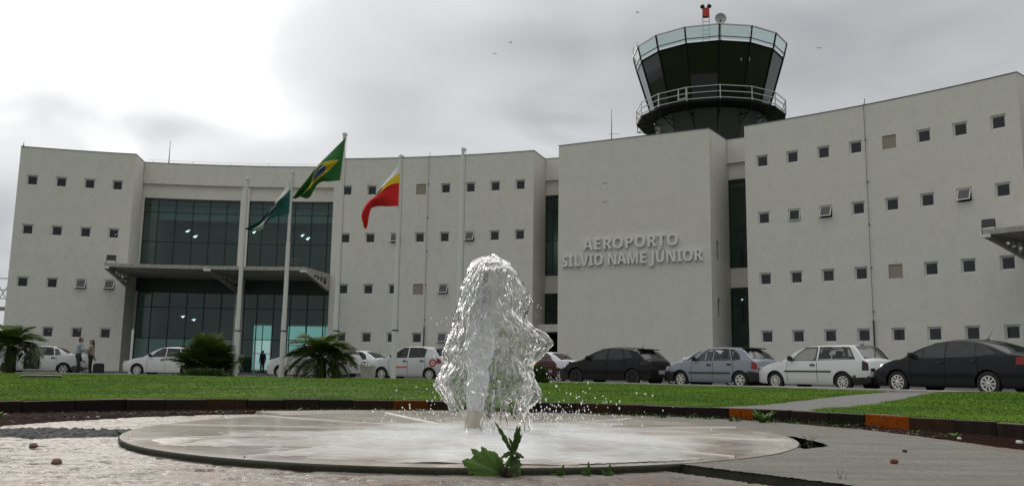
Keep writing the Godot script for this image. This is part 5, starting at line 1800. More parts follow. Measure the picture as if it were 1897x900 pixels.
func fountain() -> void:
	var F := thing("fountain", "low round fountain plate of pale painted concrete with a dark mossy rim", "fountain", Vector3(PC.x, 0, PC.y))
	# plate: shallow cone of eleven flat sectors, painted, with stains of pink primer
	var b := MB.new()
	pn1 = noise(131, 0.7, 4)
	pn2 = noise(132, 2.4, 4)
	var n2 := noise(132, 2.4, 4)
	var nu := 176
	var rs := []
	for j in 34: rs.append(pow(float(j) / 33.0, 0.85))
	var p := PackedVector3Array()
	var cl := PackedColorArray()
	for j in range(rs.size() - 1, -1, -1):
		for i in nu:
			var a := -TAU * i / nu
			var f: float = rs[j]
			var sect := cos(fposmod(a * 11.0 / TAU, 1.0) * TAU)
			var x := PRX * f * cos(a)
			var z := PRZ * f * sin(a)
			var y := 0.058 - 0.020 * (1.0 - f) - 0.005 * sect * f * (1.0 - f)
			if j == rs.size() - 1: y -= 0.008
			p.append(Vector3(x, y, z))
			cl.append(plate_col(x, z))
	b.grid(p, nu, rs.size(), true, PackedVector2Array(), cl)
	part(F, "plate", b.mesh(), M.plate_paint)
	# rim: uneven dark edge
	b = MB.new()
	p = PackedVector3Array()
	for q in [[1.0, 0.050], [1.004, 0.040], [1.0025, 0.02], [0.999, -0.02], [1.003, -0.09]]:
		for i in nu:
			var a := TAU * i / nu
			var wob := 0.0035 * n2.get_noise_2d(cos(a) * 9.0, sin(a) * 9.0 + q[1] * 20.0)
			p.append(Vector3(PRX * (q[0] + wob) * cos(a), q[1], PRZ * (q[0] + wob) * sin(a)))
	b.grid(p, nu, 5, true)
	part(F, "rim", b.mesh(), M.mossy_rim)
	# seams between the sectors: thin raised beads of mortar
	for k in 11:
		b = MB.new()
		var a := TAU * (k + 0.5) / 11.0
		b.tube([Vector3(PRX * 0.12 * cos(a), 0.043, PRZ * 0.12 * sin(a)), Vector3(PRX * 0.5 * cos(a), 0.051, PRZ * 0.5 * sin(a)), Vector3(PRX * 0.985 * cos(a), 0.057, PRZ * 0.985 * sin(a))], [0.010], 6, false)
		part(F, "seam", b.mesh(), M.mortar)
	b = MB.new()
	b.lathe([Vector2(0.095, -0.02), Vector2(0.095, 0.20), Vector2(0.10, 0.21), Vector2(0.10, 0.23), Vector2(0.075, 0.235), Vector2(0.07, 0.1)], 20, Transform3D(Basis(), JET + Vector3(-0.16, 0, 0) - F.position))
	part(F, "nozzle", b.mesh(), M.nozzle)
	# water that spreads over the plate: a thin turbid sheet with a ragged border
	b = MB.new()
	var nw := noise(141, 1.3, 5)
	var nf := noise(142, 7.0, 4)
	var st := 0.04
	var nx := 170
	var nz := 195
	var id := PackedInt32Array()
	id.resize(nx * nz)
	id.fill(-1)
	var ht := PackedFloat32Array()
	var ok := PackedByteArray()
	ht.resize(nx * nz); ok.resize(nx * nz)
	var cf := PackedColorArray()
	cf.resize(nx * nz)
	for j in nz:
		for i in nx:
			var x := (i - nx / 2) * st
			var z := (j - nz / 2) * st
			var f := Vector2(x / PRX, z / PRZ).length()
			var jd := Vector2(x - (JET.x - PC.x), z - (JET.z - PC.y))
			var d := jd.length()
			var edge := d / 2.5 + 0.42 * nw.get_noise_2d(x * 0.7, z * 0.5) + 0.05 * nf.get_noise_2d(x, z) - 0.10 * sin(atan2(jd.y, jd.x) * 5.0 + 0.7) - (0.55 * clampf(jd.y / 2.8, 0, 1))
			var t := 0.86 - edge - 0.16 * clampf(-jd.x - 0.6, 0, 1)
			ok[j * nx + i] = 1 if t > -0.12 and f < 0.985 else 0
			var turb := exp(-d * 0.8)
			ht[j * nx + i] = 0.058 - 0.020 * (1.0 - f) + 0.010 * clampf(t * 3.0, -0.6, 1.0) + 0.020 * turb * (0.7 + nf.get_noise_2d(x * 1.6, z * 1.6)) + 0.05 * exp(-d * d * 9.0) + 0.004 * nf.get_noise_2d(x * 0.5, z * 1.5)
			var white := clampf(t * 1.6 + 0.35 * nf.get_noise_2d(x * 0.7, z * 0.9), 0.0, 1.0)
			cf[j * nx + i] = plate_col(x, z).lerp(Color(0.86, 0.87, 0.86), white)
	for j in range(1, nz - 2):
		for i in range(1, nx - 2):
			var a := j * nx + i
			if not (ok[a] and ok[a + 1] and ok[a + nx] and ok[a + nx + 1]): continue
			for e in [a, a + 1, a + nx + 1, a + nx]:
				if id[e] < 0:
					b.col = cf[e]
					id[e] = b.vert(Vector3((e % nx - nx / 2) * st, ht[e], (e / nx - nz / 2) * st), Vector3(ht[e - 1] - ht[e + 1], 2.0 * st, ht[e - nx] - ht[e + nx]).normalized())
			b.ix.append_array(PackedInt32Array([id[a], id[a + 1], id[a + nx + 1], id[a], id[a + nx + 1], id[a + nx]]))
	var wf := part(self, "water_film", b.mesh(), M.foam, Transform3D(Basis(), Vector3(PC.x, 0, PC.y)))
	tag(wf, "white foaming water spreading over the fountain plate", "water")
	wf.set_meta("kind", "stuff")
	jet()

func jet() -> void:
	var J := thing("water_jet", "clear thick jet of water bursting up from the fountain plate", "water jet", JET)
	var na := noise(151, 1.0, 3)
	var nb := noise(152, 1.0, 4)
	var nc := noise(153, 1.0, 2)
	# outer bell of falling water: an uneven, closed sheet
	var prof := [[1.90, 0.02], [1.885, 0.12], [1.84, 0.22], [1.72, 0.285], [1.55, 0.33], [1.35, 0.385], [1.15, 0.445], [0.95, 0.50], [0.80, 0.505], [0.66, 0.47], [0.52, 0.475], [0.40, 0.45], [0.28, 0.40], [0.20, 0.37]]
	var rad := func(y: float) -> float:
		for k in prof.size() - 1:
			if y >= prof[k + 1][0]:
				return lerpf(prof[k + 1][1], prof[k][1], (y - prof[k + 1][0]) / (prof[k][0] - prof[k + 1][0]))
		return prof[-1][1]
	var nu := 300
	var nv := 250
	var o := PackedVector3Array()
	var inn := PackedVector3Array()
	o.resize(nu * nv); inn.resize(nu * nv)
	for j in nv:
		var t := float(j) / (nv - 1)
		for i in nu:
			var a := -TAU * i / nu
			var cx := cos(a)
			var cz := sin(a)
			# ragged lower border
			var foot := 0.25 + 0.24 * na.get_noise_2d(cx * 2.3 + 9.0, cz * 2.3)
			var y := lerpf(foot, 1.90, 1.0 - pow(1.0 - t, 1.25))
			var r: float = rad.call(y) * 0.93
			var big := na.get_noise_3d(cx * 1.1, y * 1.4, cz * 1.1)
			var lump := nb.get_noise_3d(cx * 2.6, y * 2.3, cz * 2.6)
			# ripples drawn out along the flow
			var rip := na.get_noise_3d(cx * 3.6, y * 2.3 + 3.0, cz * 3.6)
			var fine := nc.get_noise_3d(cx * 11.0, y * 7.0, cz * 11.0)
			var k := clampf((1.9 - y) * 5.0, 0.25, 1.0)
			for e in BULGE:
				var da: float = wrapf(-a - e[0], -PI, PI) / e[2]
				var dy: float = (y - e[1]) / e[3]
				r += e[4] * exp(-da * da - dy * dy)
			r *= 1.0 + (0.26 * big + 0.20 * lump) * k
			r += (0.036 * rip + 0.0045 * fine) * k
			r = maxf(r, 0.02)
			var th := 0.008 + 0.026 * absf(na.get_noise_3d(cx * 2.4 + 5.0, y * 2.0, cz * 2.4)) + 0.003 * nc.get_noise_3d(cx * 8.0, y * 6.0 + 40.0, cz * 8.0)
			th = clampf(th, 0.003, r * 0.6) * (0.3 + 0.7 * minf(t * 12.0, 1.0))
			var up := 0.05 * big * clampf((y - 1.4) * 2.0, 0, 1)
			o[j * nu + i] = Vector3(r * cx, y + up + 0.02 * lump, r * cz)
			inn[j * nu + i] = Vector3((r - th) * cx, y + up + 0.02 * lump - 0.004 - (0.02 if y > 1.82 else 0.0), (r - th) * cz)
	var b := MB.new()
	b.grid(o, nu, nv, true)
	var rev := PackedVector3Array()
	for j in nv:
		for i in nu: rev.append(inn[(nv - 1 - j) * nu + i])
	b.grid(rev, nu, nv, true)
	for i in nu:
		var i2 := (i + 1) % nu
		b.quad(inn[i], inn[i2], o[i2], o[i])
	var top := (nv - 1) * nu
	var ct := Vector3.ZERO
	var ci := Vector3.ZERO
	for i in nu: ct += o[top + i] / nu; ci += inn[top + i] / nu
	for i in nu:
		b.tri(o[top + i], o[top + (i + 1) % nu], ct)
		b.tri(inn[top + (i + 1) % nu], inn[top + i], ci)
	part(J, "outer_sheet", b.mesh(), M.water)
	# rising core, full of air
	b = MB.new()
	var p := PackedVector3Array()
	nu = 110
	nv = 190
	for j in nv:
		var y := lerpf(0.20, 1.74, float(j) / (nv - 1))
		for i in nu:
			var a := -TAU * i / nu
			var r := lerpf(0.088, 0.135, smoothstep(0.2, 0.9, y)) * (1.0 - smoothstep(0.85, 1.70, y) * 0.9)
			r += 0.05 * nb.get_noise_3d(cos(a) * 3.0, y * 3.0, sin(a) * 3.0 + 20.0) * smoothstep(0.3, 1.0, y) + 0.024 * nb.get_noise_3d(cos(a) * 7.0, y * 11.0, sin(a) * 7.0)
			r = maxf(r, 0.006)
			p.append(Vector3(r * cos(a) + 0.03 * sin(y * 3.0) - 0.16 + 0.13 * smoothstep(0.3, 1.7, y), y, r * sin(a)))
	b.grid(p, nu, nv, true)
	for i in nu:
		b.tri(p[(nv - 1) * nu + i], p[(nv - 1) * nu + (i + 1) % nu], Vector3(0.03 * sin(1.74 * 3.0) - 0.03, 1.742, 0))
		b.tri(p[(i + 1) % nu], p[i], Vector3(-0.14, 0.2, 0))
	part(J, "core", b.mesh(), M.aerated_water)
	# strands that tear off at the foot
	rng.seed = 11
	for k in 9:
		b = MB.new()
		var a := rng.randf() * TAU
		var r0 := rng.randf_range(0.30, 0.46)
		var y0 := rng.randf_range(0.25, 0.55)
		var pts := []
		var rr := []
		for j in 9:
			var t := j / 8.0
			pts.append(Vector3(cos(a) * (r0 + 0.10 * t), lerpf(y0, 0.01, t * t * 0.6 + t * 0.4), sin(a) * (r0 + 0.10 * t)) + Vector3(rng.randf_range(-1, 1), 0, rng.randf_range(-1, 1)) * 0.012)
			rr.append(maxf(0.003, rng.randf_range(0.004, 0.022) * (1.0 - 0.3 * t)))
		b.tube(pts, rr, 8)
		part(J, "strand", b.mesh(), M.water)
	# drops in the air, most of them thrown to the right
	var mm := MultiMesh.new()
	mm.transform_format = MultiMesh.TRANSFORM_3D
	var sp := SphereMesh.new()
	sp.radius = 1.0; sp.height = 2.0; sp.radial_segments = 10; sp.rings = 6
	mm.mesh = sp
	var n := 420
	mm.instance_count = n
	for k in n:
		var q: Vector3
		if k < 230:
			q = Vector3(0.45 + absf(rng.randfn(0, 0.55)), 0.08 + absf(rng.randfn(0, 0.20)), rng.randfn(0, 0.5))
		elif k < 300:
			q = Vector3(-0.45 - absf(rng.randfn(0, 0.45)), 0.08 + absf(rng.randfn(0, 0.2)), rng.randfn(0, 0.5))
		else:
			var a := rng.randf() * TAU
			q = Vector3(cos(a) * rng.randf_range(0.36, 0.66), rng.randf_range(0.1, 1.5), sin(a) * rng.randf_range(0.36, 0.66))
		var s := rng.randf_range(0.003, 0.0085)
		mm.set_instance_transform(k, Transform3D(Basis().rotated(Vector3.FORWARD, rng.randfn(0, 0.5)).scaled(Vector3(s, s * rng.randf_range(1.0, 2.0), s)), q))
	var mi := MultiMeshInstance3D.new()
	mi.name = "drops"
	mi.multimesh = mm
	mi.material_override = M.aerated_water
	mi.set_meta("kind", "stuff")
	J.add_child(mi, true)

# ================================================================ plants
func frond_mesh(l: float, n: int, leaf: float, droop: float, s: int) -> ArrayMesh:
	# one pinnate frond: arching midrib with two rows of narrow leaflets
	var g := RandomNumberGenerator.new()
	g.seed = s
	var b := MB.new()
	var rib := []
	for k in 13:
		var t := k / 12.0
		rib.append(Vector3(l * (t - 0.18 * droop * t * t), l * (0.52 * t - (0.62 + 0.35 * droop) * t * t), 0))
	b.col = Color(0.9, 1.0, 0.8)
	b.tube(rib, [l * 0.012, l * 0.011, l * 0.010, l * 0.009, l * 0.008, l * 0.007, l * 0.006, l * 0.005, l * 0.004, l * 0.003, l * 0.002], 5, false)
	for k in n:
		var t := lerpf(0.14, 0.99, float(k) / n)
		var f := t * 12.0
		var i := mini(int(f), 11)
		var p: Vector3 = rib[i].lerp(rib[i + 1], f - i)
		var d: Vector3 = (rib[i + 1] - rib[i]).normalized()
		for sg in [1.0, -1.0]:
			var ll := leaf * (0.35 + 0.95 * sin(PI * (0.12 + 0.83 * t))) * g.randf_range(0.85, 1.15)
			var out := (d * g.randf_range(0.55, 0.85) + Vector3(0, g.randf_range(0.05, 0.35), sg * g.randf_range(0.7, 0.95))).normalized()
			var w := Vector3.UP.cross(out).normalized() * ll * 0.042
			var shade := g.randf_range(0.65, 1.25)
			b.col = Color(shade, shade, shade * 0.9)
			var m := p + out * ll * 0.5 - Vector3(0, ll * 0.04, 0)
			var e := p + out * ll - Vector3(0, ll * 0.24, 0)
			b.quad(p - w * 0.6, p + w * 0.6, m + w, m - w)
			b.tri(m - w, m + w, e)
	return b.mesh()

func palm(called: String, label: String, at: Vector3, trunk: float, tr: float, l: float, count: int, spread: Vector2, s: int, cat := "palm", stiff := 0.0) -> void:
	var P := thing(called, label, cat, at)
	var g := RandomNumberGenerator.new()
	g.seed = s
	if trunk > 0.05:
		var b := MB.new()
		var p := PackedVector3Array()
		var nv := 34
		for j in nv:
			var t := j / float(nv - 1)
			for i in 16:
				var a := -TAU * i / 16
				var ridge := 0.16 * (fposmod(t * 9.0 + (i % 4) * 0.25, 1.0)) + 0.07 * sin(i * 2.4 + j)
				var r := tr * (1.08 - 0.2 * t + ridge)
				p.append(Vector3(cos(a) * r, t * trunk, sin(a) * r))
		b.grid(p, 16, nv, true)
		part(P, "trunk", b.mesh(), M.palm_bark)
	var forms := []
	for k in 4: forms.append(frond_mesh(l * (0.85 + 0.1 * k), 40, l * 0.36, 0.5 + 0.3 * k - stiff, s * 10 + k))
	var crown := Node3D.new()
	crown.name = "crown"
	P.add_child(crown)
	crown.position = Vector3(0, trunk, 0)
	for k in count:
		var u := float(k) / count
		var tilt := lerpf(spread.x, spread.y, pow(u, 0.8)) + g.randf_range(-0.08, 0.08)
		var bas := Basis(Vector3.UP, k * 2.39996 + g.randf_range(-0.2, 0.2)) * Basis(Vector3.BACK, tilt) * Basis(Vector3.RIGHT, g.randf_range(-0.4, 0.4))
		part(crown, "frond", forms[k % 4], M.palm_tip if u < 0.25 else M.palm_leaf, Transform3D(bas.scaled(Vector3.ONE * g.randf_range(0.85, 1.08)), Vector3(g.randf_range(-1, 1) * tr * 0.5, -u * tr, g.randf_range(-1, 1) * tr * 0.5)))

func leaf_cloud(b: MB, n: int, size: Vector3, leaf: float, g: RandomNumberGenerator, pointed := 0.0) -> void:
	for k in n:
		var d := Vector3(g.randfn(), absf(g.randfn()), g.randfn()).normalized() * pow(g.randf(), 0.4)
		var lump := 0.8 + 0.25 * sin(d.x * 9.0 + 1.0) * cos(d.z * 8.0)
		var p := d * size * lump
		var ax := (Vector3(d.x, d.y + 0.4 + pointed, d.z) + Vector3(g.randfn(), g.randfn(), g.randfn()) * 0.45).normalized()
		var w := ax.cross(Vector3(g.randfn(), g.randfn(), g.randfn())).normalized() * leaf * 0.26
		var sh := g.randf_range(0.55, 1.35)
		b.col = Color(sh, sh, sh * 0.85)
		var m := p + ax * leaf * 0.5
		b.quad(p, m + w, p + ax * leaf, m - w)

func bush(called: String, label: String, at: Vector3, size: Vector3, n: int, leaf: float, m: Material, s: int, pointed := 0.0) -> void:
	var g := RandomNumberGenerator.new()
	g.seed = s
	var P := thing(called, label, "bush", at)
	var b := MB.new()
	for k in 9:
		var e := Vector3(g.randfn() * size.x * 0.45, size.y * g.randf_range(0.4, 0.8), g.randfn() * size.z * 0.45)
		b.tube([Vector3.ZERO, e * 0.5 + Vector3(0, 0.03, 0), e], [0.02, 0.014, 0.006], 5)
	part(P, "stems", b.mesh(), M.palm_bark)
	b = MB.new()
	leaf_cloud(b, n, size, leaf, g, pointed)
	part(P, "foliage", b.mesh(), m)

func lobed_leaf(b: MB, base: Vector3, tip: Vector3, nrm: Vector3, w: float, lobes: int, curl: float, g: RandomNumberGenerator) -> void:
	# a toothed leaf blade with a slightly raised midrib
	var ax := tip - base
	var sd := ax.cross(nrm).normalized()
	var n := lobes * 4
	var prev := []
	for k in n + 1:
		var t := float(k) / n
		var env := sin(PI * pow(t, 0.7)) * 0.95 + 0.03
		var tooth := 0.62 + 0.38 * absf(sin(t * lobes * PI)) 
		var c := base + ax * t + nrm * (curl * t * (1.0 - t) * ax.length())
		var hw := w * env * tooth
		var row := [c + sd * hw - nrm * hw * 0.25 + ax * (0.10 * env * tooth), c, c - sd * hw - nrm * hw * 0.25 + ax * (0.10 * env * tooth)]
		if k > 0:
			var sh := g.randf_range(0.85, 1.15)
			b.col = Color(sh, sh, sh)
			b.quad(prev[1], prev[0], row[0], row[1])
			b.quad(prev[2], prev[1], row[1], row[2])
		prev = row

func weed(label: String, at: Vector3, leaves: int, l: float, up: float, s: int, m: Material, group := "") -> void:
	var g := RandomNumberGenerator.new()
	g.seed = s
	var P := thing("weed", label, "weed", at, 0.0, group)
	for k in leaves:
		var a := k * 2.4 + g.randf() * 0.5
		var d := Vector3(cos(a), up * g.randf_range(0.6, 1.3), sin(a)).normalized()
		var b := MB.new()
		lobed_leaf(b, Vector3.ZERO, d * l * g.randf_range(0.7, 1.1), (Vector3.UP - d * d.y).normalized(), l * 0.17, 4, 0.25, g)
		part(P, "leaf", b.mesh(), m)

func greenery() -> void:
	grass()
	palm("palm_tree", "short palm with thick dark trunk before the silver saloon's open door", Vector3(-21.7, 0.38, -38.3), 1.15, 0.20, 1.45, 24, Vector2(1.2, -0.25), 3)
	palm("palm_tree", "palm with drooping dark fronds standing at the tallest flag pole", Vector3(-7.62, 0.38, -35.6), 0.80, 0.19, 1.6, 28, Vector2(1.15, -0.35), 4)
	palm("palm_shrub", "dense bushy palm without a trunk, between the lawn's edge and silver estate", Vector3(-12.9, 0.39, -37.6), 0.02, 0.3, 1.5, 85, Vector2(1.5, 0.35), 5, "palm", 1.5)
	bush("low_bush", "low dark green ground bush spread in front of the bushy palm", Vector3(-12.2, 0.37, -35.4), Vector3(1.3, 0.36, 0.7), 2600, 0.10, M.bush_leaf, 6)
	bush("grey_bush", "small grey green needle bush beside the white saloon's wheel", Vector3(0.95, 0.38, -29.6), Vector3(0.36, 0.62, 0.36), 2200, 0.13, M.bush_leaf, 7, 1.2)
	bush("leafy_plant", "light green leafy plant in front of the silver estate's rear door", Vector3(-13.9, 0.37, -38.6), Vector3(0.28, 1.0, 0.25), 420, 0.16, M.palm_tip, 8, 0.6)
	# weeds in the soil strip under the kerb: one by one where they can be told apart
	var places := [[-70.0, 6.8], [-60.0, 6.9], [-57.0, 6.6], [-33.0, 6.95], [-20.0, 6.9], [-9.0, 6.95], [-3.0, 6.8], [2.0, 6.95], [6.0, 6.7], [10.0, 6.9], [22.0, 6.9], [27.0, 6.85], [31.0, 6.75], [34.0, 6.95], [37.0, 6.8], [41.0, 6.7], [45.0, 6.95], [48.5, 6.8], [54.0, 6.85], [63.0, 6.9], [69.0, 6.7]]
	var g := RandomNumberGenerator.new()
	g.seed = 77
	for k in places.size():
		var a := deg_to_rad(places[k][0])
		weed("%s small low weed from the left under the kerb, %s the water jet" % [["first", "second", "third", "fourth", "fifth", "sixth", "seventh", "eighth", "ninth", "tenth", "eleventh", "twelfth", "thirteenth", "fourteenth"][k if k < 7 else k - 7], "left of" if k < 7 else "right of"], Vector3(KC.x + places[k][1] * sin(a), 0.015, KC.y - places[k][1] * cos(a)), 7 + k % 4, g.randf_range(0.09, 0.17), 0.5, 400 + k, M.weed_leaf if k % 3 else M.dark_weed, "weeds along the kerb")
	weed("large bright green weed against the kerb left of the orange stone", Vector3(3.62, 0.02, -12.72), 13, 0.27, 1.0, 450, M.weed_leaf)
	weed("tiny green weed at the fountain plate's far left rim", Vector3(-3.98, 0.05, -12.35), 9, 0.11, 0.6, 451, M.weed_leaf)
	weed("green tuft in the gap where the rubble meets the plate", Vector3(-3.93, 0.0, -9.05), 9, 0.10, 0.7, 452, M.dark_weed)
	# creeping growth along the foot of the kerb
	var b := MB.new()
	for k in 1500:
		var aa := deg_to_rad(lerpf(-20.0, 58.0, g.randf()))
		if g.randf() < 0.4: aa = deg_to_rad(g.randf_range(26.0, 52.0))
		var r := KR - 0.04 - absf(g.randfn()) * 0.16
		var p := Vector3(KC.x + r * sin(aa), 0.02 + g.randf() * 0.09 * exp(-(KR - r) * 6.0), KC.y - r * cos(aa))
		var ax := Vector3(g.randfn(), 0.5 + g.randf(), g.randfn()).normalized() * g.randf_range(0.02, 0.06)
		var w := ax.cross(Vector3(g.randfn(), g.randfn(), g.randfn())).normalized() * 0.011
		var sh := g.randf_range(0.4, 1.0)
		b.col = Color(sh, sh, sh)
		b.quad(p, p + ax * 0.5 + w, p + ax, p + ax * 0.5 - w)
	var cg := part(self, "ground_cover", b.mesh(), M.dark_weed)
	tag(cg, "thin creeping ground cover along the kerb's foot", "ground cover")
	cg.set_meta("kind", "stuff")
	front_weeds()
	# dry grass stalks in the gaps of the right slab
	for e in [[Vector3(2.13, 0.0, -5.75), "thin dry grass stalk in the dark joint of the right slab", 4], [Vector3(2.9, 0.02, -8.62), "tuft of dry grass in the gap at the plate's right tip", 16]]:
		var P := thing("dry_grass", e[1], "grass tuft", e[0])
		for k in e[2]:
			var bb := MB.new()
			var d := Vector3(g.randfn() * 0.5, 1.0, g.randfn() * 0.5).normalized()
			bb.col = Color(0.7, 0.5, 0.5)
			bb.tube([Vector3(g.randfn() * 0.04, 0, g.randfn() * 0.06), d * 0.06, d * g.randf_range(0.08, 0.15) + Vector3(g.randfn() * 0.02, 0, 0)], [0.0022, 0.0016, 0.0006], 4)
			part(P, "stalk", bb.mesh(), M.dark_weed)

func front_weeds() -> void:
	var g := RandomNumberGenerator.new()
	g.seed = 21
	var up := Vector3.UP
	# broad-leaved weed at the plate's near edge
	var P := thing("broad_leaf_weed", "broad toothed green leaf weed leaning left at the plate's near edge", "weed", Vector3(-0.02, -0.01, -6.035))
	for e in [[Vector3(-0.295, 0.105, 0.0), 0.105, 5], [Vector3(-0.17, 0.20, -0.03), 0.055, 4], [Vector3(-0.085, 0.17, -0.05), 0.045, 3], [Vector3(-0.24, 0.185, -0.03), 0.06, 4], [Vector3(-0.06, 0.13, 0.03), 0.035, 3]]:
		var b := MB.new()
		var n := Vector3(0.12, 0.35, 0.9)
		n = (n - e[0].normalized() * n.dot(e[0].normalized())).normalized()
		lobed_leaf(b, Vector3(-0.02, 0.02, 0), e[0], n, e[1], e[2], 0.10, g)
		part(P, "leaf", b.mesh(), M.weed_leaf)
	# thistle-like stalk beside it
	P = thing("spiky_weed", "tall spiky weed stalk rising in front of the foaming water", "weed", Vector3(0.03, -0.01, -6.025))
	var b := MB.new()
	b.col = Color(0.9, 0.9, 0.8)
	b.tube([Vector3(0, 0, 0), Vector3(0.0, 0.10, 0), Vector3(-0.01, 0.18, 0), Vector3(-0.005, 0.22, 0)], [0.016, 0.013, 0.009, 0.006], 7)
	part(P, "stem", b.mesh(), M.dark_weed)
	for e in [[Vector3(-0.005, 0.16, 0), Vector3(-0.13, 0.37, 0.01), 0.020, 4], [Vector3(0, 0.19, 0), Vector3(0.045, 0.345, -0.01), 0.024, 3], [Vector3(0, 0.19, 0), Vector3(0.025, 0.35, 0.02), 0.016, 3], [Vector3(0, 0.18, 0), Vector3(0.06, 0.29, 0.02), 0.015, 3],
		[Vector3(0, 0.17, 0), Vector3(0.075, 0.13, 0.02), 0.018, 3], [Vector3(-0.01, 0.17, 0), Vector3(-0.085, 0.13, 0.03), 0.020, 3], [Vector3(0, 0.14, 0), Vector3(0.05, 0.01, 0.04), 0.034, 4], [Vector3(0, 0.15, 0), Vector3(-0.055, 0.05, 0.03), 0.024, 3],
		[Vector3(0, 0.10, 0), Vector3(0.015, -0.0, 0.05), 0.036, 3], [Vector3(0, 0.20, 0), Vector3(-0.035, 0.27, 0.03), 0.014, 3], [Vector3(0, 0.13, 0), Vector3(0.06, 0.075, -0.02), 0.025, 3]]:
		b = MB.new()
		var d: Vector3 = (e[1] - e[0]).normalized()
		var n := Vector3(0.25, 0.3, 0.9)
		n = (n - d * n.dot(d)).normalized()
		lobed_leaf(b, e[0], e[1], n, e[2], e[3], 0.22, g)
		part(P, "leaf", b.mesh(), M.dark_weed)
	for k in 16:
		b = MB.new()
		var y0 := lerpf(0.05, 0.21, k / 16.0)
		var a := k * 2.4
		var d := Vector3(cos(a), g.randf_range(-0.2, 1.1), sin(a) * 0.8).normalized() * g.randf_range(0.045, 0.085)
		var n := Vector3(0.2, 0.5, 0.85)
		n = (n - d.normalized() * n.dot(d.normalized())).normalized()
		lobed_leaf(b, Vector3(-0.003, y0, 0), Vector3(-0.003, y0, 0) + d, n, g.randf_range(0.012, 0.02), 3, 0.2, g)
		part(P, "leaf", b.mesh(), M.dark_weed)
	# dead brown leaves round their foot
	P = thing("withered_weed", "withered brown leaves heaped at the foot of the spiky weed", "weed", Vector3(-0.02, -0.01, -5.99))
	for k in 9:
		b = MB.new()
		var d := Vector3(g.randfn() * 0.06, g.randf_range(0.02, 0.09), g.randfn() * 0.03)
		lobed_leaf(b, Vector3(g.randfn() * 0.025, 0, 0), d, Vector3(0.2, 0.2, 1).normalized(), 0.022, 3, 0.3, g)
		part(P, "leaf", b.mesh(), M.palm_bark)
	# small dark thorny sprouts to the right
	for e in [[0.34, 6, 0.085, "leftmost"], [0.55, 4, 0.095, "middle"], [0.68, 5, 0.085, "rightmost"]]:
		P = thing("thorny_sprout", "%s of three small dark thorny sprouts at the plate's near edge" % e[3], "weed", Vector3(e[0], -0.01, -6.04 - e[0] * 0.12), 0.0, "thorny sprouts by the plate")
		for k in e[1]:
			b = MB.new()
			var d: Vector3 = Vector3(g.randfn() * 0.5, 1.0 if k == 0 else 0.45, g.randfn() * 0.3).normalized() * e[2] * (1.15 if k == 0 else 0.8)
			lobed_leaf(b, Vector3.ZERO, d, Vector3(0.1, 0.15, 1).normalized(), 0.016, 3, 0.1, g)
			part(P, "leaf", b.mesh(), M.dark_weed)

func grass() -> void:
	var g := RandomNumberGenerator.new()
	g.seed = 31
	var forms := []
	var b := MB.new()
	for k in 9:
		var a := g.randf() * TAU
		var p := Vector3(g.randfn() * 0.05, 0, g.randfn() * 0.05)
		var h := g.randf_range(0.035, 0.075)
		var d := Vector3(cos(a), 0, sin(a))
		var w := Vector3(-d.z, 0, d.x) * 0.0045
		var sh := g.randf_range(0.7, 1.25)
		b.col = Color(sh, sh, sh * 0.8)
		var m := p + Vector3.UP * h * 0.6 + d * h * 0.2
		var e := p + Vector3.UP * h * 0.95 + d * h * 0.65
		b.quad(p - w, p + w, m + w * 0.8, m - w * 0.8)
		b.tri(m - w * 0.8, m + w * 0.8, e)
	var mm := MultiMesh.new()
	mm.transform_format = MultiMesh.TRANSFORM_3D
	mm.use_colors = true
	mm.mesh = b.mesh()
	var nn := noise(91, 0.35, 4)
	var tr := []
	var cs := []
	while tr.size() < 135000:
		# denser close to the kerb
		var a := deg_to_rad(g.randf_range(-54.0, 78.0))
		var d := Vector2(sin(a), -cos(a))
		var r := KR + 0.14 + 27.0 * pow(g.randf(), 1.9)
		var q := KC + d * r
		if q.distance_to(CEN) > 33.85 or on_path(q.x, q.y) < 0.82 + 0.06 * nn.get_noise_2d(q.x * 9.0, q.y * 9.0): continue
		var s := g.randf_range(0.7, 1.2) * (1.0 + 0.35 * nn.get_noise_2d(q.x * 3.0, q.y * 3.0))
		if r < KR + 0.3: s *= 0.75
		tr.append(Transform3D(Basis(Vector3.UP, g.randf() * TAU).scaled(Vector3(s * 1.25, s, s * 1.25)), Vector3(q.x, lawn_y(q.x, q.y) - 0.008, q.y)))
		var t := clampf(0.5 + 0.9 * nn.get_noise_2d(q.x, q.y), 0, 1)
		cs.append(Color(0.58, 0.68, 0.7).lerp(Color(1.08, 1.02, 0.85), t))
	mm.instance_count = tr.size()
	for k in tr.size():
		mm.set_instance_transform(k, tr[k]); mm.set_instance_color(k, cs[k])
	var o := MultiMeshInstance3D.new()
	o.name = "grass"
	o.multimesh = mm
	o.material_override = M.grass_blade
	add_child(o)
	tag(o, "short green grass covering the lawn", "grass")
	o.set_meta("kind", "stuff")

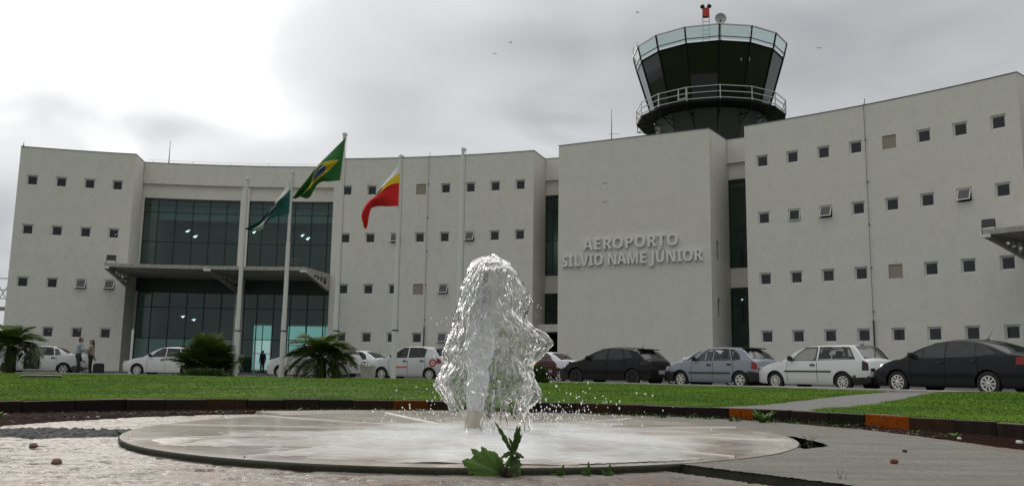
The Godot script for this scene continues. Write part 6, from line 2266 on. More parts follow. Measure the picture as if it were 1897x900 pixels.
# ================================================================ flags
func flag_cloth(ctrl: Array, wave: float, s: int) -> ArrayMesh:
	# ctrl: columns from the hoist to the fly, each three points (upper edge, middle, lower edge) in metres from the pole's foot
	var nu := 60
	var nv := 36
	var p := PackedVector3Array()
	var uvs := PackedVector2Array()
	var nz := noise(s, 1.0, 3)
	var cub := func(a: Vector3, b: Vector3, c: Vector3, d: Vector3, t: float) -> Vector3: return b.cubic_interpolate(c, a, d, t)
	for j in nv:
		var v := float(j) / (nv - 1)
		for i in nu:
			var u := float(i) / (nu - 1)
			var f := u * (ctrl.size() - 1)
			var k := mini(int(f), ctrl.size() - 2)
			var t := f - k
			var rows := []
			for r in 3:
				rows.append(cub.call(ctrl[maxi(k - 1, 0)][r], ctrl[k][r], ctrl[k + 1][r], ctrl[mini(k + 2, ctrl.size() - 1)][r], t))
			var q: Vector3 = rows[0].lerp(rows[1], v * 2.0) if v < 0.5 else rows[1].lerp(rows[2], v * 2.0 - 1.0)
			q.z += wave * u * sin(v * 9.0 + u * 5.0 + s) + 0.10 * u * nz.get_noise_2d(u * 3.0, v * 3.0)
			p.append(q)
			uvs.append(Vector2(u, v))
	var b := MB.new()
	b.grid(p, nu, nv, false, uvs)
	# the cloth's other face, a thread's width behind
	var back := PackedVector3Array()
	var uvb := PackedVector2Array()
	for j in nv:
		for i in range(nu - 1, -1, -1):
			back.append(p[j * nu + i] - b.n[j * nu + i] * 0.003)
			uvb.append(uvs[j * nu + i])
	b.grid(back, nu, nv, false, uvb)
	return b.mesh()

func flag_mat(called: String, im: Image) -> StandardMaterial3D:
	var m := mat(called, Color(1, 1, 1), 0.8)
	m.albedo_texture = ImageTexture.create_from_image(im)
	m.backlight_enabled = true; m.backlight = Color(0.35, 0.35, 0.35)
	m.texture_repeat = false
	return m

func flags() -> void:
	var w := 160
	var h := 112
	# national flag: green, yellow rhombus, blue disc with a white band and stars
	var im := Image.create(w, h, false, Image.FORMAT_RGB8)
	for y in h:
		for x in w:
			var u := (x + 0.5) / w * 20.0 - 10.0
			var v := (y + 0.5) / h * 14.0 - 7.0
			var c := lin(0.015, 0.12, 0.02)
			if absf(u) / 8.3 + absf(v) / 5.3 < 1.0: c = lin(0.50, 0.38, 0.02)
			var r := Vector2(u, v).length()
			if r < 3.5:
				c = lin(0.01, 0.025, 0.12)
				var q := Vector2(u + 2.0, v - 7.0).length()
				if q > 8.0 and q < 8.5: c = lin(0.7, 0.7, 0.7)
				elif q < 8.0 and fposmod(x * 7.3 + y * 3.1, 17.0) < 0.8: c = lin(0.7, 0.7, 0.7)
			im.set_pixel(x, y, c)
	var brazil := flag_mat("national_flag", im)
	# state flag: green with a white diagonal band and a blue disc
	im = Image.create(w, h, false, Image.FORMAT_RGB8)
	for y in h:
		for x in w:
			var u := (x + 0.5) / w * 1.43
			var v := (y + 0.5) / h
			var c := lin(0.01, 0.10, 0.09)
			var d := (v - u / 1.43) * 0.82
			if absf(d) < 0.22: c = lin(0.55, 0.55, 0.52)
			if Vector2(u - 0.715, v - 0.5).length() < 0.25:
				c = lin(0.01, 0.03, 0.10)
				if absf(v - 0.5 + (u - 0.715) * 0.3) < 0.03: c = lin(0.6, 0.6, 0.6)
			im.set_pixel(x, y, c)
	var state := flag_mat("state_flag", im)
	# city flag: white, yellow and red stripes, a dark crest at the hoist side
	im = Image.create(w, h, false, Image.FORMAT_RGB8)
	for y in h:
		for x in w:
			var u := (x + 0.5) / w
			var v := (y + 0.5) / h
			var c := lin(0.66, 0.66, 0.64) if v < 0.25 else (lin(0.72, 0.48, 0.02) if v < 0.50 else lin(0.62, 0.012, 0.015))
			var q := Vector2((u - 0.42) * 1.43, v - 0.29)
			if absf(q.x) < 0.13 and q.y > -0.16 and q.y < 0.20 - absf(q.x) * 0.7:
				c = lin(0.16, 0.03, 0.03) if absf(q.x) < 0.09 and absf(q.y) < 0.09 else lin(0.12, 0.11, 0.04)
			im.set_pixel(x, y, c)
	var city := flag_mat("city_flag", im)
	var V := func(a: Array) -> Array:
		var o := []
		for e in a: o.append([Vector3(e[0], e[1], e[6]), Vector3(e[2], e[3], e[7]), Vector3(e[4], e[5], e[8])])
		return o
	# columns: upper x y, middle x y, lower x y, then the three depths
	var cb: Array = V.call([[0.09, 10.12, 0.0, 9.2, -0.08, 8.24, 0, 0, 0], [-0.55, 9.42, -0.5, 8.85, -0.5, 8.18, 0.05, 0.30, 0.0], [-1.02, 8.85, -1.0, 8.5, -0.95, 8.10, 0.1, 0.42, 0.05], [-1.5, 8.2, -1.25, 7.95, -1.30, 7.55, 0.0, 0.22, 0.1], [-2.02, 7.42, -1.75, 7.52, -1.45, 7.43, 0.1, -0.1, 0.15]])
	var cp: Array = V.call([[0.0, 8.52, 0.0, 7.75, 0.0, 6.95, 0, 0, 0], [-0.36, 7.85, -0.42, 7.45, -0.5, 6.82, 0.0, 0.3, 0.0], [-0.75, 7.2, -0.80, 6.95, -0.85, 6.60, 0.05, 0.32, 0.1], [-1.25, 6.62, -1.20, 6.45, -1.10, 6.25, 0.0, 0.2, 0.1], [-1.85, 6.22, -1.6, 6.20, -1.35, 6.18, 0.0, 0.1, 0.1]])
	var cm: Array = V.call([[0.0, 8.76, 0.0, 7.9, 0.0, 6.94, 0, 0, 0], [-0.35, 8.25, -0.42, 7.75, -0.45, 6.92, 0.0, 0.22, 0.0], [-0.80, 7.60, -0.85, 7.35, -0.92, 6.90, 0.0, 0.3, 0.05], [-1.12, 7.10, -1.25, 7.08, -1.12, 6.72, -0.12, 0.12, 0.25], [-1.30, 6.65, -1.46, 6.55, -1.22, 6.1, -0.15, 0.1, 0.2], [-1.31, 6.15, -1.40, 6.1, -1.28, 5.92, -0.15, 0.05, 0.15]])
	var poles := [[Vector3(-11.75, 0.40, -37.71), 8.57, "bare white flag pole before the glass hall, without a flag", null, null, ""],
		[Vector3(-9.6, 0.39, -37.08), 8.76, "white flag pole carrying the dark green and white state flag", cp, state, "dark teal and white state flag drooping from its pole"],
		[Vector3(-7.22, 0.39, -36.18), 10.24, "tallest white flag pole, carrying the green and yellow flag", cb, brazil, "green and yellow national flag hanging from the tallest pole"],
		[Vector3(-4.62, 0.39, -34.94), 9.0, "white flag pole carrying the red and yellow flag", cm, city, "white, yellow and red striped city flag with a crest"],
		[Vector3(-1.97, 0.39, -33.34), 8.92, "bare white flag pole directly behind the water jet", null, null, ""]]
	for k in poles.size():
		var e: Array = poles[k]
		var P := thing("flag_pole", e[2], "flag pole", e[0], 0.0, "flag poles on the lawn")
		var b := MB.new()
		b.tube([Vector3(0, -0.05, 0), Vector3(0, e[1] * 0.30, 0), Vector3(0, e[1] * 0.301, 0), Vector3(0, e[1] * 0.65, 0), Vector3(0, e[1] * 0.651, 0), Vector3(0, e[1], 0)], [0.115, 0.110, 0.092, 0.085, 0.068, 0.058], 14)
		part(P, "shaft", b.mesh(), M.pole_paint)
		b = MB.new()
		b.bx(Vector3(0.03, e[1] + 0.02, 0), Vector3(0.20, 0.07, 0.12)); b.tube([Vector3(0.0, e[1], 0), Vector3(0.0, e[1] + 0.10, 0)], [0.07, 0.05], 10)
		part(P, "truck", b.mesh(), M.pole_paint)
		b = MB.new()
		b.tube([Vector3(0.12, 1.9, 0.03), Vector3(0.10, e[1] - 0.02, 0.03)], [0.008], 5)
		part(P, "halyard", b.mesh(), M.grey_plastic)
		b = MB.new()
		b.bx(Vector3(0.11, 1.92, 0.05), Vector3(0.12, 0.05, 0.06)); b.tube([Vector3(0, 1.90, 0), Vector3(0, 1.95, 0)], [0.118], 12)
		part(P, "cleat", b.mesh(), M.black_plastic)
		if e[3] != null:
			var f := thing("flag", e[5], "flag", e[0] + Vector3(0, 0.0, 0.08))
			part(f, "cloth", flag_cloth(e[3], 0.16, 40 + k), e[4])
			b = MB.new()
			b.tube([e[3][0][0] + Vector3(0.01, 0.1, 0), e[3][0][1], e[3][0][2] - Vector3(0, 0.1, 0)], [0.014], 6)
			part(f, "hoist_rope", b.mesh(), M.white_aluminium)

# ================================================================ people
func capsule(p: Vector3, a: Vector3, b: Vector3, ra: float, rb: float) -> float:
	var ab := b - a
	var t := clampf((p - a).dot(ab) / maxf(ab.length_squared(), 1e-9), 0.0, 1.0)
	return p.distance_to(a + ab * t) - lerpf(ra, rb, t)

func sdf_into(mb: MB, bones: Array, cell: float, k: float) -> void:
	var lo := Vector3(9, 9, 9)
	var hi := -lo
	for e in bones:
		for q in [[e[0], e[2]], [e[1], e[3]]]:
			lo = lo.min(q[0] - Vector3.ONE * (q[1] + cell * 3)); hi = hi.max(q[0] + Vector3.ONE * (q[1] + cell * 3))
	var n := Vector3i(((hi - lo) / cell).ceil()) + Vector3i.ONE
	var f := PackedFloat32Array()
	f.resize(n.x * n.y * n.z)
	f.fill(1.0)
	for e in bones:
		var m: float = maxf(e[2], e[3]) + k + cell * 2.0
		var l0 := Vector3i(((e[0].min(e[1]) - Vector3.ONE * m - lo) / cell).floor()).clamp(Vector3i.ZERO, n - Vector3i.ONE)
		var h0 := Vector3i(((e[0].max(e[1]) + Vector3.ONE * m - lo) / cell).ceil()).clamp(Vector3i.ZERO, n - Vector3i.ONE)
		for z in range(l0.z, h0.z + 1):
			for y in range(l0.y, h0.y + 1):
				for x in range(l0.x, h0.x + 1):
					var id := (z * n.y + y) * n.x + x
					var d := capsule(lo + Vector3(x, y, z) * cell, e[0], e[1], e[2], e[3])
					var o := f[id]
					var h := maxf(k - absf(o - d), 0.0) / k
					f[id] = minf(o, d) - h * h * k * 0.25
	var vid := {}
	var base := mb.v.size()
	var st := [1, n.x, n.x * n.y]
	for z in n.z - 1:
		for y in n.y - 1:
			for x in n.x - 1:
				var id := (z * n.y + y) * n.x + x
				var msk := 0
				var s := Vector3.ZERO
				var cnt := 0
				var val := []
				for c in 8:
					var q := f[id + (c & 1) + ((c >> 1) & 1) * n.x + ((c >> 2) & 1) * n.x * n.y]
					val.append(q)
					if q < 0: msk |= 1 << c
				if msk == 0 or msk == 255: continue
				for c in 8:
					for ax in 3:
						if c & (1 << ax): continue
						var c2 := c | (1 << ax)
						if (val[c] < 0) == (val[c2] < 0): continue
						var t: float = val[c] / (val[c] - val[c2])
						var p0 := Vector3(c & 1, (c >> 1) & 1, (c >> 2) & 1)
						var p1 := Vector3(c2 & 1, (c2 >> 1) & 1, (c2 >> 2) & 1)
						s += p0.lerp(p1, t)
						cnt += 1
				var g := Vector3(val[1] + val[3] + val[5] + val[7] - val[0] - val[2] - val[4] - val[6], val[2] + val[3] + val[6] + val[7] - val[0] - val[1] - val[4] - val[5], val[4] + val[5] + val[6] + val[7] - val[0] - val[1] - val[2] - val[3]).normalized()
				vid[id] = mb.vert(lo + (Vector3(x, y, z) + s / cnt) * cell, g)
	for id in vid:
		for ax in 3:
			var a: float = f[id]
			var b: float = f[id + st[ax]]
			if (a < 0) == (b < 0): continue
			var u: int = st[(ax + 1) % 3]
			var w: int = st[(ax + 2) % 3]
			if not (vid.has(id - u) and vid.has(id - w) and vid.has(id - u - w)): continue
			var q := [vid[id], vid[id - u], vid[id - u - w], vid[id - w]]
			if a < 0: mb.ix.append_array(PackedInt32Array([q[0], q[2], q[1], q[0], q[3], q[2]]))
			else: mb.ix.append_array(PackedInt32Array([q[0], q[1], q[2], q[0], q[2], q[3]]))

func hand(mb: MB, wrist: Vector3, dir: Vector3, palm_n: Vector3, thumb_side: float, curl: float) -> void:
	dir = dir.normalized()
	var sd := dir.cross(palm_n).normalized() * thumb_side
	var pn := sd.cross(dir).normalized() * thumb_side
	var bones := [[wrist, wrist + dir * 0.085, 0.024, 0.022]]
	for s in [-1.0, 1.0]: bones.append([wrist + dir * 0.02, wrist + dir * 0.085 + sd * 0.024 * s, 0.020, 0.016])
	var fl := [0.070, 0.082, 0.076, 0.060]
	for k in 4:
		var r := wrist + dir * 0.088 + sd * (0.030 - 0.020 * k)
		var d := dir
		for seg in 3:
			var d2 := d.rotated(sd.normalized(), curl * (0.5 + 0.4 * seg) * thumb_side)
			var e: Vector3 = r + d2 * fl[k] * [0.45, 0.32, 0.23][seg]
			bones.append([r, e, 0.0092 - 0.0008 * seg, 0.0086 - 0.0008 * seg])
			r = e
			d = d2
	var tb := wrist + dir * 0.03 + sd * 0.028
	var tm := tb + (dir * 0.6 + sd * 0.75).normalized() * 0.038
	bones.append([tb, tm, 0.012, 0.0105])
	bones.append([tm, tm + (dir * 0.9 + sd * 0.3).normalized() * 0.032, 0.0102, 0.0085])
	sdf_into(mb, bones, 0.006, 0.012)

func person(label: String, at: Vector3, turn: float, o: Dictionary) -> void:
	# joints in metres, facing +z
	var P := thing("person", label, "person", at, turn)
	var H: float = o.get("h", 1.75) / 1.75
	var j := {hip = Vector3(0, 0.95, 0), chest = Vector3(0, 1.32, 0.01) + o.get("lean", Vector3.ZERO), neck = Vector3(0, 1.47, 0) + o.get("lean", Vector3.ZERO) * 1.2}
	j.head = j.neck + Vector3(0, 0.145, 0.02) + o.get("nod", Vector3.ZERO)
	for s in [["l", 1.0], ["r", -1.0]]:
		var k: float = s[1]
		var c: String = s[0]
		j["sh" + c] = j.neck + Vector3(0.185 * k * o.get("sw", 1.0), -0.055, 0)
		j["el" + c] = o.get("el" + c, Vector3(0.24 * k, 1.13, -0.02))
		j["wr" + c] = o.get("wr" + c, Vector3(0.25 * k, 0.88, 0.05))
		j["hp" + c] = j.hip + Vector3(0.095 * k, -0.03, 0)
		j["kn" + c] = o.get("kn" + c, Vector3(0.105 * k, 0.50, 0.02))
		j["an" + c] = o.get("an" + c, Vector3(0.11 * k, 0.085, -0.02))
		j["toe" + c] = j["an" + c] + o.get("toe" + c, Vector3(0.03 * k, -0.045, 0.17))
	for q in j: j[q] = j[q] * H
	var body := MB.new()
	var bones := [[j.hip, j.chest, 0.125, 0.13], [j.chest, j.neck, 0.12, 0.055], [j.neck - Vector3(0, 0.03, 0), j.head, 0.056, 0.058]]
	for c in ["l", "r"]:
		bones += [[j.neck - Vector3(0, 0.05, 0), j["sh" + c], 0.06, 0.056], [j["sh" + c], j["el" + c], 0.05, 0.040], [j["el" + c], j["wr" + c], 0.039, 0.027],
			[j["hp" + c], j["kn" + c], 0.085, 0.055], [j["kn" + c], j["an" + c], 0.054, 0.036], [j["an" + c], j["toe" + c], 0.036, 0.03]]
	sdf_into(body, bones, 0.020, 0.05)
	# head with nose, brow, chin and ears
	var hc: Vector3 = j.head
	var fwd := Vector3(0, 0, 1).rotated(Vector3.UP, o.get("look", 0.0))
	var sdv := Vector3.UP.cross(fwd)
	var hb := [[hc + Vector3(0, 0.045, 0) - fwd * 0.015, hc + Vector3(0, 0.03, 0) + fwd * 0.01, 0.088, 0.082], [hc + Vector3(0, -0.03, 0) + fwd * 0.02, hc + Vector3(0, -0.075, 0) + fwd * 0.045, 0.06, 0.038],
		[hc + fwd * 0.085 + Vector3(0, 0.015, 0), hc + fwd * 0.108 + Vector3(0, -0.022, 0), 0.010, 0.015], [hc + fwd * 0.08 - sdv * 0.02 + Vector3(0, -0.055, 0), hc + fwd * 0.08 + sdv * 0.02 + Vector3(0, -0.055, 0), 0.011, 0.011]]
	for k in [-1.0, 1.0]: hb.append([hc + sdv * 0.083 * k + Vector3(0, 0.02, 0), hc + sdv * 0.086 * k + Vector3(0, -0.02, 0), 0.016, 0.012])
	sdf_into(body, hb, 0.010, 0.02)
	for s in [["l", 1.0], ["r", -1.0]]:
		var d: Vector3 = (j["wr" + s[0]] - j["el" + s[0]]).normalized()
		hand(body, j["wr" + s[0]], d, Vector3(s[1], 0.1, 0.1) if absf(d.y) > 0.6 else Vector3.UP, 1.0 if s[1] > 0 else -1.0, 0.4)
	part(P, "body", body.mesh(), skin_mat(o.get("skin", 0)))
	# eyes
	for k in [-1.0, 1.0]:
		var eb := MB.new()
		eb.lathe([Vector2(0.001, -0.008), Vector2(0.008, 0.0), Vector2(0.001, 0.008)], 8, Transform3D(Basis(), hc + fwd * 0.086 + sdv * 0.032 * k + Vector3(0, 0.018, 0)))
		part(P, "eye", eb.mesh(), M.black_plastic)
	# shirt
	var b := MB.new()
	var sb := [[j.hip + Vector3(0, 0.0, 0), j.chest, 0.145, 0.150], [j.chest, j.neck - Vector3(0, 0.04, 0), 0.14, 0.07]]
	for c in ["l", "r"]:
		sb += [[j.chest + Vector3(0, 0.06, 0), j["sh" + c], 0.08, 0.072], [j["sh" + c], j["el" + c], 0.068, 0.056]]
		if o.get("sleeves", true): sb.append([j["el" + c], j["el" + c].lerp(j["wr" + c], 0.93), 0.055, 0.042])
	sdf_into(b, sb, 0.022, 0.05)
	part(P, "shirt", b.mesh(), o.shirt)
	# trousers
	b = MB.new()
	var tb := [[j.hip + Vector3(0, 0.05, 0), j.hip - Vector3(0, 0.05, 0), 0.140, 0.135]]
	for c in ["l", "r"]:
		tb += [[j["hp" + c], j["kn" + c], 0.102, 0.074], [j["kn" + c], j["an" + c].lerp(j["kn" + c], 0.06), 0.073, o.get("hem", 0.060)]]
	sdf_into(b, tb, 0.022, 0.04)
	part(P, "trousers", b.mesh(), o.pants)
	for c in ["l", "r"]:
		b = MB.new()
		sdf_into(b, [[j["an" + c] - Vector3(0, 0.03, 0.03), j["toe" + c], 0.048, 0.040]], 0.014, 0.03)
		part(P, "shoe", b.mesh(), M.black_plastic)
	# hair
	b = MB.new()
	var hr := [[hc + Vector3(0, 0.065, 0) - fwd * 0.025, hc + Vector3(0, 0.06, 0) + fwd * 0.03, 0.090, 0.070], [hc + Vector3(0, 0.03, 0) - fwd * 0.045, hc + Vector3(0, -0.03, 0) - fwd * 0.05, 0.075, 0.055]]
	if o.get("long", false):
		hr += [[hc - fwd * 0.05, hc + Vector3(0, -0.20, 0) - fwd * 0.085, 0.075, 0.07], [hc + Vector3(0, -0.18, 0) - fwd * 0.085, hc + Vector3(0, -0.38, 0) - fwd * 0.10, 0.07, 0.035]]
	sdf_into(b, hr, 0.012, 0.02)
	part(P, "hair", b.mesh(), M.hair)

func skin_mat(_k: int) -> Material:
	return M.skin

func people() -> void:
	var sk := mat("skin", lin(0.36, 0.20, 0.13), 0.6)
	sk.subsurf_scatter_enabled = true; sk.subsurf_scatter_strength = 0.1
	mat("hair", lin(0.012, 0.008, 0.006), 0.6)
	var blue := mat("pale_blue_shirt", lin(0.22, 0.26, 0.31), 0.95)
	var cream := mat("beige_top", lin(0.24, 0.18, 0.13), 0.95)
	var dk := mat("dark_cloth", lin(0.012, 0.012, 0.014), 0.95)
	var charcoal := mat("charcoal_cloth", lin(0.025, 0.025, 0.028), 0.95)
	var m := Vector3(-20.84, ROAD, -42.5)
	var f := Vector3(-20.36, ROAD, -42.8)
	person("person in pale blue shirt and dark trousers, reaching out to the one with a suitcase", m, 2.2, {h = 1.80, shirt = blue, pants = charcoal, hem = 0.085, lean = Vector3(0, 0, 0.05),
		ell = Vector3(0.24, 1.18, 0.22), wrl = Vector3(0.10, 1.22, 0.46), elr = Vector3(-0.30, 1.18, 0.10), wrr = Vector3(-0.14, 1.05, 0.34), knl = Vector3(0.13, 0.5, 0.08), anl = Vector3(0.16, 0.085, 0.05), anr = Vector3(-0.13, 0.085, -0.14)})
	person("person with long hair, beige top and dark trousers beside the black suitcase", f, -1.15, {h = 1.70, shirt = cream, pants = dk, long = true, sw = 0.86, sleeves = false,
		ell = Vector3(0.20, 1.20, 0.15), wrl = Vector3(0.05, 1.28, 0.34), elr = Vector3(-0.24, 1.12, -0.08), wrr = Vector3(-0.27, 0.88, -0.16)})
	person("dark figure standing in the glass hall's open doorway", pt(-0.36, RB + 0.5, 0.425), -0.3, {h = 1.78, shirt = dk, pants = charcoal})
	person("dark figure behind the filmed pane left of the silver estate's roof", pt(-7.75, RB + 1.0, 0.425), 0.4, {h = 1.78, shirt = charcoal, pants = dk})

# ================================================================ smaller things
func small_things() -> void:
	var b: MB
	# suitcase
	var S := thing("suitcase", "black wheeled suitcase standing right of the two people", "suitcase", Vector3(-19.80, ROAD, -42.5), 0.75)
	S.scale = Vector3.ONE * 0.86
	b = MB.new()
	var ol := PackedVector2Array()
	for q in [[-0.23, 0.09], [-0.26, 0.13], [-0.26, 0.60], [-0.20, 0.67], [0.20, 0.67], [0.26, 0.60], [0.26, 0.13], [0.23, 0.09]]: ol.append(Vector2(q[0], q[1]))
	b.prism(ol, Transform3D(Basis(Vector3.RIGHT, -0.12), Vector3.ZERO), 0.28)
	part(S, "case", b.mesh(), M.dark_cloth)
	b = MB.new()
	for x in [-0.1, 0.1]: b.bar(Vector3(x, 0.66, -0.18), Vector3(x, 0.98, -0.24), 0.018, 0.018)
	b.bar(Vector3(-0.12, 0.98, -0.24), Vector3(0.12, 0.98, -0.24), 0.03, 0.03)
	part(S, "pull_handle", b.mesh(), M.galvanised)
	for x in [-0.2, 0.2]:
		b = MB.new()
		b.lathe([Vector2(0.001, -0.02), Vector2(0.045, -0.02), Vector2(0.045, 0.02), Vector2(0.001, 0.02)], 12, Transform3D(Basis(Vector3.FORWARD, PI * 0.5), Vector3(x, 0.045, -0.1)))
		part(S, "wheel", b.mesh(), M.rubber)
	# concrete litter box on the lawn
	S = thing("concrete_box", "small grey concrete box standing on the lawn between two flag poles", "box", Vector3(-5.68, 0.37, -35.2), 0.2)
	b = MB.new()
	var p := []
	for y in [0.0, 0.48]:
		var k: float = 0.20 + 0.30 * y * 0.25
		for q in [[-1, 1], [1, 1], [1, -1], [-1, -1]]: p.append(Vector3(q[0] * (k + 0.06), y, q[1] * k))
	for k in 4: b.quad(p[k], p[(k + 1) % 4], p[4 + (k + 1) % 4], p[4 + k])
	b.quad(p[4], p[5], p[6], p[7])
	part(S, "shell", b.mesh(), M.raw_concrete)
	b = MB.new()
	b.bx(Vector3(0, 0.51, 0), Vector3(0.60, 0.06, 0.50))
	part(S, "lid", b.mesh(), M.raw_concrete)
	b = MB.new()
	for x in [-0.2, 0.05]:
		var ar := []
		for k in 9: ar.append(Vector3(x + 0.08 * cos(PI * k / 8.0), 0.54 + 0.14 * sin(PI * k / 8.0), 0))
		b.tube(ar, [0.012], 6)
	part(S, "lifting_loop", b.mesh(), M.coping_metal)
	# white pot by the hall
	S = thing("flower_pot", "round white plant pot beside the glass hall's pilaster", "pot", pt(-2.9, 57.3, ROAD))
	b = MB.new()
	b.lathe([Vector2(0.001, 0.0), Vector2(0.24, 0.0), Vector2(0.36, 0.5), Vector2(0.38, 0.62), Vector2(0.34, 0.62), Vector2(0.32, 0.55), Vector2(0.001, 0.55)], 24)
	part(S, "pot", b.mesh(), M.pole_paint)
	b = MB.new()
	var g := RandomNumberGenerator.new()
	g.seed = 3
	leaf_cloud(b, 350, Vector3(0.5, 0.9, 0.5), 0.3, g, 0.8)
	for k in b.v.size(): b.v[k] += Vector3(0, 0.55, 0)
	part(S, "plant", b.mesh(), M.palm_leaf)
	# white pipe before the left wing's corner
	S = thing("white_post", "thin white post standing at the left wing's inner corner", "post", Vector3(-23.9, ROAD, -55.5))
	b = MB.new()
	b.tube([Vector3.ZERO, Vector3(0, 2.75, 0)], [0.07], 10)
	part(S, "pipe", b.mesh(), M.pole_paint)
	b = MB.new()
	b.tube([Vector3(0, 2.75, 0), Vector3(0, 2.80, 0)], [0.08, 0.05], 10)
	part(S, "cap", b.mesh(), M.plate_grey)
	# round road sign seen from its back
	S = thing("road_sign", "oval dark back of a road sign above the left palm", "sign", Vector3(-24.55, ROAD, -41.0), 0.9)
	b = MB.new()
	b.lathe([Vector2(0.001, -0.01), Vector2(0.26, -0.01), Vector2(0.27, 0.0), Vector2(0.26, 0.01), Vector2(0.001, 0.01)], 24, Transform3D(Basis(Vector3.RIGHT, PI * 0.5), Vector3(0, 2.35, 0.06)))
	part(S, "disc", b.mesh(), M.coping_metal)
	b = MB.new()
	b.tube([Vector3.ZERO, Vector3(0, 2.55, 0)], [0.035], 8)
	part(S, "pole", b.mesh(), M.galvanised)
	b = MB.new()
	for y in [2.25, 2.45]: b.bx(Vector3(0, y, 0.03), Vector3(0.30, 0.035, 0.03))
	part(S, "clamp", b.mesh(), M.galvanised)
	# cover lying in the lawn
	S = thing("chamber_cover", "dark flat chamber cover lying in the grass at the left", "cover", Vector3(-13.35, 0.36, -25.2), 0.5)
	for x in [-0.24, 0.24]:
		b = MB.new()
		b.bx(Vector3(x, 0.03, 0), Vector3(0.46, 0.10, 0.6))
		part(S, "lid", b.mesh(), M.asphalt)
	b = MB.new()
	b.bx(Vector3(-0.5, 0.02, 0), Vector3(0.04, 0.09, 0.66)); b.bx(Vector3(0.5, 0.02, 0), Vector3(0.04, 0.09, 0.66))
	part(S, "frame", b.mesh(), M.asphalt)
	# floodlights on the canopies
	for e in [[-9.89, 57.0, "left"], [3.44, 57.0, "right"], [50.06, 57.0, ""]]:
		var lab: String = "dark floodlight on the %s end of the hall's canopy" % e[2] if e[2] != "" else "dark floodlight on the canopy at the picture's right edge"
		S = thing("floodlight", lab, "floodlight", pt(e[0], e[1], 8.06), -deg_to_rad(e[0]), "floodlights on the canopies")
		b = MB.new()
		b.box(Transform3D(Basis(Vector3.RIGHT, -0.25), Vector3(0, 0.55, 0)), Vector3(0.60, 0.36, 0.22))
		part(S, "housing", b.mesh(), M.coping_metal)
		b = MB.new()
		b.box(Transform3D(Basis(Vector3.RIGHT, -0.25), Vector3(0, 0.55, 0) + Basis(Vector3.RIGHT, -0.25) * Vector3(0, 0, 0.112)), Vector3(0.54, 0.30, 0.012))
		part(S, "glass", b.mesh(), M.window_glass)
		b = MB.new()
		for x in [-0.32, 0.32]: b.bx(Vector3(x, 0.30, 0), Vector3(0.03, 0.58, 0.05))
		b.bx(Vector3(0, 0.015, 0), Vector3(0.67, 0.03, 0.08))
		part(S, "bracket", b.mesh(), M.coping_metal)
	# masts on the roofs
	var A := pt(22.55, 59.42, 0)
	var u := (pt(33.25, 59.42, 0) - A).normalized()
	var masts := [[A + u * 4.02 + Vector3(0.1, ROOF + 0.045, -0.12), 2.3, "thin roof mast with a crossbar above the lettered block"], [pt(-7.9, RB + 0.05, ROOF + 0.045), 1.95, "thin mast on the glass hall's roof"], [pt(-17.2, RF + 0.1, ROOF + 0.05), 0.35, "short lightning rod on the left wing's outer corner"]]
	for e in masts:
		S = thing("roof_mast", e[2], "mast", e[0])
		b = MB.new()
		b.tube([Vector3.ZERO, Vector3(0, e[1] * 0.4, 0), Vector3(0, e[1], 0)], [0.045, 0.03, 0.014], 6)
		part(S, "rod", b.mesh(), M.coping_metal)
		b = MB.new()
		b.bx(Vector3(0, 0.02, 0), Vector3(0.16, 0.03, 0.16))
		if e[1] > 2.2: b.bar(Vector3(-0.25, 0.4, 0), Vector3(0.6, 0.47, 0), 0.02, 0.02)
		part(S, "base_plate", b.mesh(), M.coping_metal)
	# lightning wire on posts along the hall's roof
	S = thing("lightning_wire", "thin lightning wire on short posts along the glass hall's roof edge", "wire", pt(-2.0, RB, ROOF + 0.045))
	b = MB.new()
	var pts := []
	for k in 31: pts.append(pt(-9.3 + k * 0.48, RB + 0.03, ROOF + 0.30) - S.position)
	b.tube(pts, [0.010], 5)
	part(S, "wire", b.mesh(), M.galvanised)
	for k in 6:
		b = MB.new()
		var q := pt(-9.0 + k * 2.8, RB + 0.03, ROOF + 0.045) - S.position
		b.tube([q, q + Vector3(0, 0.26, 0)], [0.015], 5)
		part(S, "post", b.mesh(), M.galvanised)
	# stones that lie about on the pavement
	var st := [[Vector3(-4.05, 0.0, -7.62), 0.034, "pink", "pink broken stone on the wet pavement, farther of the two"], [Vector3(-3.2, 0.0, -6.35), 0.036, "pink", "pink broken stone on the wet pavement, nearer of the two"],
		[Vector3(2.95, 0.045, -6.85), 0.03, "red", "dark red brick chip on the grey right slab"], [Vector3(4.0, 0.045, -6.35), 0.026, "dark", "dark pebble near the right slab's front edge"], [Vector3(3.5, 0.045, -7.9), 0.022, "dark", "small dark pebble in the middle of the right slab"],
		[Vector3(4.75, 0.045, -7.75), 0.022, "dark", "small dark pebble on the right slab near the soil"], [Vector3(5.35, 0.03, -9.35), 0.035, "white", "white stone in the dark soil under the kerb"], [Vector3(5.0, 0.03, -9.9), 0.025, "white", "tiny white stone in the soil beneath the orange kerbstone"]]
	mat("pink_stone", lin(0.20, 0.10, 0.095), 0.8); mat("red_brick", lin(0.16, 0.03, 0.02), 0.9); mat("dark_stone", lin(0.03, 0.025, 0.02), 0.8); mat("white_stone", lin(0.6, 0.58, 0.52), 0.8)
	var ms := {pink = M.pink_stone, red = M.red_brick, dark = M.dark_stone, white = M.white_stone}
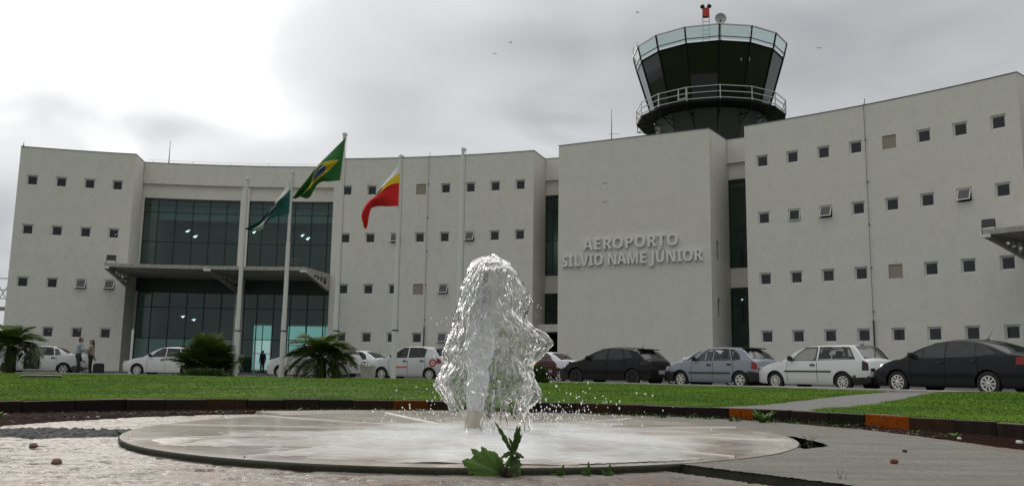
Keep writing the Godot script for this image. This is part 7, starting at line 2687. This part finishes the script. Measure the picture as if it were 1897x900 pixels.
	for e in st:
		g.seed = int(e[0].x * 1000.0) + 5000
		b = MB.new()
		var q := PackedVector3Array()
		for jj in 6:
			for i in 9:
				var a := -TAU * i / 9
				var t: float = [0.0, 0.85, 1.0, 0.9, 0.6, 0.0][jj]
				var rr: float = e[1] * maxf(t, 0.01) * (0.75 + 0.5 * g.randf())
				q.append(Vector3(cos(a) * rr, e[1] * [-0.1, 0.0, 0.35, 0.8, 1.05, 1.1][jj], sin(a) * rr))
		b.grid(q, 9, 6, true)
		var o := part(self, numbered("loose_stone"), b.mesh(), ms[e[2]], Transform3D(Basis(), e[0]))
		tag(o, e[3], "stone", "loose stones on the pavement")
	# birds
	for e in [[Vector3(-2.35, 37.7, -98), "lower of the two birds in the middle sky"], [Vector3(-0.5, 39.1, -98), "upper of the two birds in the middle sky"], [Vector3(14.3, 42.6, -97), "bird high at the picture's upper edge left of the tower"], [Vector3(35.0, 38.2, -96), "bird in the sky right of the tower"]]:
		S = thing("bird", e[1], "bird", e[0], g.randf() * 3.0, "birds in the sky")
		b = MB.new()
		sdf_into(b, [[Vector3(0, 0, 0.10), Vector3(0, 0.0, -0.08), 0.03, 0.022], [Vector3(0, 0.01, 0.10), Vector3(0, 0.02, 0.14), 0.02, 0.016], [Vector3(0, 0.02, 0.15), Vector3(0, 0.015, 0.18), 0.008, 0.003], [Vector3(0, 0, -0.08), Vector3(0, 0, -0.17), 0.014, 0.022]], 0.012, 0.02)
		part(S, "body", b.mesh(), M.black_plastic)
		for sg in [1.0, -1.0]:
			b = MB.new()
			var w := [Vector3(0.02 * sg, 0.01, 0.05), Vector3(0.17 * sg, 0.07, 0.06), Vector3(0.33 * sg, 0.03, -0.04), Vector3(0.16 * sg, 0.055, -0.05), Vector3(0.02 * sg, 0.0, -0.06)]
			for k in range(1, 4):
				b.tri(w[0], w[k], w[k + 1]); b.tri(w[0] - Vector3(0, 0.004, 0), w[k + 1] - Vector3(0, 0.004, 0), w[k] - Vector3(0, 0.004, 0))
			part(S, "wing", b.mesh(), M.black_plastic)
	# steel hangar far to the left
	S = thing("hangar", "pale lattice steel hangar far behind the terminal's left end", "hangar", Vector3(-100.0, ROAD, -160.0), 0.1)
	b = MB.new()
	b.bx(Vector3(0, 3.2, 0), Vector3(30, 6.4, 18))
	part(S, "wall", b.mesh(), M.pole_paint)
	b = MB.new()
	b.bx(Vector3(0, 10.2, 9.1), Vector3(30, 0.7, 0.3))
	part(S, "fascia", b.mesh(), M.beige_panel)
	for k in 11:
		b = MB.new()
		var x0 := -15.0 + k * 3.0
		b.bar(Vector3(x0, 0, 9.0), Vector3(x0, 15.5, 9.0), 0.3, 0.3)
		b.bar(Vector3(x0, 10.4, 9.0), Vector3(x0 + 3.0, 15.5, 9.0), 0.16, 0.16)
		b.bar(Vector3(x0 + 3.0, 10.4, 9.0), Vector3(x0, 15.5, 9.0), 0.16, 0.16)
		part(S, "truss", b.mesh(), M.pole_paint)
	b = MB.new()
	for y in [12.0, 13.5, 15.5]: b.bar(Vector3(-15, y, 9.0), Vector3(15, y, 9.0), 0.2, 0.2)
	part(S, "girder", b.mesh(), M.pole_paint)
